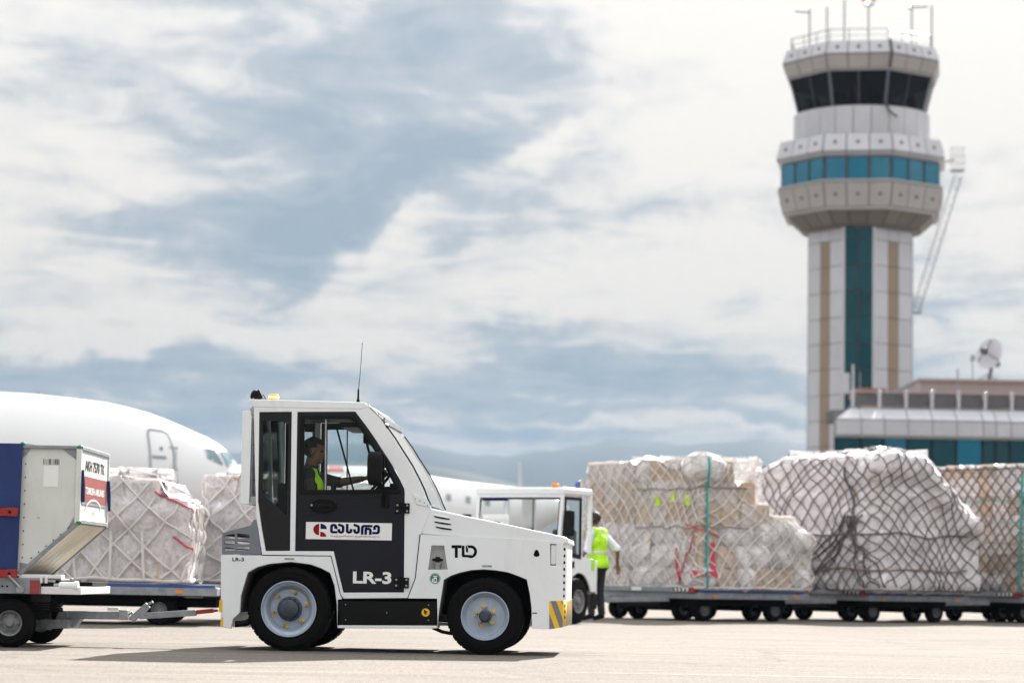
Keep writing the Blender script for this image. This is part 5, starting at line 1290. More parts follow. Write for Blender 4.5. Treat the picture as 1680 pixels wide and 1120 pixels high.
def ex2(C, surf, per, h, rr):
    near = 3.2 / per
    for k in range(7):
        mb = MB(); s0 = near - .03 + rr.uniform(-.03, .03); ds = rr.uniform(-.16, .16)
        mb.tube([surf(s0 + ds * (q / 24) ** 1.3 + .004 * math.sin(q * .5 + k), 1.35 - 1.25 * q / 24 + rr.uniform(-.01, .01), .05) for q in range(25)], .016, 5); mb.build('strap', NETD, C)
    for z in (1.02, .42):
        mb = MB(); mb.tube([surf(near - .30 + .5 * k / 60, z + .10 * noise.noise(Vector((k * .13, z, 7))), .05) for k in range(61)], .016, 5); mb.build('strap', NETB if z < .5 else NETD, C)
    strap(C, surf, near - .008, 1.2, 2.2, NETD, .022, ds=-.03)
def ex3(C, surf, per, h, rr):
    near = 3.2 / per
    strap(C, surf, near - .012, .05, 2.2, TEAL, .022, ds=.006); patch(C, surf, per, near - .002, 2.05, .10, .18, LIME)
    for z in (.95, 1.35, 1.75):
        mb = MB(); mb.tube([surf(near - .30 + .5 * k / 50, z + .03 * noise.noise(Vector((k * .2, z, 2))), .045) for k in range(51)], .006, 5); mb.build('strap', TEAL if z > 1 else NETB, C)
def low_sack(lo, hi, zt): return lambda u, v, w: hi if w < zt else lo
labs = [('grey pallet dolly nearest the worker, with chevrons on its end bar', 'tan cartons in clear film, white net and teal strap, nearest the worker'),
        ('middle grey pallet dolly of the row right of the worker', 'tallest load, white sacks under dark net, middle of the right-hand row'),
        ('grey pallet dolly at the right edge of the photo', 'neat netted carton load with a teal strap, at the right edge of the photo')]
for k in range(3):
    o = c0 - hd_ * (3.82 * k) + Vector((.02, 0, 0)) * k
    dl = pallet_dolly((o.x, o.y, 0), RZ, 2.44, 3.2, labs[k][0], 'pallet dollies coupled in a row at right')
    drawbar(dl, (1.22, 0, .36), (2.75, 0 if k else .1, .30), 1.5)
    zo = (o.x, o.y, .512)
    if k == 0: cargo(zo, RZ, 2.34, 3.12, hcargo1, low_sack(.06, .6, .36), True, NETW, FILM, labs[k][1], 'netted loads on the right-hand dollies', 11, netr=.012, extra=ex1, warp=.16, toppers=3, bulge=lambda u, v, w: .06 * (1 - w))
    if k == 1: cargo(zo, RZ, 2.44, 3.42, hcargo2, lambda u, v, w: .95 if w < .4 or u < 0 else .75, True, NETD, FILMX, labs[k][1], 'netted loads on the right-hand dollies', 23, netr=.0095, extra=ex2, warp=.22, dense=.27, toppers=34, bulge=lambda u, v, w: .06 * (1 - w))
    if k == 2: cargo(zo, RZ, 2.36, 3.16, hcargo3, low_sack(.0, .8, .3), True, NETD, FILM, labs[k][1], 'netted loads on the right-hand dollies', 31, netr=.011, extra=ex3, warp=.05, dense=.25)
# left-hand train, nearly side on
def ex4(C, surf, per, h, rr):
    s0 = (2.4 + 3.3 + 2.4 + 1.6) / per
    for k, (a, z, ds) in enumerate(((.05, 1.15, .05), (.07, .6, .03))): strap(C, surf, s0 + a, z, z - .25, PINK, .013, ds=ds)
    for k in range(6):
        mb = MB(); s1 = s0 - .12 + k * .04
        ds = rr.uniform(-.05, .05); mb.tube([surf(s1 + ds * q / 16, .05 + .6 * q / 16, .05) for q in range(17)], .020, 5); mb.build('strap', NETW, C)
hL = lambda u, v: float(np.interp(u, [-.5, -.1, .3, .42, .5], [1.37, 1.37, 1.30, 1.15, .95]))
g1 = ground(255, 1026); yl = g1.y + .05
xl = at(150, 960, yl + 1.2).x
LRZ = R(3)
cl_ = (xl + .02, yl + 1.25, 0)
dl = pallet_dolly(cl_, LRZ, 3.36, 2.44, 'blue-edged pallet dolly behind the tow bar at left', 'pallet dollies coupled in a row at left', bar=False, wx=.95, wy=1.0)
drawbar(dl, (1.66, 0, .36), (2.9, 0, .32), .8)
cargo((cl_[0] - .22, cl_[1], .512), LRZ, 2.95, 2.36, hL, low_sack(.35, .2, .3), True, NETW, FILMW, 'low load in milky film and white webbing, behind the container', 'film-wrapped loads on the left-hand dollies', 41, netr=.015, extra=ex4, layer=.34, warp=.2, dense=.42, toppers=5, bulge=lambda u, v, w: .03)
cr_ = (cl_[0] + 4.3, cl_[1] + 1.6, 0)
cr_ = (-3.05, cl_[1] + 2.7, 0)
dl = pallet_dolly(cr_, LRZ, 2.5, 2.44, 'pallet dolly mostly hidden behind the foreground tractor', 'pallet dollies coupled in a row at left', bar=False, wx=.7, wy=1.0)
cargo((cr_[0], cr_[1], .512), LRZ, 2.3, 2.36, lambda u, v: 1.5 if u < .3 else 1.4, low_sack(.5, .1, .3), True, NETW, FILMW, 'film-wrapped load just left of the foreground tractor, partly hidden by it', 'film-wrapped loads on the left-hand dollies', 43, netr=.015, layer=.36, warp=.2, dense=.42)

# ------------------------------------------------------------------ white air cargo container and its dolly, front left
M['alu'] = material('scuffed_white_aluminium', (0.62, 0.64, 0.62), 0.42, var=.07, scale=3, dirt=.35, dirtcol=(.40, .39, .35), bump=.03)
M['plank'] = material('cream_slope_panel', (0.60, 0.54, 0.42), 0.55, var=.1, scale=3, dirt=.5, dirtcol=(.25, .22, .16))
M['curtain'] = material('blue_tarpaulin', (0.003, 0.022, 0.13), 0.55, var=.2, scale=4, bump=.5, bscale=14)
M['strapred'] = material('red_webbing', (0.33, 0.02, 0.02), 0.8, var=.2, scale=20)
M['capgreen'] = material('green_corner_cap', (0.0, 0.22, 0.05), 0.5, var=.1)
M['decalred'] = material('dull_red_panel', (0.26, 0.035, 0.032), 0.5, var=.12, scale=6, dirt=.3, dirtcol=(.5, .3, .28))
M['bluestrap'] = material('blue_webbing', (0.01, 0.03, 0.14), 0.8, var=.2)
YU = 21.1
def up(px, py):
    p = at(px, py, YU); return (p.x, p.z)
def ul(pts): return [up(*p) for p in pts]
def build_container():
    xr, zt = up(132.5, 731); xb, zb = up(31, 941); zs = up(128, 857)[1]
    Dp = 1.50; xl_ = xb - 1.56; xll = xr - 2.44 + .06
    C = empty('cargo_container', (xb - .7, YU, zb)); O = (xb - .7, zb)
    tag(C, 'white air cargo container with blue curtain and red straps, at the left edge', 'container')
    X = lambda x: x - O[0]; Z = lambda z: z - O[1]
    xr, xb_, xl_, xll, zt, zs, zb_ = X(xr), X(xb), X(xl_), X(xll), Z(zt), Z(zs), 0
    prof = [(xb_, zb_), (xr, zs), (xr, zt), (xll, zt), (xll, zs), (xl_, zb_)]
    mb = MB(); mb.prism(prof, .02, .035); mb.build('end_panel', M['alu'], C)
    mb = MB(); mb.prism(prof, Dp - .035, Dp - .02); mb.build('end_panel', M['alu'], C)
    mb = MB(); mb.box(xll, xr, .02, Dp - .02, zt - .012, zt); mb.build('roof_panel', M['alu'], C)
    mb = MB(); mb.box(xl_, xb_, .0, Dp, -.002, .018); mb.build('base_panel', M['steel'], C)
    mb = MB(); mb.box(xr - .014, xr - .002, .03, Dp - .03, zs, zt - .02); SP_ = mb.build('side_panel', M['alu'], C)
    # slope of long pressed boards
    d = Vector((xr - xb_, 0, zs - 0)); L = d.length; d.normalize(); nrm = Vector((d.z, 0, -d.x)); q = Matrix((d, Vector((0, 1, 0)), nrm)).transposed()
    n = 6
    for k in range(n):
        y0 = .03 + (Dp - .06) * k / n; y1 = .03 + (Dp - .06) * (k + 1) / n
        mb = MB(); mb.obox(Vector((xb_, (y0 + y1) / 2, 0)) + d * L / 2, (L - .03, y1 - y0 - .012, .012), q); mb.build('slope_board', M['plank'], C, bevel=.004)
    mb = MB(); mb.obox(Vector((xb_, Dp / 2, 0)) + d * L / 2 - nrm * .012, (L - .03, Dp - .04, .006), q); mb.build('slope_backing', M['dark'], C)
    # extrusions along the edges
    def edge(a, b, w=.045):
        a, b = Vector(a), Vector(b); mb = MB(); mb.bar(a, b, .03, w); return mb.build('edge_rail', M['galv'] if w < .04 else M['alu'], C, bevel=.004)
    for y in (.012, Dp - .012):
        edge((xb_, y, .0), (xr, y, zs), .036); edge((xr - .012, y, zs), (xr - .012, y, zt)); edge((xll, y, zt - .014), (xr, y, zt - .014), .03)
    edge((xr - .004, .03, zt - .016), (xr - .004, Dp - .03, zt - .016), .035); edge((xr - .004, .03, zs + .012), (xr - .004, Dp - .03, zs + .012), .035)
    # gussets and caps
    for pts in ([(97, 732), (127, 734), (127, 755)], [(126, 838), (126, 858), (110, 866)], [(37.5, 727), (56, 728.5), (38, 750)], [(32, 940), (32, 922), (50, 925)]):
        P = [(X(a), Z(b)) for a, b in ul(pts)]; mb = MB(); mb.prism(P, .012, .018); g_ = mb.build('gusset_plate', M['galv'], C, bevel=.002)
        cx = sum(p[0] for p in P) / 3; cz = sum(p[1] for p in P) / 3
        for p in P:
            for t_ in (.45, .75): m2 = MB(); m2.sphere((cx + (p[0] - cx) * t_, .011, cz + (p[1] - cz) * t_), .006, 8, 6); m2.build('rivet', M['steel'], g_)
    for pts in ((37, 729), (131, 734), (127.5, 857)):
        a = up(*pts); mb = MB(); mb.sphere((X(a[0]), .008, Z(a[1])), (.028, .014, .024), 12, 8); mb.build('corner_cap', M['capgreen'], C)
    rv = [(45, 745 + 22 * k) for k in range(0, 9)]
    for k in range(8): 
        a = up(36 - k * .8, 760 + 22 * k); mb = MB(); mb.sphere((X(a[0]) + .03, .018, Z(a[1])), .006, 8, 6); mb.build('rivet', M['dark'], C)
        a = up(127 - k * .3, 762 + 13 * k)
        if k < 6: mb = MB(); mb.sphere((X(a[0]) - .01, .018, Z(a[1])), .006, 8, 6); mb.build('rivet', M['dark'], C)
        a = up(118 - 12 * k, 870 + 9.7 * k)
        if k < 7: mb = MB(); mb.sphere((X(a[0]) - .04, .018, Z(a[1]) + .02), .006, 8, 6); mb.build('rivet', M['dark'], C)
    for k in range(16):
        mb = MB(); y = .08 + k * .09; mb.sphere((xr + .002, y, zs + .03), .006, 8, 6); mb.build('rivet', M['dark'], C)
    # blue curtain with folds, over the door on the near side
    xc = X(up(36, 800)[0]); xk = X(up(29, 941)[0])
    mb = MB(); nu, nv = 60, 30
    def cp(i, j):
        v = j / (nv - 1); xe = xk + (xc - xk) * v; x = xll - .0 + (xe - xll) * i / (nu - 1); z = -.035 + (zt + .045) * v
        e = noise.noise(Vector((x * 2.2, v * .9, 3))) * .030 + noise.noise(Vector((x * 7, v * 2.5 + x * 2, 8))) * .012
        return (x, -.022 + e * min(1, (nu - 1 - i) / 6), z)
    mb.grid(cp, nu, nv); cu = mb.build('curtain', M['curtain'], C, angle=180)
    for (ya, yb, xa) in ((833, 846, 32), (934, 946.5, 31)):
        z1, z0 = Z(up(10, ya)[1]), Z(up(10, yb)[1]); x1 = X(up(xa, ya)[0]); mb = MB(); mb.box(xll, x1, -.062, -.056, z0, z1); s_ = mb.build('strap', M['strapred'], C, bevel=.002)
        mb = MB(); mb.box(x1 - .09, x1 - .005, -.068, -.061, z0 - .004, z1 + .004); mb.build('buckle', M['red'], s_, bevel=.003)
        mb = MB(); mb.lathe([(0, .014), (-.006, .012), (-.006, 0)], (x1 - .07, -.067, (z0 + z1) / 2), (0, 1, 0), 12); mb.build('buckle_pin', M['dark'], s_)
    # stickers on the end panel: bars and a white slip
    a = up(70.5, 752); b = up(98, 762); xw = (X(b[0]) - X(a[0])); mb = MB(); x = X(a[0]); rr = random.Random(5)
    while x < X(b[0]) - .004:
        w = rr.choice((.003, .003, .005, .008)); mb.box(x, min(x + w, X(b[0])), .0180, .0195, Z(b[1]), Z(a[1])); x += w + rr.choice((.003, .004, .006))
    sl = up(71.5, 763); sb = up(94, 798); m2 = MB(); m2.box(X(sl[0]) - .003, X(b[0]) + .003, .0185, .0199, Z(b[1]) - .002, Z(a[1]) + .002); st = m2.build('sticker', M['wprint'], C); mb.build('sticker_bars', M['ink'], st)
    mb = MB(); mb.box(X(sl[0]), X(sb[0]), .0185, .0199, Z(sb[1]), Z(sl[1])); mb.build('sticker', M['wprint'], C)
    a = up(62, 849); mb = MB(); mb.box(X(a[0]) - .012, X(a[0]) + .015, .0185, .0199, Z(a[1]) - .008, Z(a[1]) + .008); mb.build('sticker', M['greyprint'], C)
    # side face: number, airline panel
    def fz(py): return Z(up(133, py)[1])
    text('AKH 7570 TK', 'container_number', M['ink'], C, (xr + .0015, .77, fz(760.5)), .095, 1.02, rot=(PI / 2, 0, PI / 2), bold=.02)
    mb = MB(); mb.box(xr, xr + .004, .08, 1.40, fz(821), fz(779)); AP = mb.build('airline_panel', M['decalred'], C)
    text('TURKISH AIRLINES', 'airline_lettering', M['wprint'], AP, (xr + .0055, .78, fz(802)), .062, .98, rot=(PI / 2, 0, PI / 2), bold=.03)
    mb = MB()
    mk3 = lambda u, v: (xr + .0055, u, v)
    zc = fz(803)
    ribbon(mb, arc(.74, zc - .20, .44, .13, 20, 160, 16), .018, 0, mk3); ribbon(mb, arc(.05, zc + .02, .16, .10, -70, 70, 10), .016, 0, mk3)
    mb.build('airline_emblem', M['wprint'], AP, smooth=False, recalc=False)
    mb = MB(); mb.box(xr, xr + .004, .14, 1.36, fz(826), fz(821.5)); mb.build('panel_foot', M['galv'], C)
    text('AACT', 'small_lettering', M['greyprint'], C, (xr + .0015, .80, fz(838)), .035, .2, rot=(PI / 2, 0, PI / 2))
    for y, za, zb2 in ((.05, fz(770), fz(822)), (Dp - .06, fz(778), fz(830))):
        mb = MB(); mb.tube([(xr + .012, y, za), (xr + .02, y + .02, (za + zb2) / 2), (xr + .016, y + .06, zb2)], .016, 6); mb.build('hanging_strap', M['bluestrap'], C)
    return C
build_container()
def build_container_dolly():
    o = ground(16, 1058.5); Y0 = YU - .03
    xo = up(-150, 960)[0]
    D = empty('container_dolly', (xo, Y0, 0)); tag(D, 'grey container dolly with tow bar, hitched behind the foreground tractor', 'dolly')
    X = lambda px: up(px, 960)[0] - xo
    z = lambda py, px=60: up(px, py)[1]
    Wd = 1.60; xe = X(67)
    mb = MB()
    for y0 in (0, Wd - .06): mb.box(-1.6, xe, y0, y0 + .06, z(974), z(948))
    mb.box(-1.6, -1.54, .06, Wd - .06, z(974), z(948)); mb.box(xe - .08, xe - .02, .06, Wd - .06, z(972), z(950)); mb.build('frame', M['galv'], D, bevel=.006)
    mb = MB(); mb.box(X(50), xe - .002, -.003, -.0005, z(973.5), z(951)); mb.build('red_end_paint', M['decalred'], D, bevel=.001)
    mb = MB(); mb.box(-1.58, xe - .03, .05, Wd - .05, z(952), z(948.5)); mb.build('deck_plate', M['dark'], D)
    for k in range(12):
        x = -1.5 + k * .2; mb = MB(); mb.cyl((x, .08, z(947.3)), (x, Wd - .08, z(947.3)), .013, 8); mb.build('roller', M['steel'], D)
    # white end box with a roller and stop
    mb = MB(); mb.box(xe + .002, X(133), .02, Wd - .02, z(974.5, 100), z(962, 100)); mb.build('end_box', M['white2'], D, bevel=.006)
    mb = MB(); mb.box(xe + .002, X(100), .04, .3, z(962, 100), z(955, 100)); mb.box(X(88), X(94), .1, .9, z(960, 100), z(951, 100)); mb.box(X(100), X(133), .6, 1.4, z(962, 100), z(954, 100)); mb.build('end_block', M['dark'], D, bevel=.004)
    mb = MB(); mb.lathe([(0, .03), (.02, .036), (.12, .036), (.14, .045), (.17, .045)], (X(96), .05, z(961, 110)), (1, 0, 0), 20); mb.build('buffer_roller', M['wprint'], D)
    mb = MB(); mb.cyl((X(88), .05, z(961, 110)), (X(97), .05, z(961, 110)), .026, 14); mb.build('buffer_pin', M['steel'], D)
    mb = MB(); mb.box(X(30), X(100), .03, .20, z(948), z(942)); mb.box(X(66), X(70), .0, .05, z(956), z(944)); mb.box(X(74), X(78), .0, .05, z(956), z(944)); mb.build('stop_plate', M['white2'], D, bevel=.004)
    a = up(16, 943); b = up(35, 964); mb = MB(); mb.cyl((a[0] - xo, -.03, a[1]), (b[0] - xo, -.02, b[1]), .013, 8); mb.lathe([(-.02, .035), (.01, .035), (.012, 0)], (b[0] - xo, -.01, b[1] - .01), (0, 1, 0), 14); mb.build('lock_lever', M['steel'], D)
    a = up(12, 961); 
    for px in (13, 5): a = up(px, 961); mb = MB(); mb.lathe([(0, .010), (-.006, .008), (-.006, 0)], (a[0] - xo, 0, a[1]), (0, 1, 0), 8); mb.build('bolt', M['dark'], D)
    # wheels and axles
    xw = up(16, 1000)[0] - xo; mb = MB(); mb.cyl((xw, .1, .21), (xw, Wd - .1, .21), .04, 10); mb.box(xw - .12, xw + .12, .35, Wd - .35, .24, z(974)); mb.box(xw - .05, xw + .30, .28, .36, .25, .31)
    for k in range(4): mb.box(xw + .05, xw + .40, .30 + .0 * k, .36, .31 + .022 * k, .325 + .022 * k)
    mb.build('axle', M['dark'], D, bevel=.004)
    for y, s in ((.11, -1), (Wd - .11, 1)): dolly_wheel(D, xw, y, .21, .17, s); dolly_wheel(D, -1.25, y, .21, .17, s)
    # tow bar
    yc = Wd / 2; k_ = (YU + yc) / YU
    def tpx(px, py):   # pixel -> local at the tow bar's own depth
        p = at(px, py, Y0 + yc); return Vector((p.x - xo, yc, p.z))
    mb = MB(); a = tpx(100, 1008); b = tpx(207, 1009); mb.bar(a, b, .10, .072); o1 = mb.build('tow_bar', M['galv'], D, bevel=.005)
    mb = MB(); mb.prism([(tpx(100, 1003).x, tpx(100, 1003).z), (tpx(113, 1003).x, tpx(110, 1001).z), (tpx(116, 1001).x, tpx(110, 1013).z), (tpx(94, 1013).x, tpx(100, 1016).z)], yc - .12, yc - .052); mb.build('tow_bracket', M['galv'], o1, bevel=.004)
    mb = MB(); a = tpx(60, 1024); b = tpx(120, 1022); mb.bar(a, b, .55, .075); mb.prism([(tpx(112, 1016).x, tpx(112, 1015).z), (tpx(136, 1014).x, tpx(136, 1014).z), (tpx(124, 1028).x, tpx(124, 1028).z), (tpx(112, 1028).x, tpx(112, 1029).z)], yc - .1, yc + .1); mb.build('turntable_arm', M['galv'], o1, bevel=.005)
    mb = MB()
    for px, py in ((80, 1020), (90, 1026), (104, 1020)): p = tpx(px, py); mb.box(p.x - .02, p.x + .02, yc - .285, yc - .272, p.z - .03, p.z + .03)
    mb.build('rib', M['steel'], o1)
    mb = MB(); p = tpx(202, 1008); mb.box(p.x - .03, p.x + .05, yc - .07, yc + .07, p.z - .045, p.z + .045); mb.cyl((p.x, yc - .08, p.z), (p.x, yc + .08, p.z), .018, 10)
    mb.tube([tpx(208, 1010), tpx(216, 1004), tpx(222, 1016), tpx(212, 1014)], .015, 8); mb.build('hinge_block', M['steel'], o1, bevel=.004)
    mb = MB(); mb.bar(tpx(216, 1016), tpx(243, 992), .05, .06); mb.bar(tpx(243, 990), tpx(251, 987), .06, .022); mb.build('lock_lever', M['galv'], o1, bevel=.004)
    mb = MB(); mb.bar(tpx(229, 1010), tpx(322, 1004.5), .07, .055); mb.build('tow_bar_extension', M['galv'], o1, bevel=.004)
    mb = MB(); mb.bar(tpx(310, 1005), tpx(350, 1001), .06, .038); mb.tube([tpx(352 + 4 * math.cos(2 * PI * k / 12), 1001) + Vector((0, .05 * math.sin(2 * PI * k / 12), 0)) for k in range(12)], .012, 8, True); mb.build('tow_eye', M['red'], o1, bevel=.004)
    mb = MB(); a = tpx(188, 999); mb.box(a.x - .06, a.x + .04, yc - .03, yc + .03, a.z - .01, a.z + .02); mb.build('rest_pad', M['white2'], o1, bevel=.004)
build_container_dolly()

# ------------------------------------------------------------------ aircraft
M['plane'] = material('white_aircraft_paint', (0.70, 0.72, 0.75), 0.30, var=.02, scale=.4, coat=.4)
M['planegrey'] = material('grey_aircraft_trim', (0.24, 0.28, 0.31), 0.4, var=.1)
M['cockpit'] = material('cockpit_glass', (0.10, 0.19, 0.24), 0.08, var=.2, scale=2, coat=.5)
def fuselage(name, top, bot, Y, hw, label, hwf=None):
    """top/bot: profile as pixels at distance Y (nose at right); returns root, and surf(px,py) on its near side"""
    xt = [at(a, b, Y) for a, b in top]; xb = [at(a, b, Y) for a, b in bot]
    x0 = xt[-1].x
    A = empty(name, (x0, Y, 0)); tag(A, label, 'airplane')
    xs = sorted(set([p.x - x0 for p in xt] + list(np.linspace(xt[0].x - x0, 0, 60))))
    TX = [p.x - x0 for p in xt]; TZ = [p.z for p in xt]; BX = [p.x - x0 for p in xb]; BZ = [p.z for p in xb]
    def sec(x):
        t_ = float(np.interp(x, TX, TZ)); b_ = float(np.interp(x, BX, BZ)); c = (t_ + b_) / 2; rz = max(.01, (t_ - b_) / 2)
        return c, rz, min(hw, rz * 1.0 if rz > .2 else rz) if rz < hw else hw
    # denser rings where the nose closes
    xs = sorted(set(xs + [-v for v in (0.0, .02, .06, .12, .2, .32, .5, .75, 1.05, 1.4, 1.8)]))
    mb = MB(); n = 56
    mb.grid(lambda i, j: (xs[j], sec(xs[j])[2] * math.cos(2 * PI * i / n), sec(xs[j])[0] + sec(xs[j])[1] * math.sin(2 * PI * i / n)), n + 1, len(xs))
    mb.build('fuselage', M['plane'], A, angle=60)
    def surf(px, py, off=.012):
        d = ray(px, py); o = Vector((0, 0, CAM_H)); t0 = (Y - hw - .5) / d.y
        for k in range(500):
            p = o + d * (t0 + k * .01); c, rz, rw = sec(min(0, p.x - x0)); 
            if ((p.z - c) / rz) ** 2 + ((p.y - Y) / rw) ** 2 <= 1.0: break
        nrm = Vector((0, (p.y - Y) / rw ** 2, (p.z - c) / rz ** 2)).normalized()
        q = p + nrm * off; return Vector((q.x - x0, q.y - Y, q.z))
    return A, surf, sec, x0
topA = [(-700, 634), (-300, 637), (0, 643), (60, 646.5), (100, 651), (140, 655.5), (175, 660), (210, 668), (243, 677), (272, 688), (300, 700), (322, 710), (340, 718), (355, 727), (370, 738), (380, 750), (388, 763), (402, 779), (415, 793), (428, 810), (434, 824), (436, 834)]
botA = [(-700, 902), (0, 905), (250, 897), (320, 888), (370, 878), (400, 868), (420, 858), (432, 846), (436, 836)]
PL, sA, secA, xA = fuselage('airliner', topA, botA, 62.0, 1.9, 'white airliner nose with passenger door, behind the white container at left')
def outline(pts, r, surf, name, mat, parent, closed=True, per=10):
    P = []
    n = len(pts)
    for i in range(n if closed else n - 1):
        a, b = pts[i], pts[(i + 1) % n]
        for k in range(per): P.append(surf(a[0] + (b[0] - a[0]) * k / per, a[1] + (b[1] - a[1]) * k / per))
    if not closed: P.append(surf(*pts[-1]))
    mb = MB(); mb.tube(P, r, 6, closed); return mb.build(name, mat, parent)
dr = outline([(248, 800), (246, 740), (242.5, 712), (243, 706), (247, 704.5), (268, 707.5), (276, 712), (281, 725), (285.5, 745), (285.5, 800)], .026, sA, 'passenger_door', M['planegrey'], PL, closed=False)
def skin_patch(pts, surf, name, mat, parent, off=.02):
    """quad patch pts: tl, tr, br, bl"""
    mb = MB(); n = 6
    def f(i, j):
        u, v = i / (n - 1), j / (n - 1); a = Vector(pts[0]).lerp(Vector(pts[1]), u); b = Vector(pts[3]).lerp(Vector(pts[2]), u); c = a.lerp(b, v); return surf(c.x, c.y, off)
    mb.grid(f, n, n); return mb.build(name, mat, parent, angle=180)
skin_patch([(262, 733), (267, 733), (267.5, 739), (262.5, 739)], sA, 'door_window', M['cockpit'], dr)
skin_patch([(250, 747), (273, 748.5), (273, 753), (250, 752)], sA, 'door_handle', M['planegrey'], dr)
for (a, b) in ((734, 1), (770, 1)): outline([(277, a), (292, a + 1)], .014, sA, 'door_hinge', M['planegrey'], dr, closed=False)
outline([(289, 733), (291, 800)], .008, sA, 'panel_line', M['planegrey'], PL, closed=False)
skin_patch([(220, 775), (223, 775), (223, 780), (220, 780)], sA, 'static_port', M['planegrey'], PL)
w = skin_patch([(336.5, 736.5), (353, 738.5), (365.5, 763), (341.5, 752)], sA, 'cockpit_window', M['cockpit'], PL); outline([(336.5, 736.5), (353, 738.5), (365.5, 763), (341.5, 752)], .02, sA, 'window_frame', M['planegrey'], w)
w = skin_patch([(360.5, 740), (370, 741.5), (387.5, 759), (373, 766)], sA, 'cockpit_window', M['cockpit'], PL); outline([(360.5, 740), (370, 741.5), (387.5, 759), (373, 766)], .02, sA, 'window_frame', M['planegrey'], w)
for px, py in ((65, 647), (136, 656)):
    p = at(px, py, 62); mb = MB(); mb.prism([(-.10 + p.x - xA, p.z - .06), (.10 + p.x - xA, p.z - .06), (.02 + p.x - xA, p.z + .05), (-.08 + p.x - xA, p.z + .05)], -.02, .02); mb.build('blade_antenna', M['planegrey'], PL)
# nose gear
def gear(A, x, zt):
    mb = MB(); mb.cyl((x, 0, .35), (x, 0, zt), .09, 12); mb.cyl((x, -.3, .35), (x, .3, .35), .06, 10); g = mb.build('nose_gear', M['steel'], A)
    for y in (-.25, .25): mb = MB(); mb.lathe([(-.1, .12), (-.1, .30), (-.06, .34), (.06, .34), (.1, .30), (.1, .12)], (x, y, .345), (0, 1, 0), 24); mb.build('wheel', M['rubber'], g)
gear(PL, -3.2, 1.6)
def main_gear(A, x, zt):
    for y in (-2.2, 2.2):
        mb = MB(); mb.cyl((x, y * .6, zt), (x, y, .5), .12, 10); mb.lathe([(-.25, .2), (-.25, .5), (-.2, .55), (.2, .55), (.25, .5), (.25, .2)], (x, y, .55), (0, 1, 0), 24); mb.build('main_gear', M['rubber'], A)
main_gear(PL, -16.0, 1.6)
topB = [(-100, 772), (300, 762), (520, 764), (600, 765), (640, 768), (680, 776), (720, 783), (760, 789), (810, 795), (860, 801), (900, 809), (925, 821), (934, 834)]
botB = [(-100, 912), (520, 912), (700, 906), (800, 896), (880, 874), (920, 850), (934, 836)]
PB, sB, secB, xB = fuselage('airliner', topB, botB, 95.0, 1.75, 'second white aircraft, its long back seen behind the cab and hood')
gear(PB, -2.6, 1.6); main_gear(PB, -17, 1.6)
skin_patch([(540, 764.5), (562, 764.5), (566, 774), (534, 774)], sB, 'red_marking', M['red'], PB)
skin_patch([(574, 788), (590, 786), (592, 802), (580, 802)], sB, 'red_marking', M['red'], PB)
for k in range(5): skin_patch([(700 + 32 * k, 806 + 4 * k), (708 + 32 * k, 807 + 4 * k), (708 + 32 * k, 818 + 4 * k), (700 + 32 * k, 817 + 4 * k)], sB, 'cabin_window', M['planegrey'], PB)
# far tail fin
p0 = at(851, 812, 260); p1 = at(856, 812, 260); p2 = at(853.5, 759, 260); p3 = at(851.5, 757, 260)
mb = MB(); mb.prism([(p0.x, 0.9), (p1.x + .2, 0.9), (p1.x, p1.z), (p2.x, p2.z), (p3.x, p3.z)], 259.9, 260.1); tag(mb.build('tail_fin', M['plane'], bevel=.02), 'thin far-off white tail fin above the rear tractor', 'tail fin')
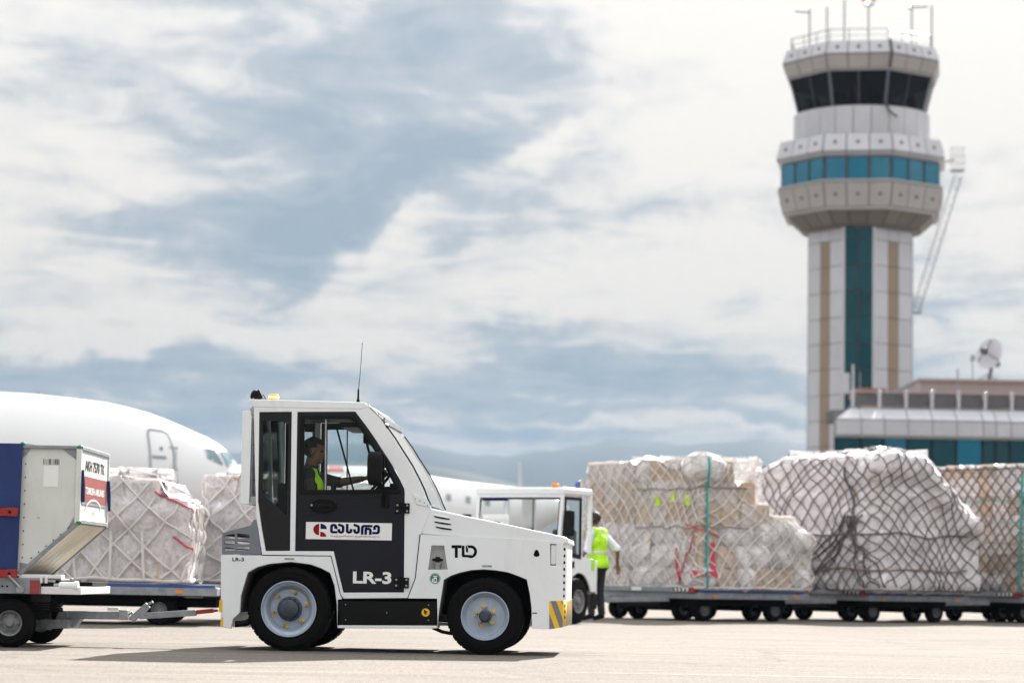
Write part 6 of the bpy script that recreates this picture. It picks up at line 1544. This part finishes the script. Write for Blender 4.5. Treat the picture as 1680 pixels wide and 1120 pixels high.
# ------------------------------------------------------------------ second tractor
def build_tractor2():
    D0 = 36.0; c = at(925, 900, D0); rz = R(240); fw = Vector((math.cos(rz), math.sin(rz), 0)); lf = Vector((-fw.y, fw.x, 0))
    Wt = 1.50
    o = Vector((c.x, D0, 0)) - lf * (Wt / 2)          # root under the middle of the cab front
    T = empty('baggage_tractor', o, rz); tag(T, 'white tractor with orange beacon, seen from its front, behind the foreground hood', 'tractor')
    zz = lambda py: CAM_H + (946.6 - py) / F * D0
    h = Wt / 2; Lc = .86
    zr = zz(800); zw = zz(813)
    mb = MB(); mb.box(-Lc - .02, .05, -h - .01, h + .01, zr - .11, zr); mb.build('roof', M['white'], T, bevel=.03, seg=3)
    # posts
    def post(x0, x1, y, w=.06, z0=1.05): mb = MB(); mb.bar((x0, y, z0), (x1, y, zr - .10), .055, w); return mb.build('cab_post', M['white'], T, bevel=.01)
    post(.10, .0, h - .03); post(.10, .0, -h + .03); post(-Lc, -Lc, h - .03); post(-Lc, -Lc, -h + .03); post(-Lc * .68, -Lc * .68, h - .03, .03, .9)
    zl = 1.12
    mb = MB(); mb.box(.02, .10, -h + .05, h - .05, zl - .05, zl + .05); mb.box(-.02, .03, -h + .05, h - .05, zr - .16, zr - .10); mb.build('windscreen_frame', M['white'], T, bevel=.01)
    mb = MB(); mb.add([(.085, -h + .06, zl + .05), (.085, h - .06, zl + .05), (.012, h - .06, zr - .15), (.012, -h + .06, zr - .15)], [(0, 1, 2, 3)]); ws = mb.build('windscreen', M['glass'], T, recalc=False)
    mb = MB(); P = [(.09, -h + .07, zl + .06), (.09, h - .07, zl + .06), (.018, h - .07, zr - .16), (.018, -h + .07, zr - .16)]; mb.tube(P, .020, 6, True); mb.build('seal', M['black'], ws)
    mb = MB(); mb.add([(.04, -h + .22, zl + .42), (.04, -h + .42, zl + .42), (.06, -h + .42, zl + .28), (.06, -h + .22, zl + .28)], [(0, 1, 2, 3)]); mb.build('red_notice', M['red'], ws, recalc=False)
    mb = MB(); mb.box(.03, .034, -h + .10, -h + .55, zr - .20, zr - .17); mb.build('pass_strip', M['logoblue'], ws)
    mb = MB(); mb.box(.035, .045, -h + .12, -h + .58, zl + .10, zl + .50); mb.build('paper_notice', M['wprint'], ws)
    # lower body
    side = [(.22, .50), (.22, 1.02), (.10, 1.10), (-.02, 1.05), (-.95, .98), (-1.25, .95), (-1.28, .52), (-1.02, .50)]
    arch = [(-.50 + .40 * math.cos(R(a)), .34 + .42 * math.sin(R(a))) for a in range(160, 19, -14)]
    sidep = [(.75, .42), (.75, .92), (.10, 1.10), (-.02, 1.04), (-.95, .97), (-1.02, .95), (-1.05, .48)] + [(-.92, .47)] + arch + [(-.10, .42)]
    for y0, y1 in ((h - .03, h), (-h, -h + .03)): mb = MB(); mb.prism(sidep, y0, y1); mb.build('body_side', M['white'], T, bevel=.01)
    mb = MB(); mb.box(-1.0, .7, -h + .3, h - .3, .30, .80); mb.box(-1.03, -.9, -h + .03, h - .03, .5, .92); mb.build('chassis', M['dark'], T)
    mb = MB(); mb.box(-1.07, -1.04, -h, h, .45, .95); mb.build('rear_panel', M['white'], T, bevel=.01)
    mb = MB(); mb.prism([(.10, 1.12), (.75, .94), (1.35, .86), (1.38, .45), (.75, .45), (.10, .60)], -h + .02, h - .02); mb.build('hood', M['white'], T, bevel=.03, seg=3)
    mb = MB(); mb.box(-1.04, -.88, h - .005, h + .02, .22, .46); mb.build('black_step', M['black'], T, bevel=.01)
    # near door: lower panel, open upper part framed in black
    mb = MB(); mb.prism([(.02, 1.06), (.0, zr - .13), (-.10, zr - .13), (-Lc * .64, zr - .13), (-Lc * .64, .96), (-.02, 1.0)], h - .02, h + .002, holes=[[(-.04, 1.10), (-.07, zr - .18), (-Lc * .58, zr - .18), (-Lc * .58, 1.03)]]); dd = mb.build('side_door', M['black'], T, bevel=.005)
    mb = MB(); mb.box(-Lc * .58, -.05, h - .012, h - .008, 1.05, zr - .18); mb.build('window_pane', M['glass'], dd)
    mb = MB(); mb.box(-.33, -.20, h, h + .006, .83, .93); mb.build('door_catch', M['black'], dd)
    mb = MB(); mb.box(-Lc - .10, -Lc - .02, h, h + .012, .80, .96); mb.build('hi_vis_label', HIVIS, T)
    # wheels
    for x in (-.50, 1.0):
        for y, s in ((h - .10, 1), (-h + .10, -1)): dolly_wheel(T, x, y, .34, .20, s)
    # mirrors, beacon, steering wheel, seats
    for y, s in ((h + .10, 1), (-h - .18, -1)):
        mb = MB(); mb.box(.0, .05, y - .085, y + .085, 1.30 if s > 0 else 1.42, 1.68 if s > 0 else 1.62); m_ = mb.build('door_mirror', M['black'], T, bevel=.03, seg=3)
        mb = MB(); mb.tube([(.05, s * h, 1.20), (.06, y, 1.22), (.03, y, 1.35)], .012, 6); mb.build('mirror_stalk', M['black'], m_)
    mb = MB(); mb.lathe([(0, .05), (.02, .05)], (-.25, .45, zr), (0, 0, 1), 20); b = mb.build('beacon', M['black'], T)
    mb = MB(); mb.lathe([(.02, .06), (.06, .06), (.07, .05), (.07, 0)], (-.25, .45, zr), (0, 0, 1), 20); mb.build('beacon_dome', M['orange'], b)
    mb = MB(); mb.prism([(-.75, zr + .0), (-.65, zr), (-.72, zr + .12), (-.80, zr + .14)], .55, .60); mb.build('roof_pennant', M['blue'], T, bevel=.004)
    mb = MB(); mb.prism([(-.80, zr + .06), (-.76, zr + .06), (-.76, zr + .15), (-.80, zr + .15)], .60, .612); mb.build('roof_pennant', M['yellow'], T, bevel=.002)
    c_ = Vector((-.15, .30, 1.24)); ax = Vector((-.5, 0, .8)).normalized(); e1 = Vector((0, 1, 0)); e2 = ax.cross(e1)
    mb = MB(); mb.tube([c_ + (e1 * math.cos(2 * PI * k / 30) + e2 * math.sin(2 * PI * k / 30)) * .19 for k in range(30)], .014, 8, True); mb.bar(c_ - e1 * .19, c_ + e1 * .19, .02, .02); mb.cyl(c_, c_ - ax * .4, .02, 8); mb.build('steering_wheel', M['black'], T)
    for y in (.35, -.35):
        mb = MB(); mb.box(-.75, -.35, y - .22, y + .22, .85, .98); mb.box(-.80, -.70, y - .2, y + .2, .95, 1.42); mb.build('seat', M['fabric'], T, bevel=.04)
    mb = MB(); mb.box(-Lc - .0, -Lc + .03, -h + .30, -.22, 1.0, zr - .12); mb.build('rear_panel_upper', M['white2'], T)
    mb = MB(); mb.cyl((-Lc + .02, -.25, 1.0), (-Lc + .02, -.25, zr - .1), .02, 8); mb.build('rail', M['galv'], T)
build_tractor2()

# ------------------------------------------------------------------ control tower
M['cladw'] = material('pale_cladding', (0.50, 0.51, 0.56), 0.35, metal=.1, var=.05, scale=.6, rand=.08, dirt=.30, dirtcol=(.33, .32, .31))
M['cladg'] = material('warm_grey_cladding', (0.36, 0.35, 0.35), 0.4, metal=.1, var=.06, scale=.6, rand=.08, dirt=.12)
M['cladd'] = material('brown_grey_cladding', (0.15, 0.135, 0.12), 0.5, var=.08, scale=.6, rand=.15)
M['cladt'] = material('tan_cladding', (0.27, 0.205, 0.15), 0.5, var=.06, scale=.8, rand=.05, dirt=.2)
M['joint'] = material('dark_joint', (0.055, 0.06, 0.065), 0.6, var=.1)
M['teal'] = material('teal_glass', (0.022, 0.078, 0.095), 0.08, metal=.8, var=.12, scale=.3, rand=.2)
M['blueglass'] = material('blue_glass', (0.04, 0.18, 0.27), 0.06, metal=.8, var=.12, scale=.4, rand=.22)
M['darkglass'] = glass('tower_cab_glass', (0.34, 0.36, 0.38), 0.12, 0.04, (.1, .1, .1))
M['mullion'] = material('grey_mullion', (0.11, 0.12, 0.16), 0.4, var=.06)
M['roofred'] = material('red_brown_roof', (0.32, 0.15, 0.12), 0.7, var=.2, dirt=.3)
M['fence'] = material('dark_grey_mesh_screen', (0.11, 0.105, 0.115), 0.7, var=.2, scale=1.5)
def slab(name, q, thick, mat, parent, gap=.02, kind=None):
    """a thin panel with its own edges on the quad q (ccw from outside), inset by gap, standing thick proud"""
    a, b, c, d = (Vector(v) for v in q); n = (b - a).cross(d - a).normalized(); cen = (a + b + c + d) / 4
    def ins(p, s1, s2): return p + ((s1 - p).normalized() + (s2 - p).normalized()) * gap
    i = [ins(a, b, d), ins(b, a, c), ins(c, b, d), ins(d, a, c)]
    mb = MB(); mb.add(i + [p + n * thick for p in i], [(3, 2, 1, 0), (4, 5, 6, 7), (0, 1, 5, 4), (1, 2, 6, 5), (2, 3, 7, 6), (3, 0, 4, 7)])
    o = mb.build(name, mat, parent, recalc=True, smooth=False)
    return o
DT = 140.0
def build_tower():
    cx = at(1413, 240, DT).x
    T = empty('control_tower', (cx, DT, 0)); tag(T, 'tall octagonal airport control tower with dark cab glass and teal window strip', 'tower')
    k = 1 / F * DT                     # metres per pixel at the tower's axis
    A0 = R(-90 - 10.5)                 # direction of the face that looks most at the camera
    def V8(R_, i): a = A0 - R(22.5) + R(45) * i; return Vector((R_ * math.cos(a), R_ * math.sin(a), 0))
    def zc(px_y, Rr):                  # height of a ring whose nearest face shows at pixel row px_y
        Yf = DT - Rr * .92; return at(1400, px_y, Yf).z
    def rad(xl): return (1413 - xl) * k / .978
    def ring(p0, p1, n, name, mat, thick=.05, faces=range(8), gap=.03, dot=False, backing=M['joint']):
        (R0, z0), (R1, z1) = p0, p1      # lower, upper
        mb = MB()
        for i in range(8):
            a, b = V8(R0, i), V8(R0, i + 1); c, d = V8(R1, i + 1), V8(R1, i)
            mb.add([a + Vector((0, 0, z0)), b + Vector((0, 0, z0)), c + Vector((0, 0, z1)), d + Vector((0, 0, z1))], [(0, 1, 2, 3)])
        mb.build('backing', backing, T, smooth=False)
        for i in faces:
            a, b = V8(R0, i) + Vector((0, 0, z0)), V8(R0, i + 1) + Vector((0, 0, z0)); c, d = V8(R1, i + 1) + Vector((0, 0, z1)), V8(R1, i) + Vector((0, 0, z1))
            for q in range(n):
                u0, u1 = q / n, (q + 1) / n
                o = slab(name, (a.lerp(b, u0), a.lerp(b, u1), d.lerp(c, u1), d.lerp(c, u0)), thick, mat, T, gap)
                if dot:
                    m = (a.lerp(b, (u0 + u1) / 2) + d.lerp(c, (u0 + u1) / 2)) / 2; n_ = (b - a).cross(d - a).normalized()
                    mb = MB(); mb.cyl(m + n_ * (thick - .01), m + n_ * (thick + .04), .10, 10); mb.build('fixing_disc', M['fence'], o)
    # levels as (radius, height)
    L = {}
    def lv(name, xl, y): L[name] = (rad(xl), zc(y, rad(xl)))
    lv('r0', 1286, 66); lv('r1', 1279, 87); lv('r2', 1288, 111)
    lv('g0', 1291, 112); lv('g1', 1306, 172)
    lv('d0', 1304, 172.5); lv('d1', 1304, 222)
    lv('f0', 1277, 218); lv('f1', 1269.5, 247); lv('f2', 1279, 254)
    lv('w0', 1278, 255); lv('w1', 1278, 296)
    lv('s0', 1272, 297); lv('s1', 1281, 338); lv('u0', 1287, 340); lv('u1', 1313, 367); lv('u2', 1328, 373)
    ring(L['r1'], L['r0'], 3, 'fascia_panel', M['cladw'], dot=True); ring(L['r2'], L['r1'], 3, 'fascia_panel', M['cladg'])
    mb = MB(); mb.prism([V8(L['r0'][0], i).xy for i in range(8)], L['r0'][1] - .1, L['r0'][1], axis='z'); mb.prism([V8(L['r2'][0], i).xy for i in range(8)], L['r2'][1] - .12, L['r2'][1] - .02, axis='z'); mb.build('roof_slab', M['cladg'], T, smooth=False)
    # cab: raked dark glass with grey mullions
    for i in range(8):
        a, b = V8(L['g1'][0], i) + Vector((0, 0, L['g1'][1])), V8(L['g1'][0], i + 1) + Vector((0, 0, L['g1'][1])); c, d = V8(L['g0'][0], i + 1) + Vector((0, 0, L['g0'][1])), V8(L['g0'][0], i) + Vector((0, 0, L['g0'][1]))
        for q in range(2):
            u0, u1 = q / 2, (q + 1) / 2; slab('cab_window', (a.lerp(b, u0), a.lerp(b, u1), d.lerp(c, u1), d.lerp(c, u0)), .03, M['darkglass'], T, .05)
        mb = MB(); mb.bar(a * 1.0, d, .15, .15); mb.build('mullion', M['mullion'], T, bevel=.02)
        m0, m1 = a.lerp(b, .5), d.lerp(c, .5); mb = MB(); mb.bar(m0, m1, .07, .07); mb.build('mullion', M['joint'], T)
    z_ = L['g1'][1]; zt_ = L['g0'][1]
    mb = MB(); mb.prism([(V8(L['g1'][0] - .3, i)).xy for i in range(8)], z_ - .05, z_ + .25, axis='z'); mb.cyl((0, 0, z_), (0, 0, zt_ + .1), .7, 16)
    for i in range(8): p = V8(L['g1'][0] - .9, i) ; mb.box(p.x - .35, p.x + .35, p.y - .3, p.y + .3, z_ + .2, z_ + .85)
    mb.build('cab_interior', M['dark'], T, smooth=False)
    # things behind the cab glass: a red and white folded flag, pale desks
    p = V8(L['g1'][0] - .8, 0).lerp(V8(L['g1'][0] - .8, 1), .45)
    for j, (dx, m_) in enumerate(((-.30, M['wprint']), (-.12, M['red']), (.30, M['red']))):
        mb = MB(); mb.add([(p.x + dx, p.y, z_ + 1.55), (p.x + dx + .26, p.y - .05, z_ + 1.25), (p.x + dx + .42, p.y + .04, z_ + .2), (p.x + dx + .12, p.y, z_ + .3)], [(0, 1, 2, 3)]); f_ = mb.build('flag', m_, T, smooth=False); s_ = f_.modifiers.new('s', 'SOLIDIFY'); s_.thickness = .03
    for dx in (-1.0, 1.0): mb = MB(); mb.sphere((p.x + dx, p.y + .1, z_ + .25), (.6, .3, .45), 16, 10); mb.build('desk_hood', M['teal'], T)
    # drum
    n = 24; Rd = L['d0'][0]; zd0, zd1 = L['d1'][1], L['d0'][1] - .02
    mb = MB(); mb.lathe([(zd0 - 1, Rd - .05), (zd1, Rd - .05)], (0, 0, 0), (0, 0, 1), n); mb.build('drum_core', M['joint'], T)
    for i in range(n):
        a0, a1 = 2 * PI * i / n, 2 * PI * (i + 1) / n; P0, P1 = Vector((Rd * math.cos(a0), Rd * math.sin(a0), 0)), Vector((Rd * math.cos(a1), Rd * math.sin(a1), 0))
        slab('drum_panel', (P0 + Vector((0, 0, zd0 - .4)), P1 + Vector((0, 0, zd0 - .4)), P1 + Vector((0, 0, zd1)), P0 + Vector((0, 0, zd1))), .04, M['cladw'], T, .015)
    # gallery
    ring(L['f1'], L['f0'], 3, 'gallery_panel', M['cladw'], dot=True); ring(L['f2'], L['f1'], 3, 'gallery_panel', M['cladw'])
    mb = MB(); mb.prism([V8(L['f0'][0], i).xy for i in range(8)], L['f0'][1] - .3, L['f0'][1] - .1, axis='z'); mb.build('gallery_deck', M['cladg'], T, smooth=False)
    ring(L['w1'], L['w0'], 3, 'window_pane', M['blueglass'], gap=.10)
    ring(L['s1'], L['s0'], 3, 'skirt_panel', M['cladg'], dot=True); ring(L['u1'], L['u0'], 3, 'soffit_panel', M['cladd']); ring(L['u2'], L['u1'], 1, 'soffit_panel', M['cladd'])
    mb = MB(); mb.prism([V8(L['s1'][0] - .02, i).xy for i in range(8)], L['s1'][1] - .15, L['s1'][1], axis='z'); mb.prism([V8(L['w1'][0] + .2, i).xy for i in range(8)], L['w1'][1] - .04, L['w1'][1] + .08, axis='z'); mb.prism([V8(L['f2'][0] + .02, i).xy for i in range(8)], L['f2'][1] - .08, L['f2'][1] + .06, axis='z'); mb.build('floor_slab', M['cladg'], T, smooth=False)
    # railing, masts and lamps on the roof
    zr = L['r0'][1]; Rr = L['r0'][0] - .25; rh = zc(47, Rr) - zr
    mb = MB()
    for i in range(8):
        a, b = V8(Rr, i), V8(Rr, i + 1)
        for hh in (rh, rh * .5): mb.cyl(a + Vector((0, 0, zr + hh)), b + Vector((0, 0, zr + hh)), .035 if hh == rh else .02, 6)
        for q in (0, 1 / 3, 2 / 3): p = a.lerp(b, q); mb.cyl(p + Vector((0, 0, zr)), p + Vector((0, 0, zr + rh)), .03, 6)
    mb.build('railing', M['galv'], T)
    def mast(px, ytop, arms, nm='antenna_mast', dy=0):
        x = (px - 1413) * k; zt = at(px, ytop, DT).z; mb = MB(); mb.cyl((x, dy, zr), (x, dy, zt), .05, 6)
        for (dx, yy) in arms: z = at(px, yy, DT).z; mb.cyl((x, dy, z), (x + dx, dy, z + .05), .09, 6)
        return mb.build(nm, M['galv'], T), x, zt
    mast(1322.5, 22, [(-.85, 26)], dy=-1); mast(1489.5, 17, [(.9, 21), (-.2, 24)], dy=-1.5); mast(1355, 12, []); mast(1530, 10, []); mast(1384, 0, [])
    o, x, zt = mast(1416, 22, [(-.25, 22), (.25, 22)], 'lamp_mast', dy=-2)
    for s in (-1, 1): mb = MB(); mb.tube([(x, -2, zt), (x + s * .28, -2, zt + .05), (x + s * .30, -2, zt + .3)], .04, 6); b_ = mb.build('lamp_arm', M['galv'], o); mb = MB(); mb.sphere((x + s * .30, -2, zt + .38), .15, 10, 8); mb.build('obstruction_lamp', M['orange'], b_)
    # drooping cable and down pipe
    i = 1; a = V8(L['r0'][0] + .08, 1); mb = MB(); mb.tube([a + Vector((0, 0, L['r0'][1])), V8(L['r1'][0] + .12, 1) + Vector((0, 0, L['r1'][1])), V8(L['r2'][0] + .10, 1) + Vector((0, 0, L['r2'][1]))], .09, 6); mb.build('down_pipe', M['joint'], T)
    a = V8(L['g1'][0] + .1, 1); mb = MB(); mb.tube([a + Vector((0, 0, L['g1'][1] + .3)), a + Vector((.05, -.1, L['g1'][1] - .1)), a + Vector((.25, -.1, L['g1'][1] - .45)), a + Vector((.68, -.1, L['g1'][1] - .75))], .06, 6); mb.build('cable', M['joint'], T)
    # shaft: a square with cut corners, the corner that faces us glazed
    b_, c_ = 3.0 * 28.2 / 28.2, 49 * k
    an = A0                                  # outward normal of the glazed corner
    nrm = Vector((math.cos(an), math.sin(an), 0)); tg = Vector((-nrm.y, nrm.x, 0))
    s_ = 84 * k; c_ = 49 * k
    # corners of the plan: four chamfers, four flats
    pts = []; half = None
    R_ap = (c_ / 2 + s_ * S2)                # distance from the axis to a chamfer
    for q in range(4):
        r = Matrix.Rotation(R(90) * q, 3, 'Z'); n_ = r @ nrm; t_ = r @ tg
        pts += [n_ * R_ap - t_ * c_ / 2, n_ * R_ap + t_ * c_ / 2]
    zt = L['u2'][1] + .1
    mb = MB(); mb.prism([p.xy for p in pts], 0, zt, axis='z'); mb.build('shaft_core', M['joint'], T, smooth=False)
    ys = [373, 393.5] + [435.5 + 42.3 * q for q in range(14)]
    zs = [zc(y, R_ap) for y in ys]; zs = [z for z in zs if z > 0] + [0.0]
    for q in range(8):
        a, b = pts[q], pts[(q + 1) % 8]
        glazed = (q % 2 == 0)
        cols = [0, .5, 1] if glazed else ([0, .36, .63, 1] )
        for j in range(len(zs) - 1):
            z1, z0 = zs[j], zs[j + 1]
            if q in (0, 1, 7, 2):
                for w in range(len(cols) - 1):
                    u0, u1 = cols[w], cols[w + 1]; m_ = M['teal'] if glazed else (M['cladt'] if w == 1 and j > 0 else M['cladw'])
                    slab('shaft_window' if glazed else 'shaft_panel', (a.lerp(b, u0) + Vector((0, 0, z0)), a.lerp(b, u1) + Vector((0, 0, z0)), a.lerp(b, u1) + Vector((0, 0, z1)), a.lerp(b, u0) + Vector((0, 0, z1))), .05, m_, T, .035 if glazed else .018)
        if q not in (0, 1, 7, 2): slab('shaft_side', (a, b, b + Vector((0, 0, zt)), a + Vector((0, 0, zt))), .05, M['cladw'] if not glazed else M['teal'], T, .03)
    mb = MB()
    for q in (0, 1): p = pts[q] + nrm * .05; mb.bar(p, p + Vector((0, 0, zs[0])), .16, .16)
    mb.build('corner_trim', M['cladw'], T, bevel=.01)
    # dark service ladder on the right flank
    mb = MB(); x = (1491 - 1413) * k; z0, z1 = at(1491, 740, DT).z, at(1491, 527, DT).z; mb.box(x, x + .12, -.4, .0, 8, z1); mb.build('service_duct', M['joint'], T)
    return T
build_tower()
def build_lattice():
    Yl = 146.0; P = lambda px, py: at(px, py, Yl); b = P(1572, 288); e = P(1502, 512)
    T = empty('lattice_boom', (e.x, Yl, 0)); tag(T, 'pale lattice boom with a small cage, leaning beside the control tower', 'boom')
    O = Vector((e.x, Yl, 0)); mb = MB(); d = (b - e); n = Vector((-d.z, 0, d.x)).normalized(); m = Vector((0, 1, 0))
    rails = [e + n * a * .22 + m * c * .3 - O for a, c in ((-1, -1), (1, -1), (1, 1), (-1, 1))]
    for r in rails: mb.cyl(r, r + d, .016, 6)
    N = 16
    for k in range(N):
        t0, t1 = k / N, (k + 1) / N
        for q in range(4): mb.cyl(rails[q] + d * t0, rails[(q + 1) % 4] + d * t1, .010, 5)
    mb.build('boom', M['galv'], T)
    def cage(p0, p1, nm):
        a, b2 = P(*p0) - O, P(*p1) - O; mb = MB(); hz = .4
        for x in np.linspace(a.x, b2.x, 4):
            for y in (-hz, hz): mb.cyl((x, y, b2.z), (x, y, a.z), .012, 5)
        for z in np.linspace(b2.z, a.z, 4):
            for y in (-hz, hz): mb.cyl((a.x, y, z), (b2.x, y, z), .012, 5)
            for x in (a.x, b2.x): mb.cyl((x, -hz, z), (x, hz, z), .02, 5)
        mb.box(a.x, b2.x, -hz, hz, b2.z - .05, b2.z); mb.build(nm, M['galv'], T)
    cage((1561, 243), (1581, 280), 'cage'); cage((1489, 487), (1511, 513), 'platform')
    mb = MB(); a = P(1500, 513) - O; mb.bar((a.x - 1.6, 0, a.z), (a.x + .3, 0, a.z), .1, .1); mb.build('boom_support', M['galv'], T); mb = MB(); mb.bar(P(1540, 268) - O, P(1566, 262) - O, .1, .1); mb.build('boom_support', M['galv'], T)
build_lattice()

# ------------------------------------------------------------------ terminal building
DB = 112.0
def build_terminal():
    x0 = at(1368, 800, DB).x; T = empty('terminal_building', (x0, DB, 0)); tag(T, 'low terminal building with white fascia, teal windows and a roof screen, at right', 'building')
    k = DB / F; zz = lambda py, px=1520: at(px, py, DB).z
    X = lambda px: (px - 1368) * k
    xs = [1369, 1411, 1449, 1488, 1528, 1568, 1611, 1632, 1656, 1697, 1737, 1777, 1817, 1857, 1897]
    XE = X(1900); dep = 22.0
    z0, z1, z2 = zz(716), zz(691), zz(671)
    sk = .16 * dep
    mb = MB(); mb.prism([(.05, .12), (XE, .12), (XE, dep), (.05 + sk, dep)], 0, z1, axis='z'); mb.build('core', M['joint'], T, smooth=False)
    zb = [0, 1.1, 3.0, 4.9, z0 - .04]
    gl = [M['teal'], M['blueglass']]
    for i in range(len(xs) - 1):
        a, b = X(xs[i]), X(xs[i + 1])
        for j in range(len(zb) - 1):
            lo, hi = zb[j], zb[j + 1]
            m_ = M['cladg'] if j == 0 else (M['blueglass'] if (i in (2, 5) or (i % 4 == 3 and i > 8)) else M['teal'])
            slab('plinth_panel' if j == 0 else 'window_pane', ((a, .0, lo), (b, 0, lo), (b, 0, hi), (a, 0, hi)), .05, m_, T, .06)
        slab('fascia_panel', ((a, -.35, z0), (b, -.35, z0), (b, -.35, z1), (a, -.35, z1)), .04, M['cladw'], T, .02)
        slab('sloped_panel', ((a, -.35, z1), (b, -.35, z1), (b, .55, z2), (a + (.75 if i == 0 else 0), .55, z2)), .04, M['cladw'], T, .02)
    mb = MB(); mb.box(-.02, XE, -.33, .1, z0 - .10, z0 - .01); mb.box(.02, XE, -.30, 0, z0, z1); mb.build('soffit', M['cladg'], T, smooth=False)
    mb = MB(); mb.prism([(-.30, z1), (.60, z2 - .05), (3, z2 - .05), (3, z1)], .0, XE, axis='x'); mb.build('slope_backing', M['joint'], T, smooth=False)
    slab('end_panel', ((sk, dep, 0), (0, 0, 0), (0, 0, z1), (sk, dep, z1)), .04, M['cladw'], T, .02)
    # screen fence on the roof edge with posts, red roof, and upper block
    zf0, zf1 = zz(669), zz(643)
    ps = [1402, 1446, 1490, 1533, 1577, 1621, 1665, 1709, 1753, 1797, 1841, 1885]
    for i, p in enumerate(ps):
        mb = MB(); mb.box(X(p) - .08, X(p) + .07, .58, .72, zf0, zf1 + .14); mb.build('fence_post', M['cladw'], T, bevel=.01)
        if i < len(ps) - 1: slab('screen_panel', ((X(p) + .1, .75, zf0 + .08), (X(ps[i + 1]) - .1, .75, zf0 + .08), (X(ps[i + 1]) - .1, .75, zf1), (X(p) + .1, .75, zf1)), .04, M['fence'], T, .03)
    mb = MB(); mb.box(X(1395), XE, .62, .70, zf1, zf1 + .05); mb.box(X(1395), XE, .62, .70, zf0 + .02, zf0 + .07); mb.build('fence_rail', M['cladg'], T)
    mb = MB(); mb.prism([(1.4, zf1 - .2), (1.4, zz(641)), (8, zz(629)), (14, zz(629)), (14, zf1 - .2)], X(1407) + 2.2, XE, axis='x'); mb.build('low_roof', M['roofred'], T, smooth=False)
    zt9 = at(1600, 622, DB + 9).z
    mb = MB(); mb.box(X(1524) + 1.1, XE, 9, 16, zz(632), zt9 - .12); mb.box(X(1521) + 1.1, XE + .1, 8.8, 16.2, zt9 - .12, zt9); mb.build('plant_room', M['cladg'], T, smooth=False)
    mb = MB(); mb.box(X(1437), X(1487), 6, 9, zz(634), zz(621)); mb.build('roof_kerb', M['roofred'], T, smooth=False)
    # thin masts on the corner
    for px, yt, w in ((1393.5, 611, .12), (1403.5, 597, .05), (1577, 601, .03), (1415, 609, .02)):
        mb = MB(); mb.box(X(px) - w, X(px) + w, .9, .9 + 2 * w, zz(645), zz(yt)); mb.build('roof_mast', M['cladw'] if w > .04 else M['galv'], T)
build_terminal()
ROOFZ = at(1600, 622, DB + 9).z
def build_dish():
    Y = DB + 12; c = at(1623, 580, Y); O = Vector((c.x, Y, ROOFZ))
    T = empty('satellite_dish', O); tag(T, 'round pale satellite dish on a tripod on the terminal roof', 'satellite dish')
    C = c - O; C.y = 0; ax = Vector((-.72, -.66, .22)).normalized(); R_ = 26.0 / F * Y
    prof = [(-.30 * (1 - (q / 9) ** 2) + .0, R_ * q / 9) for q in range(9, -1, -1)]
    mb = MB(); mb.lathe([(a, max(b, 0)) for a, b in prof], C, ax, 36); o = mb.build('reflector', M['cladw'], T); s = o.modifiers.new('s', 'SOLIDIFY'); s.thickness = .04
    f = C + ax * .45; mb = MB(); e1 = ax.cross(Vector((0, 0, 1))).normalized(); e2 = ax.cross(e1)
    for q in range(3): a = 2 * PI * q / 3 + .5; mb.cyl(C + (e1 * math.cos(a) + e2 * math.sin(a)) * R_ * .92 - ax * .02, f, .025, 6)
    mb.build('feed_strut', M['joint'], T); mb = MB(); mb.lathe([(0, .20), (.25, .16), (.25, 0)], f - ax * .1, ax, 12); mb.build('feed_horn', M['joint'], T)
    mb = MB(); mb.bar(C - ax * .3, C - ax * .8 + Vector((0, 0, -.4)), .22, .22)
    mb.cyl((0, .1, .0), C - ax * .35, .10, 8)
    for dx, dy in ((-1.0, .1), (1.0, .2), (0, 1.0)): mb.cyl((dx, dy, 0), (0, .2, .55), .03, 6)
    mb.build('tripod', M['mullion'], T)
    for px, nm, r in ((1599, 586, .18),):
        c2 = at(px, nm, Y) - O; c2.y = .5; o2 = empty('small_dish', O + Vector((c2.x, .5, 0))); tag(o2, 'tiny dish left of the large roof dish', 'satellite dish')
        mb = MB(); mb.lathe([(-.08, 0), (-.04, r * .6), (0, r)], (0, 0, c2.z), ax, 18); o3 = mb.build('reflector', M['galv'], o2); mb = MB(); mb.cyl((0, .05, 0), (0, .05, c2.z), .03, 6); mb.build('pole', M['galv'], o2)
build_dish()
